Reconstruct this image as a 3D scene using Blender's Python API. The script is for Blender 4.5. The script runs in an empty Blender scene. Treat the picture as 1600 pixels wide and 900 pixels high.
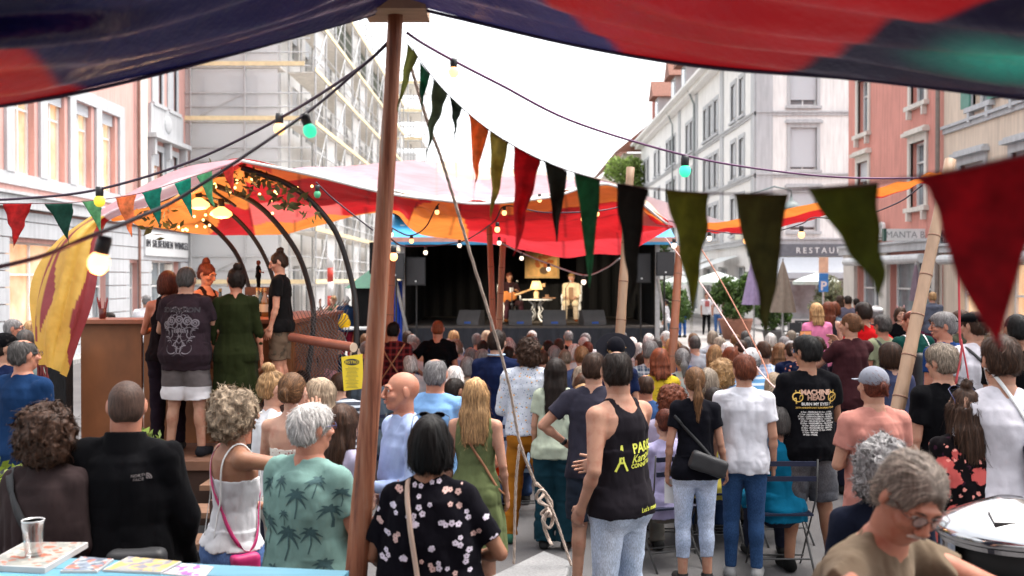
import bpy, math, random
import numpy as np
from mathutils import Vector, Matrix
from mathutils.bvhtree import BVHTree
R = math.radians
scn = bpy.context.scene
COL = scn.collection
# ---------------------------------------------------------------- camera, sky, sun, exposure
CH, FPX, HY = 2.2, 1556.0, 435.0
cam_d = bpy.data.cameras.new('camera'); cam = bpy.data.objects.new('camera', cam_d); COL.objects.link(cam)
cam.location = (0, 0, CH); cam.rotation_euler = (R(90) - math.atan((450 - HY) / FPX), 0, 0)
cam_d.sensor_width = 36; cam_d.lens = 36 * FPX / 1600; cam_d.clip_start = .05; cam_d.clip_end = 2000
cam_d.dof.use_dof = True; cam_d.dof.focus_distance = 6.6; cam_d.dof.aperture_fstop = 2.6
scn.camera = cam
w = bpy.data.worlds.new('World'); scn.world = w; w.use_nodes = True
nt = w.node_tree; bg = nt.nodes['Background']
sky = nt.nodes.new('ShaderNodeTexSky'); sky.sky_type = 'NISHITA'; sky.sun_disc = False
SUN_EL, SUN_AZ = 68.0, 60.0      # azimuth measured from +Y towards +X (high, behind thin cloud)
sky.sun_elevation = R(SUN_EL); sky.sun_rotation = R(SUN_AZ); sky.dust_density = 4.0; sky.air_density = 1.0; sky.ozone_density = .6
hs = nt.nodes.new('ShaderNodeHueSaturation'); hs.inputs['Saturation'].default_value = .16; hs.inputs['Value'].default_value = 1.0
nt.links.new(sky.outputs[0], hs.inputs['Color']); nt.links.new(hs.outputs[0], bg.inputs[0]); bg.inputs[1].default_value = .15
sd = bpy.data.lights.new('sun', 'SUN'); so = bpy.data.objects.new('sun', sd); COL.objects.link(so)
sd.energy = .8; sd.angle = R(40); sd.color = (1, .9, .8)
_sv = Vector((math.sin(R(SUN_AZ)) * math.cos(R(SUN_EL)), math.cos(R(SUN_AZ)) * math.cos(R(SUN_EL)), math.sin(R(SUN_EL))))
so.rotation_euler = _sv.to_track_quat('Z', 'Y').to_euler()
scn.view_settings.view_transform = 'Standard'; scn.view_settings.look = 'None'
scn.view_settings.exposure = 1.92; scn.view_settings.gamma = 1
scn.render.engine = 'CYCLES'
scn.cycles.use_denoising = True; scn.cycles.max_bounces = 6; scn.cycles.diffuse_bounces = 3; scn.cycles.glossy_bounces = 3
scn.cycles.transmission_bounces = 4; scn.cycles.transparent_max_bounces = 8; scn.cycles.caustics_reflective = False; scn.cycles.caustics_refractive = False
scn.cycles.sample_clamp_indirect = 6
# ---------------------------------------------------------------- helpers
def P(px, py, Y):
    return Vector(((px - 800) / FPX * Y, Y, CH - (py - HY) / FPX * Y))
def tag(o, label=None, cat=None, group=None, kind=None):
    if label: o['label'] = label
    if cat: o['category'] = cat
    if group: o['group'] = group
    if kind: o['kind'] = kind
    return o
def empty(name, loc=(0, 0, 0), rz=0, label=None, cat=None, group=None, kind=None):
    o = bpy.data.objects.new(name, None); o.location = loc; o.rotation_euler = (0, 0, rz); o.empty_display_size = .1
    COL.objects.link(o); return tag(o, label, cat, group, kind)
def mk(name, verts, faces, mat=None, parent=None, smooth=True, color=None):
    me = bpy.data.meshes.new(name)
    if isinstance(verts, np.ndarray) and isinstance(faces, np.ndarray):
        n, m = len(verts), len(faces)
        me.vertices.add(n); me.vertices.foreach_set('co', verts.astype(np.float32).ravel())
        me.loops.add(m * 4); me.loops.foreach_set('vertex_index', faces.astype(np.int32).ravel())
        me.polygons.add(m); me.polygons.foreach_set('loop_start', np.arange(0, m * 4, 4, dtype=np.int32))
        me.polygons.foreach_set('use_smooth', np.full(m, smooth)); me.update(calc_edges=True)
    else:
        me.from_pydata([tuple(v) for v in verts], [], faces); me.update()
        if smooth: me.polygons.foreach_set('use_smooth', [True] * len(me.polygons))
    if mat: me.materials.append(mat)
    o = bpy.data.objects.new(name, me); COL.objects.link(o)
    if parent: o.parent = parent
    if color: o.color = (*color, 1)
    return o
class MB:
    def __init__(s, M=None): s.v = []; s.f = []; s.M = M
    def add(s, vs, fs):
        b = len(s.v)
        if s.M is not None: vs = [s.M @ Vector(v) for v in vs]
        s.v += [tuple(v) for v in vs]; s.f += [tuple(i + b for i in f) for f in fs]
    def box(s, c, d, rz=0, M=None):
        hx, hy, hz = d[0] / 2, d[1] / 2, d[2] / 2; vs = []
        for x in (-hx, hx):
            for y in (-hy, hy):
                for z in (-hz, hz):
                    v = Vector((x, y, z))
                    if M is not None: v = M @ v
                    elif rz: v = Matrix.Rotation(rz, 3, 'Z') @ v
                    vs.append(v + Vector(c))
        s.add(vs, [(0, 1, 3, 2), (4, 6, 7, 5), (0, 4, 5, 1), (2, 3, 7, 6), (0, 2, 6, 4), (1, 5, 7, 3)])
    def b2(s, a, b):
        s.box([(a[i] + b[i]) / 2 for i in range(3)], [abs(b[i] - a[i]) for i in range(3)])
    def tube(s, pts, r, n=8, cap=True, flat=None):
        pts = [Vector(p) for p in pts]; L = len(pts)
        rs = r if hasattr(r, '__len__') else [r] * L
        vs = []; up = None
        for i, p in enumerate(pts):
            t = (pts[min(i + 1, L - 1)] - pts[max(i - 1, 0)]).normalized()
            if up is None: up = Vector((0, 0, 1)) if abs(t.z) < .9 else Vector((0, 1, 0))
            a = t.cross(up)
            if a.length < 1e-5: a = t.orthogonal()
            a.normalize(); b = a.cross(t).normalized(); up = b
            for k in range(n):
                an = 2 * math.pi * k / n
                vs.append(p + (a * math.cos(an) + b * math.sin(an) * (flat or 1)) * rs[i])
        fs = [(i * n + k, i * n + (k + 1) % n, (i + 1) * n + (k + 1) % n, (i + 1) * n + k) for i in range(L - 1) for k in range(n)]
        if cap: fs += [tuple(range(n))[::-1], tuple((L - 1) * n + k for k in range(n))]
        s.add(vs, fs)
    def lathe(s, prof, c=(0, 0, 0), n=20, M=None):
        vs = []
        for r, z in prof:
            for k in range(n):
                v = Vector((r * math.cos(2 * math.pi * k / n), r * math.sin(2 * math.pi * k / n), z))
                if M is not None: v = M @ v
                vs.append(v + Vector(c))
        L = len(prof)
        fs = [(i * n + k, i * n + (k + 1) % n, (i + 1) * n + (k + 1) % n, (i + 1) * n + k) for i in range(L - 1) for k in range(n)]
        if prof[0][0] > 1e-4: fs.append(tuple(range(n))[::-1])
        if prof[-1][0] > 1e-4: fs.append(tuple((L - 1) * n + k for k in range(n)))
        s.add(vs, fs)
    def sph(s, c, r, n=12, m=8, M=None):
        if not hasattr(r, '__len__'): r = (r, r, r)
        vs = []
        for i in range(m + 1):
            th = math.pi * i / m
            for k in range(n):
                v = Vector((r[0] * math.sin(th) * math.cos(2 * math.pi * k / n), r[1] * math.sin(th) * math.sin(2 * math.pi * k / n), r[2] * math.cos(th)))
                if M is not None: v = M @ v
                vs.append(v + Vector(c))
        s.add(vs, [(i * n + k, (i + 1) * n + k, (i + 1) * n + (k + 1) % n, i * n + (k + 1) % n) for i in range(m) for k in range(n)])
    def poly(s, pts): s.add(pts, [tuple(range(len(pts)))])
    def prism(s, pts, d):
        n = len(pts); d = Vector(d); p2 = [Vector(p) + d for p in pts]
        s.add([Vector(p) for p in pts] + p2, [tuple(range(n))[::-1], tuple(range(n, 2 * n))] + [(i, (i + 1) % n, n + (i + 1) % n, n + i) for i in range(n)])
    def build(s, name, mat=None, parent=None, smooth=False, color=None, loc=None):
        o = mk(name, s.v, s.f, mat, parent, smooth, color)
        if loc: o.location = loc
        return o
def copy_tree(o, parent=None):
    c = o.copy(); COL.objects.link(c); c.parent = parent
    for ch in list(o.children): copy_tree(ch, c)
    return c
_fc = {}
def text_geo(s, size=1.0, bold=0.0, shear=0, space=1.0):
    cu = bpy.data.curves.new('t', 'FONT'); cu.body = s; cu.size = size; cu.align_x = 'CENTER'; cu.offset = bold; cu.resolution_u = 3
    cu.shear = shear; cu.space_character = space
    ob = bpy.data.objects.new('t', cu); me = bpy.data.meshes.new_from_object(ob)
    v = [tuple(x.co) for x in me.vertices]; f = [tuple(p.vertices) for p in me.polygons]
    bpy.data.objects.remove(ob); bpy.data.curves.remove(cu); bpy.data.meshes.remove(me); return v, f
def text_obj(s, size, M, mat, name, parent=None, depth=.01, bold=0, shear=0, space=1.0):
    v, f = text_geo(s, size, bold, shear, space); mb = MB(M)
    n = len(v); mb.add([(a, b, 0) for a, b, c in v] + [(a, b, depth) for a, b, c in v], f + [tuple(i + n for i in q[::-1]) for q in f])
    cnt = {}
    for q in f:
        for i in range(len(q)):
            e = (q[i], q[(i + 1) % len(q)]); cnt[e] = 1
    side = [(a, b, b + n, a + n) for (a, b) in cnt if (b, a) not in cnt]
    mb.f += side
    return mb.build(name, mat, parent)
# ---------------------------------------------------------------- numpy noise and the implicit-surface mesher
_rt = np.random.RandomState(5).rand(32, 32, 32).astype(np.float32) * 2 - 1
def vnoise(x, y, z, seed=0):
    x = x + seed * 7.31; y = y + seed * 3.17; z = z + seed * 5.77
    xi = np.floor(x).astype(int); yi = np.floor(y).astype(int); zi = np.floor(z).astype(int)
    fx, fy, fz = x - xi, y - yi, z - zi
    fx = fx * fx * (3 - 2 * fx); fy = fy * fy * (3 - 2 * fy); fz = fz * fz * (3 - 2 * fz)
    a = lambda i, j, k: _rt[(xi + i) % 32, (yi + j) % 32, (zi + k) % 32]
    c00 = a(0, 0, 0) * (1 - fx) + a(1, 0, 0) * fx; c10 = a(0, 1, 0) * (1 - fx) + a(1, 1, 0) * fx
    c01 = a(0, 0, 1) * (1 - fx) + a(1, 0, 1) * fx; c11 = a(0, 1, 1) * (1 - fx) + a(1, 1, 1) * fx
    return (c00 * (1 - fy) + c10 * fy) * (1 - fz) + (c01 * (1 - fy) + c11 * fy) * fz
EC = [(0, 1), (2, 3), (4, 5), (6, 7), (0, 2), (1, 3), (4, 6), (5, 7), (0, 4), (1, 5), (2, 6), (3, 7)]
class Vol:
    def __init__(s, lo, hi, vox):
        s.lo = np.array(lo, float); s.vox = vox
        s.n = np.maximum(4, np.ceil((np.array(hi, float) - s.lo) / vox).astype(int) + 1)
        s.ax = [s.lo[i] + np.arange(s.n[i]) * vox for i in range(3)]
        s.D = np.full(tuple(s.n), .08, np.float32)
    def win(s, lo, hi, m=.06):
        sl = []
        for i in range(3):
            a = int(max(0, math.floor((lo[i] - m - s.lo[i]) / s.vox))); b = int(min(s.n[i], math.ceil((hi[i] + m - s.lo[i]) / s.vox) + 1))
            if b <= a: return None
            sl.append(slice(a, b))
        return tuple(sl), s.ax[0][sl[0]][:, None, None], s.ax[1][sl[1]][None, :, None], s.ax[2][sl[2]][None, None, :]
    def put(s, sl, d, k, sub=False):
        A = s.D[sl]
        if sub:
            d = -d; h = np.clip(.5 - .5 * (d - A) / k, 0, 1); s.D[sl] = (d * (1 - h) + A * h + k * h * (1 - h)).astype(np.float32); return
        h = np.clip(.5 + .5 * (d - A) / k, 0, 1); s.D[sl] = (d * (1 - h) + A * h - k * h * (1 - h)).astype(np.float32)
    def cone(s, a, b, ra, rb, k=.02, flat=None, cut=False, sub=False):
        a = np.array(a, float); b = np.array(b, float); r = max(ra, rb)
        w = s.win(np.minimum(a, b) - r, np.maximum(a, b) + r)
        if w is None: return
        sl, x, y, z = w; ab = b - a; L2 = ab @ ab
        px, py, pz = x - a[0], y - a[1], z - a[2]; tt = (px * ab[0] + py * ab[1] + pz * ab[2]) / L2; t = np.clip(tt, 0, 1)
        qx, qy, qz = px - t * ab[0], py - t * ab[1], pz - t * ab[2]; q2 = qx * qx + qy * qy + qz * qz
        if flat: n, f = flat; q2 = q2 + (qx * n[0] + qy * n[1] + qz * n[2]) ** 2 * (1 / f ** 2 - 1)
        d = np.sqrt(q2) - (ra + (rb - ra) * t)
        if flat: d = d * (.5 + .5 * flat[1])
        if cut: d = np.maximum(d, (tt - 1) * math.sqrt(L2))
        s.put(sl, d, k, sub)
    def ell(s, c, r, M=None, k=.02, sub=False):
        c = np.array(c, float); R_ = max(r); w = s.win(c - R_, c + R_)
        if w is None: return
        sl, x, y, z = w; x, y, z = x - c[0], y - c[1], z - c[2]
        if M is not None:
            N = np.array(M.inverted().to_3x3()) if hasattr(M, 'inverted') else M
            x, y, z = N[0][0] * x + N[0][1] * y + N[0][2] * z, N[1][0] * x + N[1][1] * y + N[1][2] * z, N[2][0] * x + N[2][1] * y + N[2][2] * z
        k0 = np.sqrt((x / r[0]) ** 2 + (y / r[1]) ** 2 + (z / r[2]) ** 2); k1 = np.sqrt((x / r[0] ** 2) ** 2 + (y / r[1] ** 2) ** 2 + (z / r[2] ** 2) ** 2)
        s.put(sl, k0 * (k0 - 1) / np.maximum(k1, 1e-6), k, sub)
    def prof(s, rows, Ti=None, k=.03, pw=2.0, wave=None):
        zc = [q[0] for q in rows]; sl = np.s_[:, :, :]
        if Ti is not None:
            Tm = Matrix(Ti).inverted(); e_ = [(Tm @ Vector((0, 0, z)))[2] for z in (min(zc), max(zc))]
        else: e_ = [min(zc), max(zc)]
        a = int(max(0, (min(e_) - .2 - s.lo[2]) / s.vox)); b_ = int(min(s.n[2], (max(e_) + .2 - s.lo[2]) / s.vox + 1))
        if b_ <= a: return
        sl = np.s_[:, :, a:b_]; zax = s.ax[2][a:b_]
        """rows of (z, rx, ry, cy); Ti maps world points into the profile frame"""
        rows = sorted(rows); zz = np.array([q[0] for q in rows]); x, y, z = s.ax[0][:, None, None], s.ax[1][None, :, None], zax[None, None, :]
        if Ti is not None:
            M = np.array(Ti); x, y, z = (M[0][0] * x + M[0][1] * y + M[0][2] * z + M[0][3], M[1][0] * x + M[1][1] * y + M[1][2] * z + M[1][3], M[2][0] * x + M[2][1] * y + M[2][2] * z + M[2][3])
        rx, ry, cy = [np.interp(z, zz, np.array([q[i] for q in rows])) for i in (1, 2, 3)]
        y = y - cy
        if wave:
            n, amp, z0, z1 = wave; th = np.arctan2(y / ry, x / rx); am = np.clip((z0 - z) / (z0 - z1), 0, 1) * amp
            f = 1 + am * (np.sin(n * th + 1.3 * np.sin(z * 6)) + .5 * np.sin(n * 1.7 * th + 2))
            rx = rx * f; ry = ry * f
        d = ((np.abs(x / rx) ** pw + np.abs(y / ry) ** pw) ** (1 / pw) - 1) * np.minimum(rx, ry)
        d = np.maximum(d, np.maximum(z - zz[-1], zz[0] - z)) + 0 * x
        s.put(sl, d, k)
    def plane(s, p, n, k=.004):
        """keep the side that n points away from"""
        x, y, z = s.ax[0][:, None, None], s.ax[1][None, :, None], s.ax[2][None, None, :]
        d = (x - p[0]) * n[0] + (y - p[1]) * n[1] + (z - p[2]) * n[2]
        s.D = np.maximum(s.D, d).astype(np.float32)
    def disp(s, amp, sx, sy, sz, seed=0, ridge=False, mask=None):
        m = np.abs(s.D) < .03; ii = np.nonzero(m); x, y, z = s.ax[0][ii[0]], s.ax[1][ii[1]], s.ax[2][ii[2]]; n = vnoise(x * sx, y * sy, z * sz, seed)
        if ridge: n = 1 - 2.2 * np.abs(n)
        s.D[m] += amp * n
    def samp(s, p):
        q = (p - s.lo) / s.vox; q = np.clip(q, 0, np.array(s.n) - 1.001); i = q.astype(int); f = q - i; r = 0
        for a in (0, 1):
            for b in (0, 1):
                for c in (0, 1):
                    r = r + s.D[i[:, 0] + a, i[:, 1] + b, i[:, 2] + c] * (f[:, 0] if a else 1 - f[:, 0]) * (f[:, 1] if b else 1 - f[:, 1]) * (f[:, 2] if c else 1 - f[:, 2])
        return r
    def grad(s, p):
        e = s.vox; g = np.stack([s.samp(p + np.array(v) * e) - s.samp(p - np.array(v) * e) for v in ((1, 0, 0), (0, 1, 0), (0, 0, 1))], 1)
        return g / np.maximum(np.linalg.norm(g, axis=1, keepdims=True), 1e-9)
    def mesh(s):
        D = s.D.copy(); D[0] = np.maximum(D[0], .001); D[-1] = np.maximum(D[-1], .001)
        D[:, 0] = np.maximum(D[:, 0], .001); D[:, -1] = np.maximum(D[:, -1], .001); D[:, :, 0] = np.maximum(D[:, :, 0], .001); D[:, :, -1] = np.maximum(D[:, :, -1], .001)
        I = D < 0; c = lambda A, i: A[((i >> 2) & 1):A.shape[0] - 1 + ((i >> 2) & 1), ((i >> 1) & 1):A.shape[1] - 1 + ((i >> 1) & 1), (i & 1):A.shape[2] - 1 + (i & 1)]
        cnt = sum(c(I, i).astype(np.int8) for i in range(8)); act = (cnt > 0) & (cnt < 8); idx = np.argwhere(act)
        if len(idx) == 0: return np.zeros((0, 3)), np.zeros((0, 4), int)
        vals = [c(D, i)[act] for i in range(8)]; acc = np.zeros((len(idx), 3)); num = np.zeros(len(idx))
        off = np.array([[(i >> 2) & 1, (i >> 1) & 1, i & 1] for i in range(8)], float)
        for a, b in EC:
            va, vb = vals[a], vals[b]; m = (va < 0) != (vb < 0); t = np.where(m, va / np.where(m, va - vb, 1), 0)
            acc += np.where(m[:, None], off[a] + t[:, None] * (off[b] - off[a]), 0); num += m
        V = s.lo + (idx + acc / num[:, None]) * s.vox
        vid = np.full(act.shape, -1, np.int32); vid[act] = np.arange(len(idx)); F = []
        for ax in range(3):
            sl0 = [slice(1, -1)] * 3; sl1 = [slice(1, -1)] * 3; sl0[ax] = slice(0, -1); sl1[ax] = slice(1, None)
            A, B = I[tuple(sl0)], I[tuple(sl1)]; E = np.argwhere(A != B)
            if len(E) == 0: continue
            fl = A[tuple(E.T)]; o = [(0 if k == ax else 1) for k in range(3)]; E = E + np.array(o)
            u, v = [(1, 2), (2, 0), (0, 1)][ax]; q = []
            for du, dv in ((-1, -1), (0, -1), (0, 0), (-1, 0)):
                e = E.copy(); e[:, u] += du; e[:, v] += dv; q.append(vid[e[:, 0], e[:, 1], e[:, 2]])
            q = np.stack(q, 1); q[~fl] = q[~fl][:, ::-1]; F.append(q)
        F = np.concatenate(F); F = F[(F >= 0).all(1)]
        return V, F
def join(parts):
    vs, fs, b = [], [], 0
    for v, f in parts:
        if len(v) == 0: continue
        vs.append(v); fs.append(f + b); b += len(v)
    return np.concatenate(vs), np.concatenate(fs)
def xf(V, M):
    M = np.array(M); return V @ M[:3, :3].T + M[:3, 3]
# ---------------------------------------------------------------- materials
MATS = {}
def _base(name):
    m = bpy.data.materials.new(name); m.use_nodes = True; n = m.node_tree; b = n.nodes['Principled BSDF']; return m, n, b
def ramp(n, stops, interp='LINEAR'):
    r = n.nodes.new('ShaderNodeValToRGB'); e = r.color_ramp.elements; r.color_ramp.interpolation = interp
    while len(e) > 1: e.remove(e[-1])
    for i, (p, c) in enumerate(stops):
        q = e[0] if i == 0 else e.new(p)
        q.position = p; q.color = (*c, 1) if hasattr(c, '__len__') else (c, c, c, 1)
    return r
def mixc(n, a, b, fac, mode='MIX'):
    x = n.nodes.new('ShaderNodeMix'); x.data_type = 'RGBA'; x.blend_type = mode
    for s, v in ((0, fac), (6, a), (7, b)):
        if isinstance(v, bpy.types.NodeSocket): n.links.new(v, x.inputs[s])
        elif hasattr(v, '__len__'): x.inputs[s].default_value = (*v, 1)
        else: x.inputs[s].default_value = v if s == 0 else (v, v, v, 1)
    return x.outputs[2]
def coords(n, scale=(1, 1, 1), kind='Object', rot=(0, 0, 0)):
    t = n.nodes.new('ShaderNodeTexCoord'); m = n.nodes.new('ShaderNodeMapping'); m.inputs['Scale'].default_value = scale; m.inputs['Rotation'].default_value = rot
    n.links.new(t.outputs[kind], m.inputs[0]); return m.outputs[0]
def noise(n, vec, scale=5, detail=4, rough=.55, out=0):
    t = n.nodes.new('ShaderNodeTexNoise'); t.inputs['Scale'].default_value = scale; t.inputs['Detail'].default_value = detail; t.inputs['Roughness'].default_value = rough
    n.links.new(vec, t.inputs['Vector']); return t.outputs[out]
def bump(n, b, h, strength=.3, dist=.01):
    u = n.nodes.new('ShaderNodeBump'); u.inputs['Strength'].default_value = strength; u.inputs['Distance'].default_value = dist
    n.links.new(h, u.inputs['Height']); n.links.new(u.outputs[0], b.inputs['Normal'])
def mat(name, col, rough=.6, var=.15, scale=6, stretch=(1, 1, 1), bs=.2, bd=.005, metal=0, spec=.5, sheen=0, sub=0, trans=0):
    if name in MATS: return MATS[name]
    m, n, b = _base(name); v = coords(n, stretch); nz = noise(n, v, scale)
    r = ramp(n, [(.3, tuple(c * (1 - var) for c in col)), (.7, tuple(min(1, c * (1 + var)) for c in col))]); n.links.new(nz, r.inputs[0]); n.links.new(r.outputs[0], b.inputs['Base Color'])
    b.inputs['Roughness'].default_value = rough; b.inputs['Metallic'].default_value = metal; b.inputs['Specular IOR Level'].default_value = spec
    if bs: bump(n, b, noise(n, v, scale * 4, 3), bs, bd)
    MATS[name] = m; return m
def emis(name, col, st):
    if name in MATS: return MATS[name]
    m, n, b = _base(name); b.inputs['Base Color'].default_value = (*col, 1); b.inputs['Emission Color'].default_value = (*col, 1); b.inputs['Emission Strength'].default_value = st
    MATS[name] = m; return m
def objcol(n, g=1.22):
    q = n.nodes.new('ShaderNodeGamma'); q.inputs[1].default_value = g; n.links.new(n.nodes.new('ShaderNodeObjectInfo').outputs['Color'], q.inputs[0]); return q.outputs[0]
def m_skin():
    m, n, b = _base('skin'); c = objcol(n, 1.04); v = coords(n); nz = noise(n, v, 14, 5)
    r = ramp(n, [(.32, (.86, .66, .6)), (.5, (1, .95, .92)), (.68, (1.1, 1.06, 1.0))]); n.links.new(nz, r.inputs[0])
    n.links.new(mixc(n, c, r.outputs[0], 1.0, 'MULTIPLY'), b.inputs['Base Color']); b.inputs['Roughness'].default_value = .55; b.inputs['Specular IOR Level'].default_value = .35
    b.inputs['Subsurface Weight'].default_value = .12; b.inputs['Subsurface Radius'].default_value = (1, .35, .2); b.inputs['Subsurface Scale'].default_value = .012
    bump(n, b, noise(n, v, 130, 4), .3, .003); return m
def m_hair():
    m, n, b = _base('hair'); c = objcol(n); v = coords(n, (1, 1, .18)); nz = noise(n, v, 120, 3)
    g = n.nodes.new('ShaderNodeNewGeometry'); r1 = ramp(n, [(0, .55), (.6, 1.0), (1, 1.6)]); n.links.new(g.outputs['Random Per Island'], r1.inputs[0])
    r2 = ramp(n, [(.3, .55), (.7, 1.35)]); n.links.new(nz, r2.inputs[0])
    n.links.new(mixc(n, mixc(n, c, r1.outputs[0], 1.0, 'MULTIPLY'), r2.outputs[0], 1.0, 'MULTIPLY'), b.inputs['Base Color'])
    b.inputs['Roughness'].default_value = .6; b.inputs['Specular IOR Level'].default_value = .25; bump(n, b, nz, .5, .004); return m
def m_cloth(name='cloth', kind=None, weave=400, rough=.85):
    if name in MATS: return MATS[name]
    m, n, b = _base(name); c = objcol(n); v = coords(n); nz = noise(n, v, 9, 4); r = ramp(n, [(.3, .86), (.7, 1.1)]); n.links.new(nz, r.inputs[0])
    col = mixc(n, c, r.outputs[0], 1.0, 'MULTIPLY')
    if kind == 'denim':
        w_ = noise(n, coords(n, (1, 1, .25)), 260, 2); r3 = ramp(n, [(.35, .75), (.65, 1.3)]); n.links.new(w_, r3.inputs[0]); col = mixc(n, col, r3.outputs[0], 1.0, 'MULTIPLY')
        w2 = noise(n, coords(n, (1, 1, .5)), 5, 3); r4 = ramp(n, [(.4, (.8, .85, .9)), (.65, (1.25, 1.2, 1.15))]); n.links.new(w2, r4.inputs[0]); col = mixc(n, col, r4.outputs[0], 1.0, 'MULTIPLY')
    if kind == 'plaid' or kind == 'check':
        sp = n.nodes.new('ShaderNodeSeparateXYZ'); n.links.new(v, sp.inputs[0]); lines = None
        for ax in (0, 2):
            for fr, th in (((14, .72), (28, .86)) if kind == 'plaid' else ((22, .6),)):
                mu = n.nodes.new('ShaderNodeMath'); mu.operation = 'MULTIPLY'; mu.inputs[1].default_value = fr; n.links.new(sp.outputs[ax], mu.inputs[0])
                fr_ = n.nodes.new('ShaderNodeMath'); fr_.operation = 'FRACT'; n.links.new(mu.outputs[0], fr_.inputs[0])
                gt = n.nodes.new('ShaderNodeMath'); gt.operation = 'GREATER_THAN'; gt.inputs[1].default_value = th; n.links.new(fr_.outputs[0], gt.inputs[0])
                hf = n.nodes.new('ShaderNodeMath'); hf.operation = 'MULTIPLY'; hf.inputs[1].default_value = .4; n.links.new(gt.outputs[0], hf.inputs[0])
                col = mixc(n, col, {'plaid': (.62, .66, .7), 'check': (.75, .82, .95)}[kind], hf.outputs[0])
    if kind in ('stripe', 'redplaid'):
        for ax, fr, th, cc in ((2, 18, .6, (.75, .82, .9)),) if kind == 'stripe' else ((0, 13, .6, (.22, .03, .03)), (2, 13, .6, (.22, .03, .03)), (0, 26, .85, (.02, .02, .03)), (2, 26, .85, (.02, .02, .03))):
            sp = n.nodes.new('ShaderNodeSeparateXYZ'); n.links.new(v, sp.inputs[0]); mu = n.nodes.new('ShaderNodeMath'); mu.operation = 'MULTIPLY'; mu.inputs[1].default_value = fr; n.links.new(sp.outputs[ax], mu.inputs[0])
            fr_ = n.nodes.new('ShaderNodeMath'); fr_.operation = 'FRACT'; n.links.new(mu.outputs[0], fr_.inputs[0]); gt = n.nodes.new('ShaderNodeMath'); gt.operation = 'GREATER_THAN'; gt.inputs[1].default_value = th; n.links.new(fr_.outputs[0], gt.inputs[0])
            hf = n.nodes.new('ShaderNodeMath'); hf.operation = 'MULTIPLY'; hf.inputs[1].default_value = .8 if kind == 'stripe' else .5; n.links.new(gt.outputs[0], hf.inputs[0]); col = mixc(n, col, cc, hf.outputs[0])
    def spots(scale, thr, cc, col, rnd=1.0, warp=0):
        vo = n.nodes.new('ShaderNodeTexVoronoi'); vo.inputs['Scale'].default_value = scale; vo.inputs['Randomness'].default_value = rnd; vv = v
        if warp:
            nn = noise(n, v, 40, 2, out=1); vm = n.nodes.new('ShaderNodeVectorMath'); vm.operation = 'MULTIPLY_ADD'; vm.inputs[1].default_value = (warp,) * 3; n.links.new(nn, vm.inputs[0]); n.links.new(v, vm.inputs[2]); vv = vm.outputs[0]
        n.links.new(vv, vo.inputs['Vector']); rr = ramp(n, [(0, 1), (thr, 1), (thr + .04, 0)]); n.links.new(vo.outputs[0], rr.inputs[0]); return mixc(n, col, cc, rr.outputs[0])
    if kind == 'floral':
        col = spots(42, .2, (.16, .2, .3), col); col = spots(60, .16, (.3, .38, .3), col); col = spots(24, .17, (.75, .38, .1), col)
    if kind == 'roses':
        col = spots(9, .42, (.55, .1, .09), col, warp=.05); col = spots(22, .22, (.8, .3, .25), col, warp=.03); col = spots(16, .15, (.03, .01, .02), col, warp=.04)
    if kind == 'polka': col = spots(48, .22, (.25, .03, .03), col, .6)
    if kind == 'camo': col = spots(9, .3, (.07, .05, .035), col, warp=.08); col = spots(16, .25, (.12, .09, .06), col, warp=.06)
    if kind == 'bright': col = spots(10, .35, (.05, .25, .5), col, warp=.06); col = spots(14, .3, (.03, .03, .05), col, warp=.06); col = spots(20, .2, (.8, .3, .2), col)
    if kind == 'geo': col = spots(18, .3, (.02, .02, .02), col, .2); col = spots(18, .14, (.7, .7, .7), col, .2)
    n.links.new(col, b.inputs['Base Color']); b.inputs['Roughness'].default_value = rough; b.inputs['Specular IOR Level'].default_value = .04
    try: b.inputs['Sheen Weight'].default_value = .02
    except Exception: pass
    wv = noise(n, v, weave, 2); cr = noise(n, coords(n, (1, 1, .6)), 22, 4)
    ad = n.nodes.new('ShaderNodeMath'); ad.operation = 'MULTIPLY_ADD'; ad.inputs[1].default_value = .12; n.links.new(wv, ad.inputs[0]); n.links.new(cr, ad.inputs[2])
    bump(n, b, ad.outputs[0], .5, .006); MATS[name] = m; return m
SKIN = m_skin(); HAIR = m_hair(); CLOTH = m_cloth()
for k_ in ('denim', 'plaid', 'check', 'stripe', 'redplaid', 'floral', 'roses', 'polka', 'camo', 'bright', 'geo'): m_cloth('cloth_' + k_, k_)
def CM(k): return MATS['cloth_' + k] if k else CLOTH
WHITE = mat('white_paint', (.75, .75, .74), .5, .05); BLACKP = mat('black_plastic', (.015, .015, .017), .45, .1); STEEL = mat('galvanised_steel', (.5, .5, .5), .4, .15, 12, metal=.7)
RUBBER = mat('dark_rubber', (.02, .02, .02), .7, .1); LEATHER = mat('tan_leather', (.3, .13, .06), .5, .2)
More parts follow.
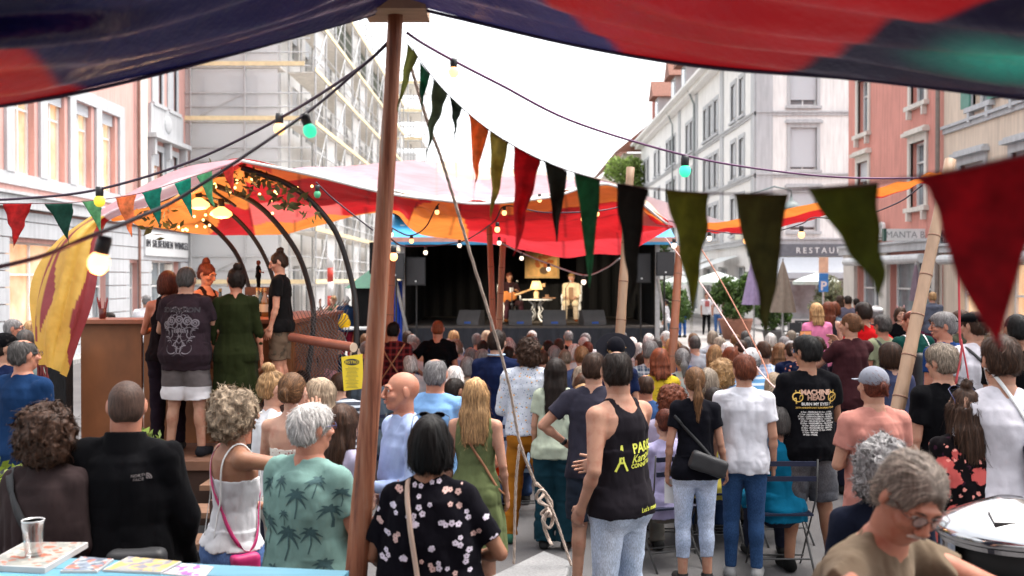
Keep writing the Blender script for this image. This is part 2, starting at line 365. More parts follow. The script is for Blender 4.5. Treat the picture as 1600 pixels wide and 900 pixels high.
# ---------------------------------------------------------------- people
BODY = {'m': [(.80, .10, .08, 0), (.88, .160, .115, -.015), (.95, .168, .122, -.02), (1.04, .155, .108, -.008), (1.14, .146, .102, 0), (1.24, .158, .112, 0), (1.34, .172, .118, -.008), (1.41, .158, .1, -.012), (1.45, .11, .078, -.012), (1.49, .06, .056, -.005)],
        'f': [(.80, .10, .08, 0), (.88, .168, .12, -.02), (.95, .17, .122, -.022), (1.04, .142, .1, -.008), (1.14, .124, .09, 0), (1.24, .136, .1, .004), (1.34, .15, .108, .002), (1.41, .134, .092, -.01), (1.45, .095, .07, -.01), (1.49, .05, .048, -.005)]}
ARMS = {'down': ((.16, -.02, -1), (.02, .28, -1)), 'slack': ((.22, .02, -1), (.05, .18, -1)), 'front': ((.22, .18, -1), (-.75, .8, -.1)), 'fold': ((.25, .12, -1), (-1, .55, .12)),
        'hip': ((.8, -.35, -.85), (-.75, .35, -.75)), 'pocket': ((.42, -.25, -1), (-.1, .5, -1)), 'up': ((.3, .75, -.35), (-.1, .5, 1)), 'phone': ((.35, .45, -1), (-.05, .7, .75)),
        'lap': ((.14, .3, -1), (-.3, 1, -.2)), 'table': ((.3, .35, -1), (-.3, 1, .1)), 'head': ((.2, .8, -.35), (-.15, .3, 1)), 'back': ((.2, -.25, -1), (-.6, .05, -1)), 'camera': ((.4, .55, -.8), (-.2, .6, 1))}
def nrm(v): v = np.array(v, float); return v / np.linalg.norm(v)
def hand_mesh(W, d, side, s=1.0, palm=None, curl=.35, vox=.0045):
    d = nrm(d); n = np.array(palm if palm is not None else (-side, .15, 0), float); n = n - d * (n @ d)
    if np.linalg.norm(n) < .1: n = np.array((0, 0, -1.)); n = n - d * (n @ d)
    n = nrm(n); t = np.cross(n, d) * -side
    if palm is None and t[1] < 0 and abs(t[1]) > .3: t = -t
    W = np.array(W, float); v = Vol(W - .2 * s, W + .2 * s, vox)
    f = (tuple(n), .42); v.cone(W - d * .03 * s, W + d * .02 * s, .026 * s, .028 * s, .01)
    v.cone(W + d * .02 * s, W + d * .075 * s, .034 * s, .04 * s, .012, f)
    for i, (o, L, r) in enumerate(((.031, .074, .0088), (.0105, .084, .0092), (-.0105, .077, .0088), (-.0305, .06, .0078))):
        p = W + d * (.088 - .004 * abs(i - 1)) * s + t * o * s; a = curl * (.8 + .15 * i); dd = d
        v.cone(p - d * .03 * s, p, r * s, r * s * 1.05, .006)
        for q, fr in ((0, .45), (1, .32), (2, .23)):
            dd = nrm(d * math.cos(a * (q + 1)) + n * math.sin(a * (q + 1)) + t * o * .6); e = p + dd * L * fr * s
            v.cone(p, e, r * s * (1 - .07 * q), r * s * (.93 - .08 * q), .003); p = e
    p = W + t * .022 * s + d * .02 * s + n * .006 * s; dd = nrm(t * .75 + d * .75 + n * .35); e = p + dd * .045 * s; v.cone(p, e, .015 * s, .0115 * s, .01)
    dd = nrm(t * .35 + d * .9 + n * .4); v.cone(e, e + dd * .045 * s, .011 * s, .0088 * s, .004)
    return v.mesh()
def strands(v, V, n, style, rnd, lift=.004, ln=.012, steps=9, wid=.0016, tie=None):
    rs = np.random.RandomState(rnd); p = V[rs.randint(0, len(V), n)] + rs.randn(n, 3) * .003; c0 = np.array((0, .085, .1) if style == 'open' else (0, -.03, .11)); L = rs.rand(n, 1) * lift
    pts = []; fly = rs.randn(n, 3) * .0013 * (rs.rand(n, 1) < .35)
    for k in range(steps + 1):
        g = v.grad(p); d = v.samp(p)[:, None]; p = p + fly * k * .5 - g * (d - L * (k / steps + .15)) * (1 if k < steps * .6 else .35); pts.append((p.copy(), g))
        if style == 'curly':
            dr = np.stack([vnoise(p[:, 0] * 45, p[:, 1] * 45, p[:, 2] * 45, q + rnd) for q in (1, 2, 3)], 1) * 2.2 + np.array((0, 0, -.6)); L = L + .0012
        elif style == 'tie' and tie is not None:
            t = np.array(tie); q = t - p; far = (np.linalg.norm(q, axis=1, keepdims=True) > .035) & (p[:, 2:] > tie[2] - .06) & (p[:, 1:2] > tie[1] - .005)
            dr = np.where(far, q / np.linalg.norm(q, axis=1, keepdims=True), np.array((0, 0, -1.)))
        elif style == 'long': q = p - c0; dr = q / np.linalg.norm(q, axis=1, keepdims=True) + np.array((0, 0, -1.)) * np.clip((.12 - p[:, 2:]) * 14, 0, 4); dr = dr + .35 * np.stack([vnoise(p[:, 0] * 30, p[:, 1] * 30, p[:, 2] * 9, q_ + rnd) for q_ in (1, 2, 3)], 1)
        else: q = p - c0; dr = q / np.linalg.norm(q, axis=1, keepdims=True) + np.array((0, -.1, -.7)); dr = dr + 1.1 * np.stack([vnoise(p[:, 0] * 22, p[:, 1] * 22, p[:, 2] * 22, q_ + rnd) for q_ in (1, 2, 3)], 1)
        dr = dr - g * (dr * g).sum(1, keepdims=True); dr /= np.maximum(np.linalg.norm(dr, axis=1, keepdims=True), 1e-6); p = p + dr * ln
    vs = []
    for k in range(steps + 1):
        a = pts[max(k - 1, 0)][0]; b = pts[min(k + 1, steps)][0]; t = b - a; sd_ = np.cross(t, pts[k][1]); sd_ /= np.maximum(np.linalg.norm(sd_, axis=1, keepdims=True), 1e-7)
        w_ = wid * (1 - .75 * (k / steps) ** 2); vs += [pts[k][0] - sd_ * w_, pts[k][0] + sd_ * w_]
    vs = np.stack(vs, 1); m = 2 * (steps + 1); base = np.arange(n)[:, None] * m; fs = []
    for k in range(steps): fs.append(np.concatenate([base + 2 * k, base + 2 * k + 1, base + 2 * k + 3, base + 2 * k + 2], 1))
    return vs.reshape(-1, 3), np.concatenate(fs)
def hair_vol(style, vox, L=.3, rnd=0, vol=1.0):
    v = Vol((-.22, -.26, -.2 - (L if style in ('long', 'pony', 'halfup') else .1)), (.22, .16, .24), vox); k = .02
    cut = lambda: (v.ell((0, .115, -.035), (.066, .075, .085), k=.012, sub=True), v.ell((0, .125, .01), (.055, .06, .05), k=.012, sub=True))
    if style in ('short', 'thick', 'balding', 'buzz', 'fringe', 'open'):
        e = {'short': .008, 'thick': .016, 'balding': .006, 'buzz': .003, 'fringe': .006, 'open': .014}[style] * vol
        v.ell((0, -.014, .022), (.075 + e * .7, .094 + e, .088 + e), k=k)
        if style == 'thick': v.ell((0, .012, .062), (.074, .092, .056), k=.03)
        v.ell((0, -.045, -.025), (.066 + e * .4, .058 + e * .4, .055), k=.03); cut()
        v.ell((0, .07, -.05), (.12, .085, .06), k=.015, sub=True)
        if style == 'open': v.ell((0, .125, .03), (.062, .07, .062), k=.015, sub=True); v.ell((0, -.02, .07), (.075, .09, .05), k=.03)
        if style == 'balding': v.ell((0, .02, .115), (.055, .08, .035), k=.015, sub=True)
        if style == 'fringe': v.ell((0, .03, .1), (.085, .11, .075), k=.01, sub=True)
        v.plane((0, -.06, -.068), (0, -.25, -1))
        for s_ in (-1, 1): v.ell((s_ * .092, -.002, -.018), (.024, .026, .042), k=.012, sub=True)
        if style != 'buzz': v.disp(.0035, 60, 60, 25, rnd)
    elif style == 'curly':
        v.ell((0, -.022, .012), (.118 * vol, .125 * vol, .125 * vol), k=k); v.ell((0, -.05, -.07), (.112 * vol, .085 * vol, .075 * vol), k=.04); v.ell((0, .125, -.04), (.06, .075, .09), k=.02, sub=True)
        v.disp(.016, 26, 26, 26, rnd); v.disp(.01, 60, 60, 60, rnd + 1)
    elif style in ('bob', 'long', 'halfup'):
        v.ell((0, -.016, .022), (.087 * vol, .107 * vol, .1), k=k)
        if style == 'bob':
            v.ell((0, -.052, -.04), (.086 * vol, .068 * vol, .09), k=.03)
            for s_ in (-1, 1): v.cone((s_ * .066, .0, .0), (s_ * .072, .0, -.085), .026, .024, .03)
            cut(); v.plane((0, 0, -.118), (0, -.1, -1))
        else:
            v.prof([(-L, .06, .018, -.115), (-L * .75, .088, .032, -.108), (-L * .35, .098, .04, -.092), (-.08, .092, .055, -.065), (0, .085, .07, -.04)], k=.035)
            for s_ in (-1, 1): v.cone((s_ * .066, .005, .0), (s_ * .076, -.02, -.17), .026, .03, .03)
            cut(); v.disp(.008, 30, 30, 5, rnd)
            if style == 'halfup': v.ell((.0, -.03, .135), (.034, .034, .028), k=.012)
        v.disp(.004, 60, 60, 14, rnd)
    elif style in ('pony', 'bun', 'topbun', 'tied'):
        v.ell((0, -.015, .022), (.081, .1, .094), k=k); v.ell((0, -.045, -.03), (.068, .056, .055), k=.03); cut(); v.ell((0, .07, -.06), (.12, .075, .06), k=.015, sub=True); v.plane((0, -.06, -.07), (0, -.25, -1))
        if style == 'pony':
            v.ell((0, -.108, .0), (.02, .018, .02), k=.012); v.cone((0, -.12, -.0), (0, -.135, -L * .4), .022, .036, .01, ((0, 1, 0), .6)); v.cone((0, -.135, -L * .4), (0, -.125, -L), .036, .012, .02, ((0, 1, 0), .6))
        if style == 'bun': v.ell((0, -.105, .05), (.038, .032, .036), k=.008)
        if style == 'topbun': v.ell((0, -.055, .125), (.042, .042, .038), k=.01); v.disp(.006, 40, 40, 40, rnd)
        if style == 'tied': v.ell((0, -.115, .0), (.026, .024, .03), k=.008); v.cone((0, -.12, .0), (.02, -.125, -.05), .014, .008, .01)
        v.disp(.002, 70, 70, 20, rnd)
    return v
PCNT = [0]
SK = {'l': (.42, .235, .165), 'p': (.5, .3, .225), 't': (.31, .16, .1), 'd': (.22, .11, .08), 'r': (.43, .2, .135)}
HC = {'black': (.012, .010, .010), 'dark': (.03, .018, .013), 'brown': (.075, .038, .022), 'red': (.19, .06, .028), 'light': (.22, .12, .06), 'blond': (.42, .27, .14), 'grey': (.26, .25, .25), 'dgrey': (.12, .11, .105), 'white': (.62, .6, .58), 'gblond': (.38, .3, .22)}
class Body: pass
def build_person(root, sex='m', s=1.0, yaw=0, head=(0, 0, 0), fat=1.0, skin='l', hair=('short', 'brown'), top=None, bottom=None, shoes=(.05, .05, .05), arms=('down', 'down'), lean=0, roll=0, legs=((0, 0), (0, 0)), sit=False, det=1, face=False, hands=True, curl=.35, seed=0, low=False, knee=0):
    """low: bust only (for seated audience seen as heads and backs). Everything is built in the root's frame, feet at z=0, facing +Y"""
    q = {3: .0075, 2: .0095, 1: .013, 0: .018}[det]; BR = [(z, rx * (fat if 0.85 < z < 1.3 else (1 + fat) / 2), ry * (fat if .85 < z < 1.3 else (1 + fat) / 2), cy) for z, rx, ry, cy in BODY[sex]]
    dz = -.44 if sit else 0
    T = Matrix.Translation((0, 0, .95 + dz)) @ Matrix.Rotation(roll, 4, 'Y') @ Matrix.Rotation(-lean, 4, 'X') @ Matrix.Translation((0, 0, -.95)); Ti = T.inverted()
    tp = lambda x, y, z: np.array(T @ Vector((x, y, z)))
    SX = .175 if sex == 'm' else .150; ka = 1.0 if sex == 'm' else .85; B = Body(); B.T = T; B.s = s
    S = {}; E = {}; W_ = {}; D_ = {}
    for i, sd_ in enumerate((-1, 1)):
        a = ARMS[arms[i]] if isinstance(arms[i], str) else arms[i]; a = (list(a[0]), list(a[1]))
        if isinstance(arms[i], str): a[0][0] *= sd_; a[1][0] *= sd_
        S[sd_] = tp(sd_ * SX, -.012, 1.415); E[sd_] = S[sd_] + nrm(a[0]) * .285; D_[sd_] = nrm(a[1]); W_[sd_] = E[sd_] + D_[sd_] * .245
    H, K, A = {}, {}, {}
    for i, sd_ in enumerate((-1, 1)):
        fx, fy = legs[i]
        if sit: H[sd_] = np.array((sd_ * .09, 0, .51)); K[sd_] = np.array((sd_ * .13 + fx * .5, .41, .50)); A[sd_] = np.array((sd_ * .13 + fx, .38 + fy, .09))
        else:
            H[sd_] = np.array((sd_ * .088, -.01, .88)); A[sd_] = np.array((sd_ * .1 + fx, -.02 + fy, .085)); K[sd_] = (H[sd_] + A[sd_]) / 2 + np.array((0, .02 + knee, .005))
    B.S, B.E, B.W, B.K, B.A = S, E, W_, K, A
    lo = np.array((-.75, -.5, .3 + dz * .2)) ; pts = np.stack(list(S.values()) + list(E.values()) + list(W_.values()) + ([] if low else list(A.values())) + [tp(.3, .2, 1.5), tp(-.3, -.25, .8 if not low else .95)])
    if not low: pts = np.concatenate([pts, [[0, .12, 0], [.2, -.2, 0]] + ([[.2, .6, .3]] if sit else [])])
    lo, hi = pts.min(0) - .08, pts.max(0) + .12
    v = Vol(lo, hi, q); v.prof(BR, Ti, .03)
    N0, N1 = tp(0, -.012, 1.42), tp(0, .0, 1.56)
    nr = (.058 if sex == 'm' else .047) * (.5 + fat * .5)
    for sd_ in (-1, 1):
        v.cone(tp(0, -.01, 1.475), S[sd_], nr * .75, .05 * ka, .03)
        if not low:
            v.ell(H[sd_] + np.array((0, -.045, .03)), (.085, .085, .09), k=.03)
            v.cone(H[sd_], K[sd_], .088, .053, .03); v.cone(K[sd_], A[sd_], .054, .036, .02); v.ell(K[sd_] * .68 + A[sd_] * .32 + np.array((0, -.018, 0)), (.05, .052, .1), k=.02)
            v.cone(A[sd_] + np.array((0, -.02, -.045)), A[sd_] + np.array((sd_ * .02, .15, -.055)), .034, .03, .02)
    DT = v.D.copy()
    for sd_ in (-1, 1):
        v.cone(S[sd_], E[sd_], .052 * ka * (.6 + .4 * fat), .036 * ka, .02); v.cone(E[sd_], W_[sd_], .035 * ka, .024 * ka, .006)
        v.ell(E[sd_] + D_[sd_] * .07, (.034 * ka,) * 3, k=.02)
    v.cone(N0, N1, nr * 1.05, nr * .95, .03); M_body = v.mesh()
    TM = np.array(Ti); gx, gy, gz = v.ax[0][:, None, None], v.ax[1][None, :, None], v.ax[2][None, None, :]
    LX, LY, LZ = [TM[i][0] * gx + TM[i][1] * gy + TM[i][2] * gz + TM[i][3] for i in range(3)]
    GB = None
    Mh = T @ Matrix.Translation((0, .012, 1.64)) @ Matrix.Rotation(head[0], 4, 'Z') @ Matrix.Rotation(head[1], 4, 'X') @ Matrix.Rotation(head[2] if len(head) > 2 else 0, 4, 'Y'); Mi = np.array(Mh.inverted()); B.Mh = Mh
    il = lambda p: Mi[:3, :3] @ np.array(p) + Mi[:3, 3]
    hq = .0042 if face else {3: .006, 2: .007, 1: .009, 0: .013}[det]
    hv = Vol((-.12, -.16, -.22), (.12, .16, .14), hq); hv.ell((0, -.012, .02), (.075, .094, .088)); hv.ell((0, .024, -.04), (.058, .066, .07), k=.03); hv.ell((0, .062, -.088), (.024, .022, .018), k=.02)
    for sd_ in (-1, 1):
        hv.cone((sd_ * .052, 0, -.03), (sd_ * .03, .05, -.085), .022, .018, .02); hv.ell((sd_ * .077, -.006, -.002), (.009, .021, .033), Matrix.Rotation(-.25, 3, 'X') @ Matrix.Rotation(sd_ * -.35, 3, 'Z'), k=.006)
        if face or det > 1:
            hv.ell((sd_ * .031, .094, .008), (.017, .014, .011), k=.012, sub=True); hv.ell((sd_ * .038, .066, -.025), (.026, .024, .022), k=.015); hv.ell((sd_ * .016, .104, -.033), (.009, .012, .008), k=.006)
    if face: [hv.cone((sd_ * .031 - .013, .0765, .0155), (sd_ * .031 + .013, .0765, .0155), .0105, .0105, .003) for sd_ in (-1, 1)]; [hv.cone((sd_ * .031 - .012, .078, -.004), (sd_ * .031 + .012, .078, -.004), .008, .008, .004) for sd_ in (-1, 1)]
    hv.cone((0, .088, .02), (0, .111, -.026), .008, .0125, .01); hv.cone((-.03, .083, .027), (.03, .083, .027), .01, .01, .012)
    hv.ell((0, .091, -.055), (.023, .011, .006), k=.005); hv.ell((0, .089, -.065), (.02, .011, .007), k=.005)
    hv.cone(il(N0 * .3 + N1 * .7), il(N1), nr, nr * .95, .02); hv.cone(il(N1), (0, -.01, -.02), nr * .95, .05, .02)
    mh = hv.mesh(); parts = [M_body, (xf(mh[0], Mh), mh[1])]
    if hands:
        for sd_ in (-1, 1):
            pm = None
            if isinstance(arms[0 if sd_ < 0 else 1], tuple) and len(arms[0 if sd_ < 0 else 1]) > 2: pm = arms[0 if sd_ < 0 else 1][2]
            parts.append(hand_mesh(W_[sd_], D_[sd_], sd_, .98 if sex == 'm' else .9, palm=pm, curl=curl, vox=.0045 if det > 1 else .0065))
    V, F = join(parts); BVF = (V, F); mk('body', V * s, F, SKIN, root, color=SK[skin] if isinstance(skin, str) else skin)
    # ---- hair
    if hair:
        st, hc = hair[0], hair[1]; hL = hair[2] if len(hair) > 2 else .3; vol_ = hair[3] if len(hair) > 3 else 1.0
        gv = hair_vol(st, {3: .006, 2: .007, 1: .009, 0: .014}[det], hL, seed, vol_); hV, hF = gv.mesh(); ps = [(hV, hF)]
        ns = {3: 1800, 2: 900, 1: 300, 0: 130}[det]
        if ns and st != 'buzz':
            sty = {'curly': 'curly', 'long': 'long', 'bob': 'long', 'halfup': 'long', 'pony': 'tie', 'bun': 'tie', 'tied': 'tie', 'topbun': 'tie', 'open': 'open'}.get(st, 'short')
            tie = {'pony': (0, -.108, .0), 'bun': (0, -.105, .05), 'tied': (0, -.115, 0), 'topbun': (0, -.05, .11)}.get(st)
            kw = dict(lift=.012, ln=.008, steps=9, wid=.0022) if sty == 'curly' else dict(lift=.005 if sty == 'tie' else .009, ln=.016 if sty == 'long' else .009, steps=10 if sty == 'long' else 6, wid=.0016 if det > 1 else .003 if det else .005)
            if sty == 'curly': ns = int(ns * 1.6)
            ps.append(strands(gv, hV, ns, sty, seed, tie=tie, **kw))
        hV, hF = join(ps); mk('hair', xf(hV, Mh) * s, hF, HAIR, root, color=HC[hc] if isinstance(hc, str) else hc)
    if face:
        for sd_ in (-1, 1):
            eb = MB(); ir = MB(); br = MB(); eb.sph((sd_ * .031, .0768, .007), .0128, 12, 8); br.tube([(sd_ * .014, .098, .024), (sd_ * .03, .098, .03), (sd_ * .046, .087, .025)], [.002, .0032, .0015], 6)
            ir.sph((sd_ * .031, .0872, .006), (.0056, .0032, .0056), 10, 6)
            for nm, b_, m_ in (('eye', eb, mat('eye_white', (.45, .42, .4), .2, .02)), ('iris', ir, mat('iris', (.03, .03, .03), .15, .1)), ('eyebrow', br, HAIR)):
                b_.v = [tuple(p) for p in xf(np.array(b_.v), Mh) * s]; b_.build(nm, m_, root, True, color=(.08, .05, .04))
        v2, f2 = None, None
        lp = Vol((-.03, .07, -.08), (.03, .12, -.04), .003); lp.ell((0, .0915, -.0545), (.0225, .011, .0048), k=.003); lp.ell((0, .0895, -.0645), (.019, .011, .0058), k=.003); a_, b_ = lp.mesh()
        mk('lips', xf(a_, Mh) * s, b_, SKIN, root, color=(.5, .2, .17))
    # ---- trousers / skirt
    if bottom and not low:
        kd, c, pat = bottom[0], bottom[1], (bottom[2] if len(bottom) > 2 else None); g = Vol(lo, hi, q)
        lw = {'pants': 1.0, 'slim': .86, 'wide': 1.35, 'shorts': 1.12, 'capri': .86, 'skirt': 1}[kd] * (.5 + .5 * fat)
        e = .012
        g.prof([(z, rx + e, ry + e, cy) for z, rx, ry, cy in BR if z < 1.06], None if sit is False and lean < .3 else Ti, .02)
        if kd == 'skirt':
            g.prof([(.45, .24, .19, 0), (.88, .185, .14, -.01), (1.02, .165, .12, 0)], None, .02, wave=(9, .05, .85, .45))
        else:
            for sd_ in (-1, 1):
                h_, k_, a_ = H[sd_], K[sd_], A[sd_]; g.ell(h_ + np.array((0, -.045, .03)), (.094, .095, .1), k=.03)
                if kd == 'shorts': e_ = h_ + (k_ - h_) * .9; g.cone(h_, e_, .104 * lw, .094 * lw, .025, cut=True)
                else:
                    en = a_ if kd != 'capri' else k_ * .35 + a_ * .65
                    g.cone(h_, k_, .1 * lw, .07 * lw, .03); g.cone(k_, en + (en - k_) * .02, .07 * lw, (.062 if kd != 'slim' else .052) * lw * (1.15 if kd == 'wide' else 1), .03, cut=True)
        g.disp(.007, 7, 7, 13, seed, True); g.disp(.003, 22, 22, 36, seed + 4)
        if kd != 'skirt':
            zc = {'shorts': H[1][2] * .13 + K[1][2] * .87 - .0, 'capri': K[1][2] * .4 + A[1][2] * .6}.get(kd, A[1][2] + .01)
            m_ = np.maximum(DT - .009, LZ - 1.04)
            if not sit: m_ = np.maximum(m_, zc - gz)
            g.D = np.minimum(g.D, m_).astype(np.float32)
        g.disp(.0015, 30, 30, 30, seed + 5); GB = g.D
        a_, b_ = g.mesh(); B.bottom = mk({'skirt': 'skirt', 'shorts': 'shorts'}.get(kd, 'trousers'), a_ * s, b_, CM(pat), root, color=c)
    if not low:
        for sd_ in (-1, 1):
            a_ = A[sd_]; g = Vol(a_ - .16, a_ + .26, .008); g.cone(a_ + np.array((0, -.04, -.042)), a_ + np.array((sd_ * .022, .15, -.052)), .045, .04, .02); g.cone(a_, a_ + np.array((0, -.01, -.04)), .043, .045, .02); g.plane((0, 0, a_[2] - .08), (0, 0, -1)); g.plane((0, 0, a_[2] + .012), (0, 0, 1))
            V, F = g.mesh(); mk('shoe', V * s, F, mat('shoe_leather', (1, 1, 1), .6, .02) if False else CLOTH, root, color=shoes)
            sl_ = MB(); sl_.tube([tuple(a_ + np.array((0, -.045, -.076))), tuple(a_ + np.array((sd_ * .012, .06, -.076))), tuple(a_ + np.array((sd_ * .022, .16, -.076)))], [.046, .044, .04], 10, flat=.2)
    # ---- top
    if top:
        kd, c, pat = top[0], top[1], (top[2] if len(top) > 2 else None); g = Vol(lo, hi, q)
        loose = {'tee': .03, 'polo': .03, 'shirt': .035, 'jacket': .04, 'tank': .018, 'cami': .008, 'strapless': .01, 'dress': .01, 'blouse': .045, 'hoodie': .04, 'vneck': .02}[kd]
        hem = {'tee': .84, 'polo': .84, 'shirt': .86, 'jacket': .84, 'tank': .88, 'cami': .95, 'strapless': .95, 'dress': .5, 'blouse': .8, 'hoodie': .86, 'vneck': .86}[kd]
        if low: hem = max(hem, .92)
        if len(top) > 3: hem = top[3]
        rows = []; cr = [r_ for r_ in BR if abs(r_[0] - 1.34) < .001][0]
        for z, rx, ry, cy in BR:
            if z < hem - .001 or z > 1.46: continue
            e = .012 + (loose - .012) * min(1, max(0, (1.42 - z) / .3))
            if kd not in ('dress', 'cami', 'strapless', 'vneck') and z < 1.3: rx = max(rx, cr[1] * .93); ry = max(ry, cr[2] * .93)
            rows.append((z, rx + e, ry + e, cy))
        r0 = rows[0]; rows.insert(0, (hem, r0[1], r0[2], r0[3]))
        if kd == 'dress': rows = [r_ for r_ in rows if r_[0] > .97]; rows = [r_ for r_ in rows if r_[0] > 1.12]; rows = [(hem, .235, .2, 0), (.75, .21, .17, -.01), (.9, .195, .15, -.018), (1.0, .182, .14, -.015), (1.08, .155, .118, 0)] + rows
        if kd in ('tank',): rows = [r_ for r_ in rows if r_[0] < 1.28]
        if kd in ('cami', 'strapless'): rows = [r_ for r_ in rows if r_[0] < 1.25]
        g.prof(rows, Ti, .02, 2.15, wave=(8, .05, 1.0, .6) if kd == 'dress' else None)
        slv = {'tee': .62, 'polo': .62, 'shirt': 1.9, 'jacket': 1.97, 'hoodie': 1.95, 'blouse': .7, 'vneck': .55, 'dress': 0, 'tank': 0, 'cami': 0, 'strapless': 0}[kd]
        if len(top) > 4: slv = top[4]
        if kd not in ('cami', 'strapless', 'tank') and slv > 0:
            th = {'jacket': .014, 'hoodie': .014, 'shirt': .008}.get(kd, .006)
            for sd_ in (-1, 1):
                g.cone(tp(sd_ * .055, -.01, 1.462), S[sd_], .05 * ka + .008, .054 * ka + th + .004, .03)
                ar = .056 * ka * (.6 + .4 * fat) + th + .006; en = S[sd_] + (E[sd_] - S[sd_]) * min(slv, 1.0)
                g.cone(S[sd_], en, ar, (.05 if slv <= 1 else .045) * ka + th + (.014 if slv < 1 else .004), .03, cut=slv < 1)
                if slv > 1: g.cone(E[sd_], E[sd_] + (W_[sd_] - E[sd_]) * (slv - 1), .045 * ka + th, .034 * ka + th, .02, cut=True)
        g.disp(.0075 if kd != 'cami' else .003, 8, 8, 5, seed + 9, True); g.disp(.0035, 18, 18, 12, seed + 11)
        eb_ = .009; wx = {'tank': ((1.2, .3), (1.31, .15), (1.38, .108), (1.5, .1)), 'dress': ((1.2, .3), (1.34, .155), (1.4, .135), (1.5, .12)), 'cami': ((1.2, .3), (1.3, .17)), 'strapless': ((1.2, .3), (1.3, .17))}.get(kd, ((1.2, .3), (1.36, .17), (1.5, .17)))
        tz = {'cami': 1.31, 'strapless': 1.3, 'tank': 1.52}.get(kd, 1.52)
        m_ = np.maximum(np.maximum(DT - eb_, hem - LZ), np.maximum(LZ - tz, np.abs(LX) - np.interp(LZ, [a for a, b in wx], [b for a, b in wx])))
        if kd == 'tank': m_ = np.maximum(m_, .062 - np.sqrt(LX ** 2 + (LZ - 1.49) ** 2) * np.where(LY < .05, 1, .75))
        g.D = np.minimum(g.D, m_)
        if GB is not None: g.D = np.minimum(g.D, np.maximum(GB - .009, hem - LZ))
        ny_ = {'tee': .45, 'blouse': .7, 'vneck': .9, 'dress': .6}.get(kd, .3)
        if kd in ('polo', 'shirt', 'jacket', 'hoodie'): ny_ = .3; g.D = np.maximum(g.D, LZ - 1.53)
        else: g.D = np.maximum(g.D, ((LZ - 1.51) + (LY + .01) * ny_) / math.hypot(1, ny_))
        g.D = g.D.astype(np.float32); g.disp(.006, 13, 13, 6, seed + 21, True); g.disp(.002, 30, 30, 16, seed + 23, True)
        if kd in ('polo', 'shirt', 'jacket', 'hoodie'):
            ch = {'polo': .028, 'shirt': .03, 'jacket': .055, 'hoodie': .03}[kd]; cw = nr + (.012 if kd != 'jacket' else .022)
            g.cone(tp(0, -.014, 1.45), tp(0, -.004, 1.472 + ch), cw + .012, cw, .008, cut=True)
        if kd == 'hoodie': g.ell(tp(0, -.095, 1.42), (.1, .04, .06), k=.03)
        a_, b_ = g.mesh(); B.top = mk({'dress': 'dress', 'jacket': 'jacket', 'shirt': 'shirt', 'blouse': 'blouse', 'hoodie': 'hoodie'}.get(kd, 'shirt'), a_ * s, b_, CM(pat), root, color=c)
        B.tv = (a_ * s, b_); B.tree = None; B.tree2 = None; B.bv = (BVF[0] * s, BVF[1])
    return B
def tree_of(B):
    if B.tree is None: B.tree = BVHTree.FromPolygons([tuple(p) for p in B.tv[0]], [tuple(int(i) for i in f) for f in B.tv[1]])
    return B.tree
def person(label, px, yt, Y, h=None, name='person', group=None, z0=0, yaw=0, **kw):
    """h or Y fixes the other: a standing figure's crown is seen at picture row yt"""
    top = CH - (yt - HY) / FPX * Y - z0
    h = h or top; PCNT[0] += 1; kw.setdefault('seed', PCNT[0])
    e = .44 if kw.get('sit') else 0; s = h / (1.75 - e)
    x = (px - 800) / FPX * Y; root = empty(name, (x, Y, z0), R(yaw), label, 'person', group)
    B = build_person(root, s=s, **kw); B.root = root; return B
def decal(B, polys, M_, name, loc=(0, 1.2), rot=0, sc=1.0, lift=.003, frm=-1, xsh=0):
    """lay flat shapes (x, z) on the back of the garment"""
    t = tree_of(B); mb = MB(); ca, sa = math.cos(rot), math.sin(rot)
    for vs, fs in polys:
        out = []; ok = True
        for (x, z) in vs:
            X, Z = loc[0] + (x * ca - z * sa) * sc, loc[1] + (x * sa + z * ca) * sc
            hit = t.ray_cast(Vector((X, frm * 1.2, Z)), Vector((0, -frm, 0)))
            out.append(None if hit[0] is None else hit[0] + Vector((0, frm * lift, 0)))
        fs = [f for f in fs if all(out[i] is not None for i in f)]; used = sorted({i for f in fs for i in f}); mp = {u: k for k, u in enumerate(used)}
        if fs: mb.add([out[i] for i in used], [tuple(mp[i] for i in f) for f in fs])
    if mb.v: return mb.build(name, M_, B.top)
def gridpoly(pts, n=3):
    """quad (4 corners) cut into n x n"""
    a, b, c, d = [np.array(p, float) for p in pts]; vs = []; fs = []
    for i in range(n + 1):
        for j in range(n + 1): u, v = i / n, j / n; p = (a * (1 - u) + b * u) * (1 - v) + (d * (1 - u) + c * u) * v; vs.append(tuple(p))
    for i in range(n):
        for j in range(n): k = i * (n + 1) + j; fs.append((k, k + n + 1, k + n + 2, k + 1))
    return vs, fs
def ribbon2(pts, w, taper=False):
    vs = []; fs = []; n = len(pts)
    for i, p in enumerate(pts):
        a = np.array(pts[max(i - 1, 0)], float); b = np.array(pts[min(i + 1, n - 1)], float); t = b - a; t /= max(np.linalg.norm(t), 1e-6); o = np.array((-t[1], t[0])) * w * (1 - (i / (n - 1)) * .9 if taper else 1)
        vs += [tuple(np.array(p) + o), tuple(np.array(p) - o)]
    for i in range(n - 1): fs.append((2 * i, 2 * i + 2, 2 * i + 3, 2 * i + 1))
    return vs, fs
def ptext(B, s, size, M_, name, loc, rot=0, bold=0, shear=0, lift=.004):
    v, f = text_geo(s, size, bold, shear); return decal(B, [([(a, b) for a, b, c in v], f)], M_, name, loc, rot, 1, lift)
def tree2_of(B):
    if B.tree2 is None: V, F = join([B.tv, B.bv]); B.tree2 = BVHTree.FromPolygons(V.tolist(), F.tolist())
    return B.tree2
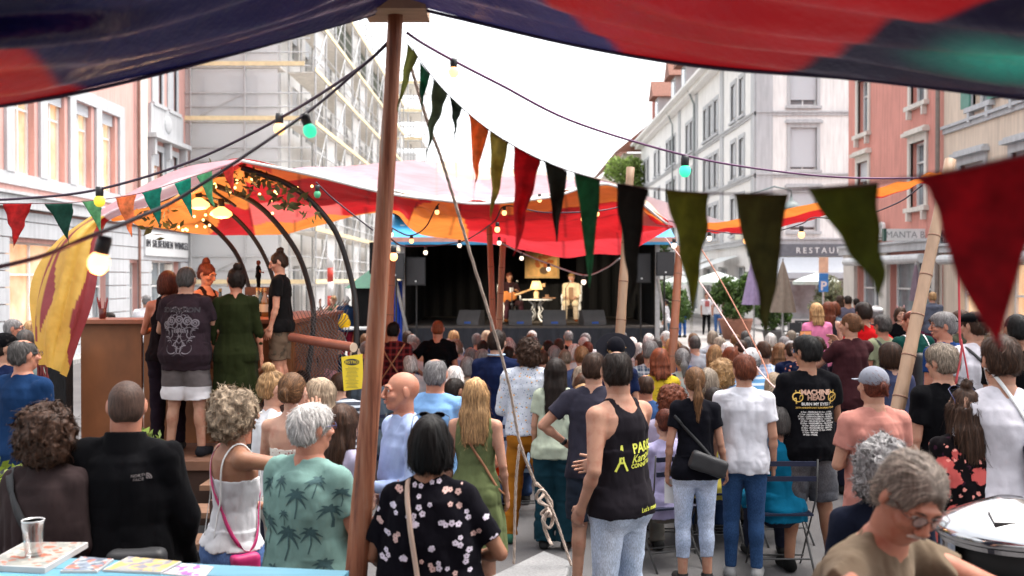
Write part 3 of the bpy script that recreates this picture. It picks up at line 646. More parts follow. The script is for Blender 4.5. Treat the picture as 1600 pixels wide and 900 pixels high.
def strap(B, a, b, wid, M_, name, parent=None, lift=.004, n=40, up=None):
    """a closed band round the torso through shoulder point a and hip point b (x, z), laid on the garment"""
    t = tree2_of(B); s = B.s; a = (a[0] * s, a[1] * s); b = (b[0] * s, b[1] * s); ctr = Vector(((a[0] + b[0]) / 2, 0, (a[1] + b[1]) / 2)); ax = Vector((a[0] - b[0], 0, a[1] - b[1])).normalized(); vs = []; L = (Vector((a[0], 0, a[1])) - ctr).length
    pts = []
    for k in range(n):
        th = 2 * math.pi * k / n; d = (ax * math.cos(th) * 1.6 + Vector((0, 1, 0)) * math.sin(th)).normalized(); hit = t.ray_cast(ctr + d * (.34 + .3 * abs(math.cos(th))), -d)
        if hit[0] is None: continue
        pts.append((hit[0] + hit[1] * lift, hit[1]))
    if len(pts) < 8: return None
    m = len(pts)
    # slacken: keep the band taut over hollows by averaging
    for _ in range(2):
        pts = [(pts[i][0] * .5 + (pts[i - 1][0] + pts[(i + 1) % m][0]) * .25, pts[i][1]) for i in range(m)]
    pts = [(p + nn * (lift + .003), nn) for p, nn in pts]
    for i in range(m):
        tg = (pts[(i + 1) % m][0] - pts[i - 1][0]).normalized(); sd_ = tg.cross(pts[i][1]).normalized() * wid / 2; nn = pts[i][1].normalized() * .0015
        vs += [pts[i][0] - sd_, pts[i][0] + sd_, pts[i][0] + sd_ - nn * 2, pts[i][0] - sd_ - nn * 2]
    fs = []
    for i in range(m):
        j = (i + 1) % m
        for q_ in range(4): fs.append((i * 4 + q_, i * 4 + (q_ + 1) % 4, j * 4 + (q_ + 1) % 4, j * 4 + q_))
    return mk(name, vs, fs, M_, parent or B.root, True)
def hpart(B, mb, name, M_, color=None, parent=None, smooth=True):
    """mesh given in head coordinates"""
    mb.v = [tuple(p) for p in xf(np.array(mb.v), B.Mh) * B.s]; return mb.build(name, M_, parent or B.root, smooth, color)
def glasses(B, col=(.03, .03, .03), up=0, dark=False):
    m = MB(); g = MB(); z = .008 + up
    for s_ in (-1, 1):
        ring = [(s_ * .032 + .024 * math.cos(t_), .107, z + .017 * math.sin(t_)) for t_ in np.linspace(0, 6.283, 13)]
        m.tube(ring, .0018, 6); m.tube([(s_ * .055, .106, z + .004), (s_ * .078, .09, z + .006), (s_ * .08, .0, z + .006), (s_ * .079, -.015, z - .008)], .002, 6); g.poly([Vector(p) for p in ring[:-1]])
    m.tube([(-.009, .108, z + .004), (.009, .108, z + .004)], .002, 6)
    if up:
        Rm = Matrix.Rotation(.7, 4, 'X'); 
        for b_ in (m, g): b_.v = [tuple(Rm @ Vector(p)) for p in b_.v]
    o = hpart(B, m, 'glasses', mat('glasses_frame_%.2f' % col[0], col, .3, .05), smooth=True)
    hpart(B, g, 'lens', mat('dark_lens', (.01, .01, .012), .08, .02, spec=.8) if dark else GLASSL, parent=o)
    return o
def hat_cap(B, col, kind='cap', pat=None, back=False):
    v = Vol((-.22, -.24, -.06), (.22, .24, .2), .006)
    if kind == 'cap':
        v.ell((0, -.012, .03), (.087, .107, .093)); v.plane((0, 0, .012), (0, .08, -1)); sgn = -1 if back else 1
        v.cone((-.035, sgn * .1, .028), (.035, sgn * .1, .028), .05, .05, .01, ((0, 0, 1), .12))
    elif kind == 'flat':
        v.ell((0, .0, .055), (.092, .12, .055)); v.plane((0, 0, .03), (0, .1, -1)); v.cone((-.03, .1, .035), (.03, .1, .035), .04, .04, .01, ((0, 0, 1), .15))
    elif kind == 'wide':
        v.ell((0, -.01, .05), (.086, .104, .09), k=.01); v.plane((0, 0, .03), (0, 0, -1)); v.cone((0, -.011, .035), (0, -.009, .035), .19, .19, .01, ((0, 0, 1), .04))
    elif kind == 'fedora':
        v.ell((0, -.01, .05), (.084, .104, .075), k=.01); v.plane((0, 0, .04), (0, 0, -1)); v.cone((0, -.011, .042), (0, -.009, .042), .13, .13, .01, ((0, 0, 1), .06))
    V, F = v.mesh(); return mk('hat' if kind in ('wide', 'fedora') else 'cap', xf(V, B.Mh) * B.s, F, CM(pat), B.root, color=col)
def pack(B, c, d, M_, name, parent=None, rz=0, rx=0, color=None):
    g = Vol((-d[0], -d[1], -d[2]), (d[0], d[1], d[2]), min(d) * .12); rr = min(d) * .3
    x, y, z = g.ax[0][:, None, None], g.ax[1][None, :, None], g.ax[2][None, None, :]
    qx, qy, qz = [np.maximum(np.abs(a) - d[i] / 2 + rr, 0) for i, a in enumerate((x, y, z))]; g.D = (np.sqrt(qx ** 2 + qy ** 2 + qz ** 2) - rr).astype(np.float32); g.disp(.004, 20, 20, 20, 3)
    V, F = g.mesh(); Mx = Matrix.Translation(c) @ Matrix.Rotation(rz, 4, 'Z') @ Matrix.Rotation(rx, 4, 'Y'); return mk(name, xf(V, Mx), F, M_, parent or B.root, color=color)
def m_glass(name='clear_glass', rough=.02, tint=(.9, .95, .95)):
    m = bpy.data.materials.new(name); m.use_nodes = True; n = m.node_tree; n.nodes.remove(n.nodes['Principled BSDF']); o = n.nodes['Material Output']
    t = n.nodes.new('ShaderNodeBsdfTransparent'); g = n.nodes.new('ShaderNodeBsdfGlossy'); g.inputs['Roughness'].default_value = rough; t.inputs[0].default_value = (*tint, 1)
    f = n.nodes.new('ShaderNodeLayerWeight'); f.inputs[0].default_value = .25; x = n.nodes.new('ShaderNodeMixShader'); n.links.new(f.outputs['Facing'], x.inputs[0]); n.links.new(t.outputs[0], x.inputs[1]); n.links.new(g.outputs[0], x.inputs[2]); n.links.new(x.outputs[0], o.inputs[0]); return m
GLASSL = m_glass()
# ---------------------------------------------------------------- setting: ground, buildings
def m_ground(name, a, b_, paver=0, crack=0):
    m, n, b = _base(name); v = coords(n); r = ramp(n, [(.35, a), (.65, b_)]); n.links.new(noise(n, v, .8, 8, .7), r.inputs[0]); r2 = ramp(n, [(.3, .8), (.7, 1.2)]); n.links.new(noise(n, v, 90, 3), r2.inputs[0])
    c = mixc(n, r.outputs[0], r2.outputs[0], 1.0, 'MULTIPLY')
    if paver:
        br = n.nodes.new('ShaderNodeTexBrick'); br.inputs['Scale'].default_value = paver; br.inputs['Mortar Size'].default_value = .02; br.inputs['Color1'].default_value = (.9, .9, .9, 1); br.inputs['Color2'].default_value = (1.1, 1.1, 1.1, 1); br.inputs['Mortar'].default_value = (.5, .5, .5, 1)
        n.links.new(v, br.inputs['Vector']); c = mixc(n, c, br.outputs[0], 1.0, 'MULTIPLY')
    n.links.new(c, b.inputs['Base Color']); b.inputs['Roughness'].default_value = .85; bump(n, b, noise(n, v, 120, 2), .4, .004); return m
g = MB(); g.poly([(-300, -60, 0), (300, -60, 0), (300, 900, 0), (-300, 900, 0)]); tag(g.build('ground', m_ground('asphalt', (.075, .073, .075), (.105, .1, .1))), kind='structure')
g = MB(); g.poly([(-60, 27.5, .004), (60, 27.5, .004), (60, 160, .004), (-60, 160, .004)]); tag(g.build('square_paving', m_ground('pavers', (.3, .28, .27), (.38, .35, .33), 2.2)), kind='structure')
for x0, x1 in ((-18, -11.2), (10.2, 18)):
    g = MB(); g.b2((x0, 6, -.02), (x1, 160, .12)); tag(g.build('pavement', m_ground('pavement_slab', (.3, .29, .28), (.36, .35, .34), 1.5)), kind='structure')
def m_plaster(name, col, var=.06):
    m, n, b = _base(name); v = coords(n); r = ramp(n, [(.35, tuple(c * (1 - var) for c in col)), (.65, tuple(c * (1 + var) for c in col))]); n.links.new(noise(n, v, .7, 8, .65), r.inputs[0])
    st = noise(n, coords(n, (3, 3, .25)), 3, 5); r2 = ramp(n, [(.35, .86), (.6, 1.03)]); n.links.new(st, r2.inputs[0]); n.links.new(mixc(n, r.outputs[0], r2.outputs[0], 1.0, 'MULTIPLY'), b.inputs['Base Color'])
    b.inputs['Roughness'].default_value = .9; bump(n, b, noise(n, v, 30, 4), .3, .01); return m
PINK = m_plaster('pink_plaster', (.64, .36, .32)); GSTONE = m_plaster('grey_stone', (.44, .45, .47)); WPL = m_plaster('white_plaster', (.82, .81, .79), .04); SALM = m_plaster('salmon_plaster', (.62, .27, .22), .08)
BEIG = m_plaster('beige_plaster', (.68, .56, .45)); CREAM = m_plaster('cream_stone', (.68, .64, .58)); GTRIM = m_plaster('pale_grey_trim', (.5, .51, .525), .06); LGREY = m_plaster('light_grey_plaster', (.8, .8, .8), .03)
ROOFT = mat('clay_tiles', (.22, .09, .06), .8, .3, 9, bs=.6, bd=.03)
def m_blind():
    m, n, b = _base('blind_slats'); v = coords(n, (1, 1, 1)); w_ = n.nodes.new('ShaderNodeTexWave'); w_.bands_direction = 'Z'; w_.inputs['Scale'].default_value = 6; n.links.new(v, w_.inputs[0]); r = ramp(n, [(0, (.46, .48, .51)), (.5, (.62, .64, .67))]); n.links.new(w_.outputs[0], r.inputs[0]); n.links.new(r.outputs[0], b.inputs['Base Color']); b.inputs['Roughness'].default_value = .6; bump(n, b, w_.outputs[0], .5, .02); return m
BLIND = m_blind()
def m_pane(name, tint=(.2, .23, .25), warm=0):
    m, n, b = _base(name); v = coords(n); r = ramp(n, [(.35, tuple(c * .6 for c in tint)), (.65, tuple(c * 1.5 for c in tint))]); n.links.new(noise(n, v, 1.3, 4), r.inputs[0]); n.links.new(r.outputs[0], b.inputs['Base Color']); b.inputs['Roughness'].default_value = .08; b.inputs['Specular IOR Level'].default_value = .9
    if warm:
        r2 = ramp(n, [(.35, (1, .42, .16)), (.6, (1, .68, .4))]); n.links.new(noise(n, coords(n, (1, 1, .4)), 2.2, 3), r2.inputs[0]); n.links.new(r2.outputs[0], b.inputs['Emission Color']); b.inputs['Emission Strength'].default_value = warm
    return m
PANE = m_pane('window_pane'); PANEW = m_pane('lit_curtained_pane', (.5, .35, .25), .2); PANES = m_pane('lit_shop_pane', (.15, .12, .1), .22)
DARKW = mat('dark_opening', (.02, .02, .02), .8, .1)
def facade(root, M, W, H, wins, wallm, trim, depth=.35, z0=0, frame=WHITE, name='wall', thick=.3):
    """wall in the local plane y=0 (x along, z up, -y outwards) with real openings. wins: (x, z, w, h, kind)"""
    xs = sorted({0, W} | {w_[0] for w_ in wins} | {w_[0] + w_[2] for w_ in wins}); zs = sorted({z0, H} | {w_[1] for w_ in wins} | {w_[1] + w_[3] for w_ in wins})
    mb = MB(M)
    for i in range(len(xs) - 1):
        for j in range(len(zs) - 1):
            cx, cz = (xs[i] + xs[i + 1]) / 2, (zs[j] + zs[j + 1]) / 2
            if any(a < cx < a + c and b < cz < b + d for a, b, c, d, *_ in wins): continue
            mb.poly([(xs[i], 0, zs[j]), (xs[i + 1], 0, zs[j]), (xs[i + 1], 0, zs[j + 1]), (xs[i], 0, zs[j + 1])])
    for a, b, c, d, *_ in wins:
        p = [(a, b), (a + c, b), (a + c, b + d), (a, b + d)]
        for i in range(4): q = p[(i + 1) % 4]; mb.poly([(p[i][0], 0, p[i][1]), (p[i][0], thick, p[i][1]), (q[0], thick, q[1]), (q[0], 0, q[1])])
    wall = mb.build(name, wallm, root)
    for a, b, c, d, kd, *o in wins:
        tr = MB(M); e = .14
        if 'x' not in kd:
            tr.b2((a - e, -.05, b - .02), (a, .06, b + d)); tr.b2((a + c, -.05, b - .02), (a + c + e, .06, b + d)); tr.b2((a - e, -.052, b + d), (a + c + e, .06, b + d + .2))
            tr.b2((a - e - .06, -.14, b - .14), (a + c + e + .06, .08, b - .02))
            if 'c' in kd: tr.b2((a - e - .1, -.2, b + d + .2), (a + c + e + .1, .05, b + d + .3)); tr.b2((a - e - .05, -.13, b + d + .3), (a + c + e + .05, .05, b + d + .36))
            if 'b' in kd:
                for xx in (a - .05, a + c - .05): tr.b2((xx, -.13, b - .38), (xx + .1, .02, b - .14))
        fr = MB(M); y = .16; t = .06
        fr.b2((a, y, b), (a + t, y + .06, b + d)); fr.b2((a + c - t, y, b), (a + c, y + .06, b + d)); fr.b2((a + t, y, b), (a + c - t, y + .06, b + t)); fr.b2((a + t, y, b + d - t), (a + c - t, y + .06, b + d))
        nm = 2 if 'w' in kd else 1
        for k in range(1, nm + 1 if nm > 1 else 2): xx = a + c * k / (nm + 1); fr.b2((xx - .03, y, b + t), (xx + .03, y + .058, b + d - t))
        fr.b2((a + t, y + .002, b + d * .68), (a + c - t, y + .056, b + d * .68 + .05))
        f = fr.build('window', frame, root)
        pn = MB(M); pn.b2((a, y + .07, b), (a + c, y + .08, b + d)); pn.build('pane', PANEW if 'l' in kd else PANE, f)
        if 'x' not in kd: tr.build('window_surround', trim, f)
        if 's' in kd: s_ = MB(M); fr_ = o[0] if o else .8; s_.b2((a + .01, .08, b + d * (1 - fr_)), (a + c - .01, .13, b + d)); s_.build('roller_blind', BLIND, f)
        if 'h' in kd:
            s_ = MB(M)
            for xx in (a - c * .5, a + c): s_.b2((xx, -.1, b), (xx + c * .5, -.054, b + d))
            s_.build('shutter', mat('green_shutter', (.1, .25, .2), .6), f)
    return wall
def band(root, M, x0, x1, z, h, d, m, name='cornice'):
    b = MB(M); b.b2((x0, -d, z), (x1, .02, z + h)); b.b2((x0, -d - .06, z + h), (x1, .02, z + h + .07)); return b.build(name, m, root)
def rusticated(root, M, x0, x1, z0, z1, m, name='pilaster', d=.08, course=.42):
    b = MB(M); z = z0
    while z < z1 - .05: b.b2((x0, -d, z), (x1, .02, min(z + course - .03, z1))); z += course
    return b.build(name, m, root)
# pink corner building on the left: facade plane x=-12 running from y=14 to y=38 (local x from 0 to 24)
LX0 = -12.0; ML = Matrix.Translation((LX0, 14, 0)) @ Matrix.Rotation(R(90), 4, 'Z')
r = empty('town_house', (LX0, 26, 0), 0, 'pink rendered town house with grey stone ground floor and lit curtained windows', 'building')
ML2 = Matrix.Translation((0, -26 + 14, 0)) @ Matrix.Rotation(R(90), 4, 'Z')
wins = []
for k in range(9): x = 5.0 + k * 1.62; 
for x in (3.2, 4.9, 6.6, 8.3, 10.0, 11.7, 13.4, 15.1): wins.append((x, 4.75, 1.05, 2.35, 'lxs', .14))
for x in (3.2, 4.9, 6.6, 8.3, 10.0, 11.7, 13.4, 15.1): wins.append((x, 8.8, 1.05, 2.2, 's', .5))
wins += [(19.3, 4.6, .85, 1.9, 'ls', .25), (20.8, 4.6, .85, 1.9, 's', .8), (19.3, 8.1, .85, 2.1, 's', 1.0), (20.8, 8.1, .85, 2.1, 's', 1.0)]
wins += [(4.5, .5, 3.2, 2.6, 'lx'), (9.6, .5, 3.0, 2.6, 'lx'), (14.2, .1, 1.2, 2.7, 'x'), (17.0, .1, .9, 2.6, 'x'), (18.9, .05, 2.9, 2.75, 'x')]
facade(r, ML2, 24, 13.5, wins, PINK, GTRIM, frame=WHITE)
gm = MB(ML2)   # ground floor stone facing with openings left free
ops = [(4.5, 7.7, .5, 3.1), (9.6, 12.6, .5, 3.1), (14.2, 15.4, .1, 2.8), (17.0, 17.9, .1, 2.7), (18.9, 21.8, .05, 2.8)]
z = 0
while z < 3.85:
    z1 = min(z + .4, 3.85); xs = [0]
    for a, b_, c, d in ops:
        if c - .05 < z and z < d: xs += [a, b_]
    xs.append(24)
    for i in range(0, len(xs), 2):
        if xs[i + 1] - xs[i] > .05: gm.b2((xs[i], -.1, z), (xs[i + 1], -.003, z1 - .025))
    z += .4
gm.build('stone_facing', GSTONE, r)
band(r, ML2, 0, 24.1, 3.9, .3, .22, GTRIM); band(r, ML2, 0, 24.1, 13.3, .3, .5, GTRIM)
b = MB(ML2); b.b2((2.9, -.06, 4.45), (16.7, -.003, 4.75)); b.b2((2.9, -.08, 7.1), (16.7, -.003, 7.45))
for x in (2.9, 4.45, 6.15, 7.85, 9.55, 11.25, 12.95, 14.65, 16.35): b.b2((x, -.075, 4.75), (x + .38, -.003, 7.1))
b.build('window_bay', GTRIM, r)
for x0, x1 in ((17.9, 18.6), (23.1, 23.9)): b = MB(ML2); b.b2((x0, -.09, 4.25), (x1, -.003, 13.28)); b.build('pilaster', CREAM, r)
b = MB(ML2); b.b2((18.9, -.1, 7.0), (22.1, -.003, 8.0)); b.b2((18.7, -.35, 6.85), (22.3, -.003, 7.0)); b.sph((20.5, -.1, 7.5), (.35, .08, .3), 14, 8)
for x in (18.85, 20.3, 21.95): b.b2((x, -.25, 6.3), (x + .18, -.003, 6.84)); b.b2((x, -.12, 4.5), (x + .18, -.004, 6.3))
b.build('window_pediment', GTRIM, r)
b = MB(ML2); b.b2((18.2, -.16, 2.95), (22.4, -.1, 3.75)); sg = b.build('sign_board', mat('sign_stone', (.62, .63, .64), .8, .04), r)
text_obj('IM SILBERNEN WINKEL', .36, ML2 @ Matrix.Translation((20.3, -.17, 3.23)) @ Matrix.Rotation(R(90), 4, 'X'), mat('dark_lettering', (.06, .06, .07), .5), 'lettering', sg, .02, space=1.15)
for x in (19.35, 21.3): b = MB(ML2); b.lathe([(.3, 0), (.3, .2), (.24, .25), (.22, 2.3), (.3, 2.4), (.3, 2.6)], (x, .35, .1), 16); b.build('entrance_column', CREAM, r)
b = MB(ML2); b.tube([(17.75, -.13, 0), (17.75, -.13, 13.2)], .05); b.build('downpipe', mat('copper_pipe', (.25, .13, .1), .5), r)
b = MB(); b.b2((-3.5, -12, 0), (-.02, 12, 13.4)); b.v = [(v[0] - .4, v[1], v[2]) for v in b.v]; b.build('core', PINK, r)
b = MB(); b.add([(-.0, -12, 13.7), (0, 12, 13.7), (-6, 12, 17.5), (-6, -12, 17.5)], [(0, 1, 2, 3)]); b.build('roof', ROOFT, r)
# scaffolded house beyond it
r = empty('scaffolded_house', (-8.8, 38, 0), 0, 'pale house wrapped in steel scaffolding with white netting and yellow toe boards', 'building')
MF = Matrix.Translation((-5.2, 0, 0)); MS = Matrix.Translation((0, 0, 0)) @ Matrix.Rotation(R(90), 4, 'Z')
facade(r, MF, 5.2, 14, [(1.2, 4.8, 1.1, 1.9, 'sx', .9), (3.2, 4.8, 1.1, 1.9, 'sx', .9), (1.2, 8, 1.1, 1.9, 'sx', .9), (3.2, 8, 1.1, 1.9, 'sx', .9)], LGREY, LGREY)
facade(r, MS, 32, 14, [(2 + k * 2.5, zz, 1.2, 1.9, 'sx', .6) for k in range(12) for zz in (4.8, 8, 11)] + [(2 + k * 2.5, .2, 1.3, 2.5, 'x') for k in range(12)], WPL, GTRIM)
b = MB(); b.add([(.9, -.5, 14), (.9, 32, 14), (-5, 32, 17.6), (-5, -.5, 17.6)], [(0, 1, 2, 3)]); b.add([(-5.2, -.6, 14), (.9, -.6, 14), (-5, -.6, 17.6)], [(0, 1, 2)]); b.b2((-5.2, -.55, 13.75), (.95, 32, 13.95)); b.build('roof', mat('green_grey_roof', (.2, .24, .2), .6), r)
b = MB(); b.b2((-3, .5, 0), (-.4, 31, 13.9)); b.build('core', LGREY, r)
sc = empty('scaffold', (-8.8, 38, 0), 0, 'galvanised tube scaffold standing along the pale house front', 'scaffold')
ysp = [-.2 + 2.2 * k for k in range(15)]
def stand(xs_, ys_, name='standard'):
    b = MB()
    for x in xs_:
        for y in ys_: b.tube([(x, y, 0), (x, y, 16.2)], .045, 6)
    return b
b = MB()
for x in (.35, 1.35):
    for y in ysp: b.tube([(x, y, 0), (x, y, 15.6 - (y > 22) * 1)], .04, 6)
for x in (-5.0, -3.0, -1.0):
    for y in (-1.4, -.5): b.tube([(x, y, 0), (x, y, 15.6)], .04, 6)
b.build('scaffold_standard', STEEL, sc)
b = MB(); bd = MB(); tb = MB(); nt_ = MB()
for lv in range(1, 8):
    zz = lv * 2.0
    for dz_ in (.0, .5, 1.0):
        b.tube([(1.35, ysp[0] - .3, zz + dz_), (1.35, ysp[-1], zz + dz_)], .028, 6); b.tube([(-5.2, -1.4, zz + dz_), (1.4, -1.4, zz + dz_)], .028, 6)
    bd.b2((.35, -.4, zz - .06), (1.35, ysp[-1], zz - .01)); bd.b2((-5.2, -1.4, zz - .06), (.3, -.5, zz - .01))
    tb.b2((1.38, -.4, zz), (1.41, ysp[-1], zz + .16)); tb.b2((-5.2, -1.44, zz), (1.2, -1.41, zz + .16))
    for k in range(0, 14, 2): b.tube([(1.37, ysp[k], zz), (1.37, ysp[k + 1], zz + 2)], .022, 5)
    for y in ysp: b.tube([(.35, y, zz), (1.35, y, zz)], .028, 5)
    b.tube([(-3, -1.42, zz), (-1, -1.42, zz + 1)], .02, 5)
b.build('ledger_rails', STEEL, sc); bd.build('deck_boards', mat('deck_alu', (.7, .66, .6), .6, .15), sc); tb.build('toe_boards', mat('yellow_toe_board', (.8, .64, .38), .6, .1), sc)
nm_ = bpy.data.materials.new('scaffold_net'); nm_.use_nodes = True; n = nm_.node_tree; bb = n.nodes['Principled BSDF']; bb.inputs['Base Color'].default_value = (.8, .8, .8, 1); bb.inputs['Alpha'].default_value = .5; bb.inputs['Roughness'].default_value = .9
b = MB(); nf = 40
for i in range(14):
    for lv in range(0, 7):
        if (i * 7 + lv * 3) % 5 < 2: 
            y0, y1, z0_, z1_ = ysp[i], ysp[i + 1], lv * 2.0 + .1, lv * 2.0 + 2
            b.add([(1.3, y0, z0_), (1.26, (y0 + y1) / 2, z0_), (1.3, y1, z0_), (1.3, y1, z1_), (1.24, (y0 + y1) / 2, z1_), (1.3, y0, z1_)], [(0, 1, 4, 5), (1, 2, 3, 4)])
for lv in range(0, 7): b.add([(-5.1, -1.36, lv * 2.0 + .1), (.2, -1.36, lv * 2.0 + .1), (.2, -1.36, lv * 2 + 1.9), (-5.1, -1.36, lv * 2 + 1.9)], [(0, 1, 2, 3)])
b.build('dust_net', nm_, sc)
# far end of the street on the left: another scaffold bay and stair tower
sc2 = empty('scaffold_tower', (-8.4, 71, 0), 0, 'tall far scaffold tower closing the left side of the street', 'scaffold'); b = MB()
for x in (-3, -2, -1, 0, 1, 2):
    for y in (0, 2, 4): b.tube([(x, y, 0), (x, y, 17)], .05, 5)
for lv in range(1, 9):
    for y in (0, 4): b.tube([(-3, y, lv * 2), (2, y, lv * 2)], .04, 5); b.tube([(-3, y, lv * 2 + 1), (2, y, lv * 2 + 1)], .04, 5)
    b.tube([(-3, 0, lv * 2), (2, 0, lv * 2 - 2)], .04, 5)
b.build('tubes', STEEL, sc2); b = MB()
for lv in range(1, 9): b.b2((-3, -.06, lv * 2), (2, 4, lv * 2 + .05)); 
b.build('deck_boards', MATS['deck_alu'], sc2); b = MB()
for lv in range(1, 9): b.b2((-3, -.1, lv * 2 + .06), (2, -.07, lv * 2 + .24))
b.build('toe_boards', MATS['yellow_toe_board'], sc2)
r = empty('far_house', (-9, 78, 0), 0, 'pale far house closing the street behind the scaffold tower', 'building'); facade(r, Matrix.Translation((-6, 0, 0)), 7.5, 12, [(1 + k * 2, zz, 1, 1.8, 'x') for k in range(3) for zz in (1, 4.5, 8)], LGREY, GTRIM); b = MB(); b.b2((-6, .4, 0), (1.4, 10, 12.1)); b.build('core', LGREY, r)
# white corner house on the right
r = empty('white_corner_house', (11, 45, 0), 0, 'large white corner house with grey string courses, roller blinds and dormers', 'building')
MF = Matrix.Identity(4); MS = Matrix.Translation((0, 40, 0)) @ Matrix.Rotation(R(-90), 4, 'Z')
wf = []
for x in (1.55, 4.5, 7.3): wf += [(x, 4.35, 1.2, 1.75, 'sc', .9), (x, 7.1, 1.2, 1.9, 'sc', .93), (x, 10.0, 1.2, 1.75, 's', .85)]
facade(r, MF, 10, 13.6, wf + [(1.2, .3, 8.0, 2.6, 'x')], WPL, GTRIM)
ws = []
for zz in (4.35, 7.1, 10.0):
    for y in (2.2, 4.0, 8.2, 9.7, 11.2, 15.5, 17.0, 22, 23.5, 25, 29, 31, 35, 37): ws.append((40 - y - 1.0, zz, 1.0, 1.8, 's', .85))
facade(r, MS, 40, 13.6, ws + [(40 - y - 2.2, .3, 2.2, 2.5, 'x') for y in (2, 6, 10, 14, 20, 26, 32)], WPL, GTRIM)
for M_, W_l in ((MF, 10), (MS, 40)):
    for zz in (6.75, 9.55): band(r, M_, 0, W_l, zz, .12, .08, GTRIM)
    band(r, M_, -.2, W_l, 3.75, .2, .2, GTRIM)
    b = MB(M_); b.b2((-.6, -.9, 13.45), (W_l, 0, 13.6)); b.b2((-.5, -.5, 13.2), (W_l, -.003, 13.45)); b.build('eaves', WPL, r)
for y in (0, 6.8, 14, 20): b = MB(MS); b.b2((40 - y - .7, -.07, 4), (40 - y, -.004, 13.15)); b.build('quoin', GTRIM, r)
b = MB(MF); b.b2((0, -.07, 4), (.75, -.004, 13.15)); b.build('quoin', GTRIM, r)
b = MB(); b.add([(-.9, -.9, 13.6), (-.9, 40, 13.6), (4, 40, 17.5), (4, 4, 17.5), (10, -.9, 13.6), (10, 4, 17.5)], [(0, 1, 2, 3), (0, 3, 5, 4)]); b.build('roof', ROOFT, r)
b = MB(); b.b2((.4, .4, 0), (10, 39.9, 13.55)); b.build('core', WPL, r)
for y in (16, 20, 27.5):
    b = MB(); b.b2((-.35, y, 13.7), (2.2, y + 1.8, 15.5)); d_ = b.build('dormer', GTRIM, r); b = MB(); b.prism([(-.8, y - .3, 15.4), (-.8, y + 2.1, 15.4), (-.8, y + .9, 16.7)], (3.4, 0, 0)); b.build('dormer_roof', ROOFT, d_); b = MB(); b.b2((-.38, y + .4, 14), (-.355, y + 1.4, 15.2)); b.build('dormer_window', PANE, d_)
for y in (31, 36): b = MB(); b.b2((.5, y, 14), (1.3, y + 1, 17)); b.build('chimney', mat('brick_red', (.35, .13, .1), .9), r)
for y in (14.5, 22.5): b = MB(); b.tube([(-.5, y, 13.4), (-.15, y, 12.6), (-.15, y, .2)], .06); b.build('downpipe', mat('zinc', (.25, .28, .28), .5), r)
b = MB(); b.b2((-.35, -.5, 3.2), (9.9, -.004, 3.74)); fb = b.build('shop_fascia', mat('dark_fascia', (.12, .13, .15), .5), r)
text_obj('RESTAURANT', .36, Matrix.Translation((3.2, -.51, 3.33)) @ Matrix.Rotation(R(90), 4, 'X'), WHITE, 'lettering', fb, .02, space=1.5)
b = MB(); b.add([(.2, -.5, 3.15), (9.5, -.5, 3.15), (9.5, -2.0, 2.45), (.2, -2.0, 2.45), (9.5, -2.0, 2.2), (.2, -2.0, 2.2)], [(0, 1, 2, 3), (3, 2, 4, 5)]); b.build('awning', mat('grey_awning', (.42, .45, .49), .8, .05), r)
b = MB(); b.b2((1.2, .9, .3), (9.2, .95, 2.9)); lp = b.build('shop_interior', PANES, r)
b = MB()
rs = random.Random(4)
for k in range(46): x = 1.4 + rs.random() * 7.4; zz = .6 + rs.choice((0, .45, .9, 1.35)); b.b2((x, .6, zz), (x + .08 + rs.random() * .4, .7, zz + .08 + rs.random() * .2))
b.build('bar_shelf_goods', emis('warm_goods_glow', (1, .55, .2), .5), r)  # the goods themselves glow, shelf lighting put into their material
b = MB(); b.b2((-.05, -.12, 4.5), (-.11, 2.4, 5.1)); 
# shop front along the side street face with white awning
for y0, y1 in ((3, 7), (9, 13)): b = MB(); b.add([(-.1, y0, 3.3), (-.1, y1, 3.3), (-2.6, y1, 2.4), (-2.6, y0, 2.4), (-2.6, y1, 2.15), (-2.6, y0, 2.15)], [(0, 1, 2, 3), (3, 2, 4, 5)]); b.build('awning', mat('white_awning', (.66, .68, .67), .8, .04), r)
b = MB(); b.b2((-.1, .5, 4.05), (-.22, 3.2, 4.65)); b.build('blank_sign_panel', mat('cream_sign', (.72, .68, .55), .5), r)
# salmon house and beige house (right side, facade plane x=11)
MR = Matrix.Translation((0, 0, 0)) @ Matrix.Rotation(R(-90), 4, 'Z')
r = empty('salmon_house', (11, 32.6, 0), 0, 'salmon red rendered house with white framed windows above the bar', 'building')
ws = [(.9, 4.15, .95, 1.7, 'cbs', .35), (.9, 6.75, .95, 1.7, 'cb'), (5.1, 4.15, 1.0, 1.75, 'cb'), (5.1, 6.95, 1.0, 1.7, 'cb')]
facade(r, MR, 7.2, 12.5, ws + [(1.0, .15, 2.0, 2.55, 'x'), (3.7, .15, 3.0, 2.55, 'x')], SALM, CREAM)
band(r, MR, -.2, 7.2, 2.95, .22, .25, GTRIM); [(lambda b: (b.b2(*q_), b.build('shop_pier', CREAM, r)))(MB(MR)) for q_ in (((-.1, -.12, .0), (.9, -.003, 2.95)), ((3.05, -.12, 0), (3.65, -.004, 2.95)), ((6.75, -.12, 0), (7.15, -.004, 2.95)), ((-.1, -.1, 12.2), (7.2, -.003, 12.6)))]
b = MB(); b.b2((.4, -7.1, 0), (9, -.01, 12.4)); b.b2((.01, -.32, 0), (9, -.005, 12.49)); b.build('core', SALM, r)
for x0, x1 in ((.9, 3.1), (3.6, 6.8)):
    b = MB(MR); b.tube([(x0, -.38, 2.72), (x1, -.38, 2.72)], .13, 12); b.build('awning_cassette', mat('cassette_grey', (.55, .56, .57), .4), r)
b = MB(MR); b.tube([(7.15, -.14, 0), (7.15, -.14, 12)], .06); b.build('downpipe', mat('zinc_brown', (.2, .16, .14), .5), r)
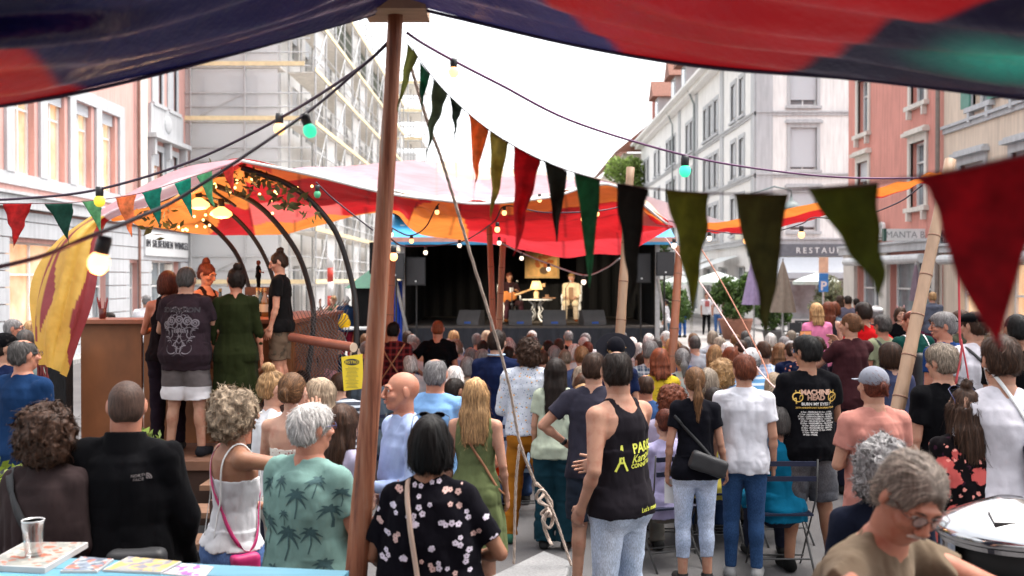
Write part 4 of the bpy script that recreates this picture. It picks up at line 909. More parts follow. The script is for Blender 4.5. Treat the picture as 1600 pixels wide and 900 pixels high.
text_obj('BAR', .72, MR @ Matrix.Translation((3.0, -.12, 3.35)) @ Matrix.Rotation(R(90), 4, 'X'), WHITE, 'lettering', r, .08, .012, 0, 1.0)
b = MB(MR); b.b2((5.2, -1.2, 3.3), (5.32, -.1, 3.32)); b.build('sign_bracket', BLACKP, r)
sgn = empty('bar_sign', (10.62, 26.6, 3.36), 0, 'small white MANTA BAR box sign projecting from the salmon house', 'sign'); b = MB(); b.b2((-.65, -.08, -.16), (.65, .08, .16)); sb = b.build('sign_box', mat('sign_white', (.7, .72, .72), .4, .03), sgn)
b = MB(); b.b2((-.72, -.085, -.17), (-.652, .085, .17)); b.b2((.652, -.085, -.17), (.72, .085, .17)); b.b2((.72, -.03, -.03), (.78, .03, .03)); b.build('end_cap', mat('dark_green', (.02, .08, .06), .4), sgn)
text_obj('MANTA BAR', .24, Matrix.Translation((0, -.082, -.075)) @ Matrix.Rotation(R(90), 4, 'X'), mat('grey_lettering', (.25, .27, .28), .5), 'lettering', sb, .004)
r = empty('beige_house', (11, 25.4, 0), 0, 'beige rendered house with pale blue window trim and lit shop front', 'building')
ws = [(1.0, 3.5, 1.2, 1.45, 'sc', 1.0), (3.5, 3.5, 1.2, 1.45, 'sc', 1.0), (1.6, 6.3, .9, 1.7, 'bh'), (3.6, 6.3, .9, 1.7, 'bh'), (6.5, 3.5, 1.2, 1.45, 's', 1.0), (6.5, 6.3, 1.0, 1.7, 'bh')]
facade(r, MR, 17, 12.5, ws + [(.9, .15, 2.0, 2.4, 'lx'), (3.3, .15, 3.0, 2.4, 'lx'), (7, .15, 3, 2.4, 'lx')], BEIG, GTRIM)
band(r, MR, .05, 17, 2.85, .16, .15, GTRIM); band(r, MR, .05, 17, 5.85, .12, .06, GTRIM); b = MB(); b.b2((.4, -17, 0), (9, -.01, 12.4)); b.build('core', BEIG, r)
b = MB(MR); b.tube([(.7, -.38, 2.66), (6.6, -.38, 2.66)], .12, 12); b.build('awning_cassette', MATS['cassette_grey'], r)
text_obj('Bier', .5, MR @ Matrix.Translation((.55, -.1, 3.08)) @ Matrix.Rotation(R(90), 4, 'X'), MATS['dark_lettering'], 'lettering', r, .05)
text_obj('Sandro', .8, MR @ Matrix.Translation((4.3, -.12, 3.08)) @ Matrix.Rotation(R(90), 4, 'X'), emis('blue_neon', (.03, .06, .6), .3), 'neon_lettering', r, .05, .01, .3)
r = empty('far_cream_house', (9.6, 86, 0), 0, 'cream far house behind the white corner house', 'building')
facade(r, Matrix.Translation((0, 30, 0)) @ Matrix.Rotation(R(-90), 4, 'Z'), 30, 13, [(2 + k * 3, zz, 1, 1.8, 'x') for k in range(9) for zz in (1, 4.5, 8)], CREAM, GTRIM); facade(r, Matrix.Identity(4), 8, 13, [], CREAM, GTRIM)
b = MB(); b.add([(-.8, -.8, 13), (-.8, 30, 13), (4, 30, 17), (4, -.8, 17), (9, -.8, 13)], [(0, 1, 2, 3), (0, 3, 4)]); b.build('roof', ROOFT, r); b = MB(); b.b2((.4, .3, 0), (8, 29, 12.9)); b.build('core', CREAM, r)
# ---------------------------------------------------------------- trees and planters
def m_leaf(name, c, tr=.3):
    m, n, b = _base(name); g_ = n.nodes.new('ShaderNodeNewGeometry'); r_ = ramp(n, [(0, tuple(x * .5 for x in c)), (.5, c), (1, tuple(min(1, x * 1.8) for x in c))]); n.links.new(g_.outputs['Random Per Island'], r_.inputs[0]); n.links.new(r_.outputs[0], b.inputs['Base Color']); b.inputs['Roughness'].default_value = .6
    t = n.nodes.new('ShaderNodeBsdfTranslucent'); n.links.new(r_.outputs[0], t.inputs[0]); x = n.nodes.new('ShaderNodeMixShader'); x.inputs[0].default_value = tr; n.links.new(b.outputs[0], x.inputs[1]); n.links.new(t.outputs[0], x.inputs[2]); n.links.new(x.outputs[0], n.nodes['Material Output'].inputs[0]); return m
LEAF = m_leaf('foliage', (.06, .11, .025)); LEAF2 = m_leaf('spring_foliage', (.2, .28, .07), .5)
def leaves(n, cs, size, seed, ell=(1, 1, 1)):
    rs = np.random.RandomState(seed); k = rs.randint(0, len(cs), n); c = np.array([q[:3] for q in cs])[k]; rr = np.array([q[3] for q in cs])[k]
    d = rs.randn(n, 3); d /= np.linalg.norm(d, axis=1, keepdims=True); p = c + d * (rr * rs.rand(n) ** .4)[:, None] * np.array(ell)
    a = rs.randn(n, 3); a /= np.linalg.norm(a, axis=1, keepdims=True); b = np.cross(a, rs.randn(n, 3)); b /= np.linalg.norm(b, axis=1, keepdims=True); s_ = size * (.6 + .8 * rs.rand(n))[:, None]
    V = np.stack([p - a * s_, p + b * s_ * .45, p + a * s_, p - b * s_ * .45], 1).reshape(-1, 3); return V, np.arange(n * 4).reshape(-1, 4)
def tree(name, loc, h, rad, label, seed, n=5000, size=.16, mt=None, group=None):
    t = empty(name, loc, 0, label, 'tree', group); rs = random.Random(seed); b = MB(); b.tube([(0, 0, 0), (.05, 0, h * .3), (0, .1, h * .6), (.1, 0, h * .85)], [.22, .17, .12, .04], 8); cs = []
    for k in range(11):
        a = rs.random() * 6.28; q = (math.cos(a) * rad * rs.uniform(.3, .75), math.sin(a) * rad * rs.uniform(.3, .75), h * rs.uniform(.5, .92)); b.tube([(0, 0, h * rs.uniform(.3, .6)), (q[0] * .6, q[1] * .6, q[2] - .4), q], [.09, .05, .02], 6); cs.append((*q, rad * rs.uniform(.25, .45)))
    b.build('trunk', mat('bark', (.09, .06, .045), .9), t, True); V, F = leaves(n, cs, size, seed); mk('crown', V, F, mt or LEAF, t, False); return t
tree('street_tree', (10.4, 84, 0), 12.6, 2.6, 'bright green tree at the far end of the street beyond the cream house', 3, 6000, .2, LEAF2)
tree('street_tree', (10.6, 70, 0), 5.2, 1.8, 'low dark green tree in front of the white house side', 8, 3000, .12)
def shrub(label, loc, h, rad, seed, n=1500, size=.07, pot=None, mt=None, group=None, pr=.35, ph=.5):
    t = empty('potted_shrub' if pot else 'shrub', loc, 0, label, 'plant', group); rs = random.Random(seed); z = ph if pot else 0
    if pot: b = MB(); b.lathe([(pr * .75, 0), (pr, ph * .9), (pr * 1.08, ph * .9), (pr * 1.08, ph), (pr * .9, ph), (pr * .85, ph - .06), (0, ph - .06)], n=20); b.build('planter', pot, t, True)
    b = MB(); cs = []
    for k in range(9): a = rs.random() * 6.28; q = (math.cos(a) * rad * .6, math.sin(a) * rad * .6, z + (h - z) * rs.uniform(.2, .85)); b.tube([(0, 0, max(0, z - .05)), (q[0] * .7, q[1] * .7, q[2] * .8), q], [.02, .012, .006], 5); cs.append((*q, rad * .5))
    b.build('stems', MATS['bark'], t); V, F = leaves(n, cs, size, seed); mk('foliage', V, F, mt or LEAF, t, False); return t
CLAY = mat('terracotta', (.42, .2, .14), .8)
shrub('tall bushy laurel in a terracotta tub beside the lavender parasol', ((1150 - 800) / FPX * 36, 36, 0), 2.3, .85, 11, 3000, .1, CLAY, pr=.6, ph=.75)
shrub('low grassy bush in a pot under the taupe parasol', ((1208 - 800) / FPX * 33, 33, 0), 1.5, .6, 12, 2000, .08, mat('grey_tub', (.2, .2, .21), .7))
shrub('feathery shrub behind the street chairs near the parking sign', ((1300 - 800) / FPX * 36, 36, 0), 2.4, .8, 13, 2500, .08, MATS['grey_tub'], m_leaf('olive_leaf', (.18, .2, .12)))
shrub('dark hedge plant behind the stage speaker stand', ((1045 - 800) / FPX * 34, 34, 0), 2.0, .8, 14, 2500, .1, MATS['grey_tub'])
shrub('small bush at the left edge behind the brown haired woman', (-3.0, 5.7, 0), 1.15, .4, 15, 1500, .05, None, m_leaf('yellow_green_leaf', (.2, .26, .03)))
shrub('pale green bush beside the bar counter foot', (-2.95, 7.9, 0), 1.05, .3, 16, 800, .045, None, MATS.get('x') or LEAF2)
# ---------------------------------------------------------------- canvas sheets
def m_canvas(name, rough=.55, tr=.45, spec=.4, top=None, uw=0):
    m, n, b = _base(name); a = n.nodes.new('ShaderNodeVertexColor'); a.layer_name = 'col'; v = coords(n); r_ = ramp(n, [(.3, .82), (.7, 1.12)]); n.links.new(noise(n, v, 2.5, 6), r_.inputs[0])
    c = mixc(n, a.outputs[0], r_.outputs[0], 1.0, 'MULTIPLY')
    n.links.new(c, b.inputs['Base Color']); b.inputs['Roughness'].default_value = rough; b.inputs['Specular IOR Level'].default_value = spec
    h = noise(n, coords(n, (1, 1, 1)), 3.5, 6, .6); bump(n, b, h, .5, .06)
    t = n.nodes.new('ShaderNodeBsdfTranslucent'); n.links.new(c, t.inputs[0]); x = n.nodes.new('ShaderNodeMixShader'); x.inputs[0].default_value = tr
    n.links.new(b.outputs[0], x.inputs[1]); n.links.new(t.outputs[0], x.inputs[2]); n.links.new(x.outputs[0], n.nodes['Material Output'].inputs[0]); return m
CANVAS = m_canvas('canvas', .55, .5); VINYL = m_canvas('tarpaulin', .3, .07, .4)
def crom(p0, p1, p2, p3, t): return .5 * ((2 * p1) + (-p0 + p2) * t + (2 * p0 - 5 * p1 + 4 * p2 - p3) * t * t + (-p0 + 3 * p1 - 3 * p2 + p3) * t ** 3)
def spl(A, n):
    """Catmull-Rom resample of A (k, ..., 3) along axis 0"""
    k = len(A); out = []
    for i in range(n):
        x = i / (n - 1) * (k - 1); j = min(int(x), k - 2); t = x - j
        out.append(crom(A[max(j - 1, 0)] if j > 0 else 2 * A[0] - A[1], A[j], A[j + 1], A[j + 2] if j + 2 < k else 2 * A[-1] - A[-2], t))
    return np.array(out)
def sheet(name, rows, nu, nv, colfn, m, wr=None, parent=None):
    """rows: list over v of lists over u of points"""
    A = np.array([[tuple(p) for p in r_] for r_ in rows], float); A = spl(A, nv); A = spl(A.transpose(1, 0, 2), nu)   # (nu, nv, 3)
    U, V = np.meshgrid(np.linspace(0, 1, nu), np.linspace(0, 1, nv), indexing='ij')
    if wr is not None:
        du = np.gradient(A, axis=0); dv = np.gradient(A, axis=1); N = np.cross(du, dv); N /= np.maximum(np.linalg.norm(N, axis=2, keepdims=True), 1e-9); A = A + N * wr(U, V)[..., None]
    idx = np.arange(nu * nv).reshape(nu, nv); F = np.stack([idx[:-1, :-1], idx[1:, :-1], idx[1:, 1:], idx[:-1, 1:]], -1).reshape(-1, 4)
    o = mk(name, A.reshape(-1, 3), F, m, parent); ca = o.data.color_attributes.new('col', 'FLOAT_COLOR', 'POINT')
    C = np.ones((nu * nv, 4), np.float32); C[:, :3] = np.array([colfn(u, v) for u, v in zip(U.ravel(), V.ravel())]); ca.data.foreach_set('color', C.ravel()); o['_A'] = 0; del o['_A']; return o, A
NAVY = (.006, .007, .062); RED = (.36, .008, .011); DRED = (.34, .008, .014); ORG = (.6, .17, .03); YEL = (.72, .47, .1); BURG = (.33, .06, .07); PPINK = (.64, .38, .43); PWH = (.7, .6, .62)
# near tarpaulin overhead (the camera stands under it)
ec = [(-260, 190, 2.5), (0, 164, 2.9), (180, 131, 3.25), (400, 74, 3.6), (570, 26, 3.95), (622, 8, 4.0), (700, 24, 3.92), (900, 70, 3.6), (1100, 103, 3.3), (1330, 121, 3.05), (1600, 152, 2.85), (1860, 175, 2.6)]
row0 = [P(*q) for q in ec]; row1 = [P(q[0], q[1] - (150 if 1 < i < 10 else 160), q[2] * .72) for i, q in enumerate(ec)]
row2 = [Vector((x, .9, 2.86 + .1 * math.cos(x))) for x in np.linspace(-3.4, 3.4, 12)]; row3 = [Vector((x, -1.2, 3.0)) for x in np.linspace(-4.5, 4.5, 12)]; row4 = [Vector((x, -3.6, 2.8)) for x in np.linspace(-5, 5, 12)]
def c_near(u, v):
    x = u * 11; w_ = .12 * math.sin(v * 40) * 0
    st = lambda e: min(1, max(0, e / .09 + .5)); mx = lambda a, c, t: tuple(p * (1 - t) + q * t for p, q in zip(a, c))
    c = mx(NAVY, (.035, .032, .13), st(x - 5)); c = mx(c, (.014, .011, .035), st(x - 8.3)); c = mx(c, (.42, .012, .016), st(1.75 - v * 7 - x)); return mx(c, (.5, .012, .018), min(st(x - 7.35 + v * 3.3), st(8.55 + v * 6 - x)))
def wr_near(U, V):
    f = .014 * np.sin(V * 95 + 2.5 * np.sin(U * 9) + 5 * U) + .012 * np.sin(V * 48 + 4 * np.sin(U * 5 + 1)) + .018 * vnoise(U * 11 + 3, V * 26, V * 0 + .5)
    return f * np.clip(V * 14 + .25, 0, 1)
near_t = empty('tarpaulin_tent', (-.45, 4.0, 0), 0, 'navy and red tarpaulin roof stretched overhead in the foreground on the timber pole', 'tent')
o, _ = sheet('canvas_roof', [row0, row1, row2, row3, row4], 260, 170, c_near, VINYL, wr_near); o.parent = near_t; o.matrix_parent_inverse = Matrix.Translation((.45, -4, 0))
b = MB(); hem = spl(np.array([tuple(p) for p in row0]), 80); b.tube([Vector(p) - Vector((0, 0, .004)) for p in hem], .007, 6); hm = b.build('hem_cord', mat('navy_cord', (.03, .02, .06), .6), near_t, True); hm.matrix_parent_inverse = Matrix.Translation((.45, -4, 0))
b = MB(); q = P(620, 14, 4.0); b.box((q.x + .0, q.y, q.z - .012), (.25, .22, .035)); pl = b.build('pole_plate', mat('pale_wood', (.42, .26, .16), .7, .2, 8, (1, 6, 1)), near_t); pl.matrix_parent_inverse = Matrix.Translation((.45, -4, 0))
# timber pole
def m_timber():
    m, n, b = _base('weathered_timber'); v = coords(n, (14, 14, .8)); r_ = ramp(n, [(.3, (.035, .015, .01)), (.42, (.24, .075, .035)), (.55, (.36, .14, .07)), (.68, (.3, .2, .15)), (.8, (.42, .33, .28))]); n.links.new(noise(n, v, 2.2, 8, .65), r_.inputs[0]); n.links.new(r_.outputs[0], b.inputs['Base Color'])
    b.inputs['Roughness'].default_value = .6; bump(n, b, noise(n, coords(n, (16, 16, .8)), 4, 6), .6, .01); return m
TIMB = m_timber(); b = MB(); p0, p1 = P(619, 16, 4.0), P(557, 900, 4.0); d_ = (p1 - p0) / (p0.z - p1.z); pb = p0 + d_ * p0.z
rs = random.Random(2); pts = []; rr_ = []
for k in range(26): t = k / 25; p = p0.lerp(pb, t); pts.append(p - pb + Vector((math.sin(t * 5) * .01, 0, 0))); rr_.append(.0285 + .024 * t + rs.uniform(-.0012, .0012))
b.tube(pts, rr_, 20); pole = b.build('timber_pole', TIMB, None, True, loc=pb); tag(pole, 'thick round brown timber pole holding up the near tarpaulin', 'pole')
# canopy over the bar and audience
can = empty('festival_canopy', (-1.0, 11, 0), 0, 'patchwork canopy of red, orange and pale pink canvas over the bar and the audience', 'canopy'); CI = Matrix.Translation((1, -11, 0))
near = [(150, 338, 8.5), (240, 320, 8.8), (312, 285, 9.0), (376, 250, 9.0), (480, 271, 9.2), (600, 300, 9.6), (690, 312, 10), (760, 317, 10.5), (860, 307, 11), (955, 288, 11.4), (1042, 349, 12)]
far = [(195, 346, 11), (250, 354, 12), (320, 366, 13), (400, 369, 14), (480, 360, 14.5), (610, 333, 15), (660, 366, 16), (760, 378, 17), (865, 399, 17), (965, 396, 16), (1052, 353, 13)]
def lrow(t, s=0): return [P(a[0] * (1 - t) + c[0] * t, a[1] * (1 - t) + c[1] * t + s * (10 if i not in (0, 10) else 0), a[2] * (1 - t) + c[2] * t) for i, (a, c) in enumerate(zip(near, far))]
def c_under(u, v):
    c = c_under0(u, v); x = u * 10; return tuple(q * .55 for q in c) if abs((x * 1.15 + .12 * v) % 1 - .5) < .022 or abs(v - .5 - .02 * math.sin(x * 3)) < .007 else c
def c_under0(u, v):
    x = u * 10; wv = .08 * math.sin(x * 7)
    if x < 3.0: return RED if (x > 1.9 and v > .62 + wv and x > 2.1 + (1 - v)) or (x > 2.4 and v < .12) else ORG
    if x < 5.6:
        if v < .16 - (x - 3) * .0 + wv * .3: return RED if x < 3.5 else ORG
        if v > .84 + wv * .3: return ORG
        if x < 3.7 and v < .5: return ORG if (v < .35) else RED
        return (.62, .1, .09) if (v > .6 and x < 4.4) else RED
    if x < 6.7: return ORG if abs(x - 6.1) < .22 + v * .5 else RED
    if x < 9.9: return ORG if v < .34 + .05 * math.sin(x * 2) and x > 7.2 else (RED if v < .8 else (.5, .03, .04))
    return RED
o, AU = sheet('canvas_underside', [lrow(0), lrow(.33, -.6), lrow(.66, -.4), lrow(1)], 240, 80, c_under, CANVAS, lambda U, V: .04 * vnoise(U * 22, V * 7, V * 0) + .012 * np.sin(U * 120 + 5 * np.sin(V * 6)) * np.sin(V * 3.14)); o.parent = can; o.matrix_parent_inverse = CI
top_ = [(376, 248, 9.1), (478, 264, 12), (600, 256, 13), (690, 252, 14), (760, 259, 14), (860, 272, 14), (955, 284, 13), (1044, 342, 12.2)]
nr_ = [(q[0], q[1] - 2, q[2]) for q in near[3:]]
def c_top(u, v):
    x = u * 7
    if abs((x * 1.2) % 1 - .5) < .02: return (.5, .36, .38)
    if v < .07: return (.85, .83, .82)
    if x > 2.9 and v > .9 - .25 * abs(math.sin(x * 1.3)): return (.8, .7, .5)
    return PPINK if (x + v * .8) % 2.2 < 1.3 else (.62, .46, .54)
o, _ = sheet('canvas_top', [[P(*q) for q in nr_], [P((a[0] + c[0]) / 2, (a[1] + c[1]) / 2 + 3, (a[2] + c[2]) / 2) for a, c in zip(nr_, top_)], [P(*q) for q in top_]], 160, 30, c_top, CANVAS, lambda U, V: .03 * vnoise(U * 20, V * 5, V * 0)); o.parent = can; o.matrix_parent_inverse = CI
# pale sheet behind on the right
o, _ = sheet('canvas_side_panel', [[P(990, 300, 12.5), P(1060, 322, 13), P(1130, 345, 14), P(1180, 352, 15)], [P(1000, 352, 12.6), P(1060, 356, 13.1), P(1130, 358, 14.1), P(1180, 357, 15.1)]], 60, 16, lambda u, v: PWH if v < .7 else PPINK, CANVAS); o.parent = can; o.matrix_parent_inverse = CI
# left flap hanging beside the counter
fo = [(376, 248, 9.0), (292, 261, 8.9), (222, 291, 8.8), (152, 331, 8.6), (92, 374, 8.4), (60, 420, 8.3), (46, 475, 8.2), (50, 535, 8.15), (64, 567, 8.1)]
fi = [(378, 253, 8.98), (318, 286, 8.8), (244, 318, 8.6), (176, 343, 8.4), (158, 380, 8.1), (151, 437, 8.0), (141, 485, 7.95), (122, 537, 7.95), (101, 588, 7.95)]
def c_flap(u, v):
    x = u * 8
    if x < 3.1: return (PWH if (v > .45 + .1 * math.sin(x * 3)) else PPINK) if v < .93 else (.8, .78, .78)
    if v < .1: return YEL
    if v < .2 + .03 * math.sin(x * 3): return BURG if x < 7 else YEL
    if v < .27: return YEL
    if v < .36 + .05 * math.sin(x * 2.2 + 1) - max(0, x - 6) * .1: return BURG
    if v < .80 + .06 * math.sin(x * 1.7) + max(0, x - 6.5) * .13: return YEL
    return BURG if x > 3.6 else RED
fm = [P((a[0] + c[0]) / 2 - (6 if i > 3 else 0), (a[1] + c[1]) / 2 - (0 if i < 3 else 4), (a[2] + c[2]) / 2 - .28) for i, (a, c) in enumerate(zip(fo, fi))]
o, _ = sheet('canvas_flap', [[P(*q) for q in fo], fm, [P(*q) for q in fi]], 150, 50, c_flap, CANVAS, lambda U, V: .03 * vnoise(U * 6, V * 9, V * 0) * (U > .3) + .022 * np.sin(V * 22 + U * 4) * np.clip(U * 2 - .7, 0, 1)); o.parent = can; o.matrix_parent_inverse = CI
# long thin edge running to the right-hand bamboo mast
sr = [(1090, 351, 12.5), (1170, 340, 11.5), (1290, 312, 10), (1400, 287, 8.5), (1482, 262, 7.2)]
o, _ = sheet('canvas_edge', [[P(a, b_, c) for a, b_, c in sr], [P(a, b_ + 9 + (4 if 1100 < a < 1450 else 0), c + .5) for a, b_, c in sr], [P(a, b_ + (24 if 1100 < a < 1400 else 10), c + 1.1) for a, b_, c in sr]], 90, 24, lambda u, v: ORG if v < .45 else RED, CANVAS, lambda U, V: .02 * vnoise(U * 20, V * 4, V * 0)); o.parent = can; o.matrix_parent_inverse = CI
b = MB(); rim = spl(np.array([tuple(P(q[0], q[1] + 1, q[2] - .01)) for q in near[3:]]), 60); b.tube([Vector(p) for p in rim], .016, 6); o = b.build('rim_rope', mat('white_rope', (.7, .68, .66), .7), can, True); o.matrix_parent_inverse = CI
# masts
BAMB = mat('bamboo', (.36, .23, .145), .5, .2, 3, (4, 4, .5)); BAMBD = mat('dark_bamboo', (.34, .13, .07), .5, .25, 3, (4, 4, .5)); NODE = mat('bamboo_node', (.2, .1, .06), .6)
def mast(label, a, c, Y0, Y1, r0, r1, m, nodes=7, name='bamboo_mast', ground=True):
    p0, p1 = P(*a, Y0), P(*c, Y1)
    if ground: d_ = (p1 - p0) / (p0.z - p1.z); p1 = p0 + d_ * p0.z
    t = empty(name, p1, 0, label, 'mast'); pts = []; rr = []; N = nodes * 3
    for k in range(N + 1): q_ = k / N; pts.append(p0.lerp(p1, q_) - p1); rr.append((r0 + (r1 - r0) * q_) * (1.06 if k % 3 == 0 else 1 if k % 3 == 1 else .985))
    b = MB(); b.tube(pts, rr, 14); b.build('cane', m, t, True); b = MB()
    for k in range(3, N, 3): d_ = (pts[k + 1] - pts[k - 1]).normalized(); b.tube([pts[k] - d_ * .006, pts[k] + d_ * .006], rr[k] * 1.04, 14)
    b.build('node_rings', NODE, t, True); return t
mast('pale split bamboo mast leaning right beside the red pennant', (1484, 250), (1405, 630), 7.2, 6.8, .036, .055, BAMB, 11)
mast('pale bamboo mast standing in front of the right side of the stage', (985, 262), (969, 520), 11.4, 11.2, .045, .062, BAMB, 8)
mast('reddish bamboo mast between the stage and the olive pennant', (1062, 385), (1049, 585), 11.8, 11.6, .045, .058, BAMBD, 8)
mast('thin dark red bamboo pole in front of the seated guitarist', (763, 316), (771, 520), 14.6, 14.6, .04, .05, BAMBD, 7)
mast('short pale bamboo pole beside the dark red one at the guitarist', (786, 378), (779, 520), 15.2, 15.2, .045, .05, BAMB, 7)
mast('orange brown pole just right of the timber pole near the blue curtain', (612, 400), (607, 520), 12, 12, .05, .06, BAMBD, 7)
# ---------------------------------------------------------------- stage
SZ = 1.12; sx0, sx1 = (634 - 800) / FPX * 22.5, (1024 - 800) / FPX * 22.5
st = empty('stage', ((sx0 + sx1) / 2, 25, 0), 0, 'open black draped festival stage with metal posts and blue tarpaulin roof', 'stage'); OX, OY = (sx0 + sx1) / 2, 25
def S_(mb, name, m, **k): mb.v = [(v[0] - OX, v[1] - OY, v[2]) for v in mb.v]; return mb.build(name, m, st, **k)
BLK = mat('black_drape', (.006, .006, .007), .95, .2, 4, (3, 3, .3), bs=.5, bd=.05); 
b = MB(); b.b2((sx0, 22.5, SZ - .12), (sx1, 28, SZ)); S_(b, 'stage_floor', mat('stage_floor', (.09, .075, .065), .7))
b = MB(); n_ = 60
vs = []; 
for i in range(n_ + 1): x = sx0 + (sx1 - sx0) * i / n_; y = 22.42 + .03 * math.sin(i * 1.9); vs += [(x, y, 0), (x, y, SZ - .04)]
b.add(vs, [(2 * i, 2 * i + 2, 2 * i + 3, 2 * i + 1) for i in range(n_)]); S_(b, 'skirt', mat('charcoal_skirt', (.028, .03, .038), .9))
for nm, a_, c_ in (('back_drape', (sx0 - .1, 28), (sx1 + .1, 28)), ('side_drape', (sx0 - .1, 22.8), (sx0 - .1, 28)), ('side_drape', (sx1 + .1, 23.0), (sx1 + .1, 28))):
    b = MB(); vs = []; n_ = 80
    for i in range(n_ + 1): t = i / n_; w2 = .05 * math.sin(i * 1.3); x, y = a_[0] + (c_[0] - a_[0]) * t, a_[1] + (c_[1] - a_[1]) * t; x, y = (x, y + w2) if nm == 'back_drape' else (x + w2, y); vs += [(x, y, .1), (x, y, 3.7)]
    b.add(vs, [(2 * i, 2 * i + 2, 2 * i + 3, 2 * i + 1) for i in range(n_)]); S_(b, nm, BLK)
b = MB(); b.b2((sx0 - .3, 22.2, 3.65), (sx1 + .3, 28.2, 3.72)); S_(b, 'roof_drape', BLK)
for x in (sx0 - .05, sx1 + .02):
    b = MB(); b.b2((x - .05, 22.3, 0), (x + .05, 22.4, 3.4)); S_(b, 'metal_post', STEEL); b = MB(); b.tube([(x, 22.3, 2.2), (x + (.4 if x > 0 else -.4), 22.3, 0)], .03); S_(b, 'brace', STEEL)
b = MB(); b.tube([(x_ := sx0 - .35, 21.9, 3.0), (sx0 + .2, 22.4, .3)], .04); S_(b, 'brace', STEEL)
BLUE = mat('blue_tarpaulin', (.04, .28, .52), .5, .15); b = MB(); z0 = CH + (435 - 372) / FPX * 22; z1 = CH + (435 - 340) / FPX * 22
b.add([(sx0 - .5, 21.6, z0), (sx1 + .3, 21.6, z0 - .02), (sx1 + .3, 23.5, z1 + .25), (sx0 - .5, 23.5, z1 + .35), (sx0 - .5, 28.3, z1 + .2), (sx1 + .3, 28.3, z1 + .1)], [(0, 1, 2, 3), (3, 2, 5, 4)]); S_(b, 'roof_tarpaulin', BLUE)
b = MB(); b.b2((sx0 - .52, 21.55, z0 - .1), (sx1 + .32, 21.62, z0)); S_(b, 'roof_border', mat('salmon_border', (.62, .3, .24), .6)); b = MB(); b.b2((sx0 - .53, 21.545, z0 - .16), (sx1 + .33, 21.625, z0 - .1)); S_(b, 'roof_trim', BLUE)
b = MB(); vs = []
for i in range(25): x = sx0 - .45 + .4 * i / 24; y = 22.2 + .04 * math.sin(i * 1.6); vs += [(x, y, .1), (x, y, 2.15)]
b.add(vs, [(2 * i, 2 * i + 2, 2 * i + 3, 2 * i + 1) for i in range(24)]); S_(b, 'blue_curtain', mat('royal_blue_cloth', (.01, .06, .42), .8))
b = MB(); b.b2((sx0 - .75, 22, 2.3), (sx0 - .35, 22.3, 3.0)); S_(b, 'side_panel', BLK)
def speaker(label, px, py0, py1, Y, w_px, foot=True):
    c = P(px, (py0 + py1) / 2, Y); h = (py1 - py0) / FPX * Y; w_ = w_px / FPX * Y; t = empty('loudspeaker', (c.x, c.y, 0), 0, label, 'loudspeaker'); b = MB(); z = c.z
    b.prism([(-w_ / 2, -.18, z - h / 2), (w_ / 2, -.18, z - h / 2), (w_ * .4, .2, z - h / 2), (-w_ * .4, .2, z - h / 2)], (0, 0, h)); b.build('cabinet', mat('cabinet_black', (.02, .02, .022), .7), t)
    b = MB(); b.b2((-w_ * .45, -.195, z - h * .46), (w_ * .45, -.183, z + h * .46)); b.build('grille', mat('speaker_grille', (.03, .03, .033), .5, .3, 90), t); b = MB(); b.lathe([(.02, 0), (.02, .01), (0, .01)], (0, -.2, z - h * .35), 10, Matrix.Rotation(R(90), 3, 'X')); b.build('badge', WHITE, t)
    b = MB(); b.tube([(0, 0, z - h / 2), (0, 0, .8)], .02); b.tube([(0, 0, .8), (0, 0, .1)], .026)
    for a in (0, 2.09, 4.19): b.tube([(0, 0, .9), (math.cos(a + .5) * .5, math.sin(a + .5) * .5, .02)], .014); b.tube([(0, 0, .35), (math.cos(a + .5) * .26, math.sin(a + .5) * .26, .44)], .01)
    b.build('tripod_stand', BLACKP, t); return t
speaker('black loudspeaker on a tall stand at the left inside edge of the stage', 651, 402, 446, 22.1, 30); speaker('black loudspeaker left of the stage above the blue curtain', 619, 396, 436, 21.6, 28)
speaker('black loudspeaker on a tripod just right of the stage post', 1038, 394, 431, 21.5, 28); speaker('black loudspeaker on a stand inside the right stage edge', 1001, 396, 442, 22.2, 28)
for i, px in enumerate((735, 813, 866, 926)):
    c = P(px, 500, 23.2); t = empty('stage_monitor', (c.x, 23.2, SZ), R((-20, 0, 0, 15)[i]), ('wedge monitor alone at the left of the stage', 'wedge monitor in front of the guitarist', 'wedge monitor beside the white table leg', 'wedge monitor right of the man in the straw hat')[i], 'stage monitor', 'wedge monitors along the stage')
    b = MB(); b.prism([(-.27, -.18, 0), (-.27, .22, 0), (-.27, .2, .34), (-.27, -.02, .34), (-.27, -.18, .1)], (.54, 0, 0)); b.build('cabinet', mat('monitor_grey', (.09, .085, .085), .6), t); b = MB(); b.b2((-.08, -.186, .03), (.08, -.181, .08)); b.build('socket_panel', mat('blue_socket', (.03, .1, .4), .4), t)
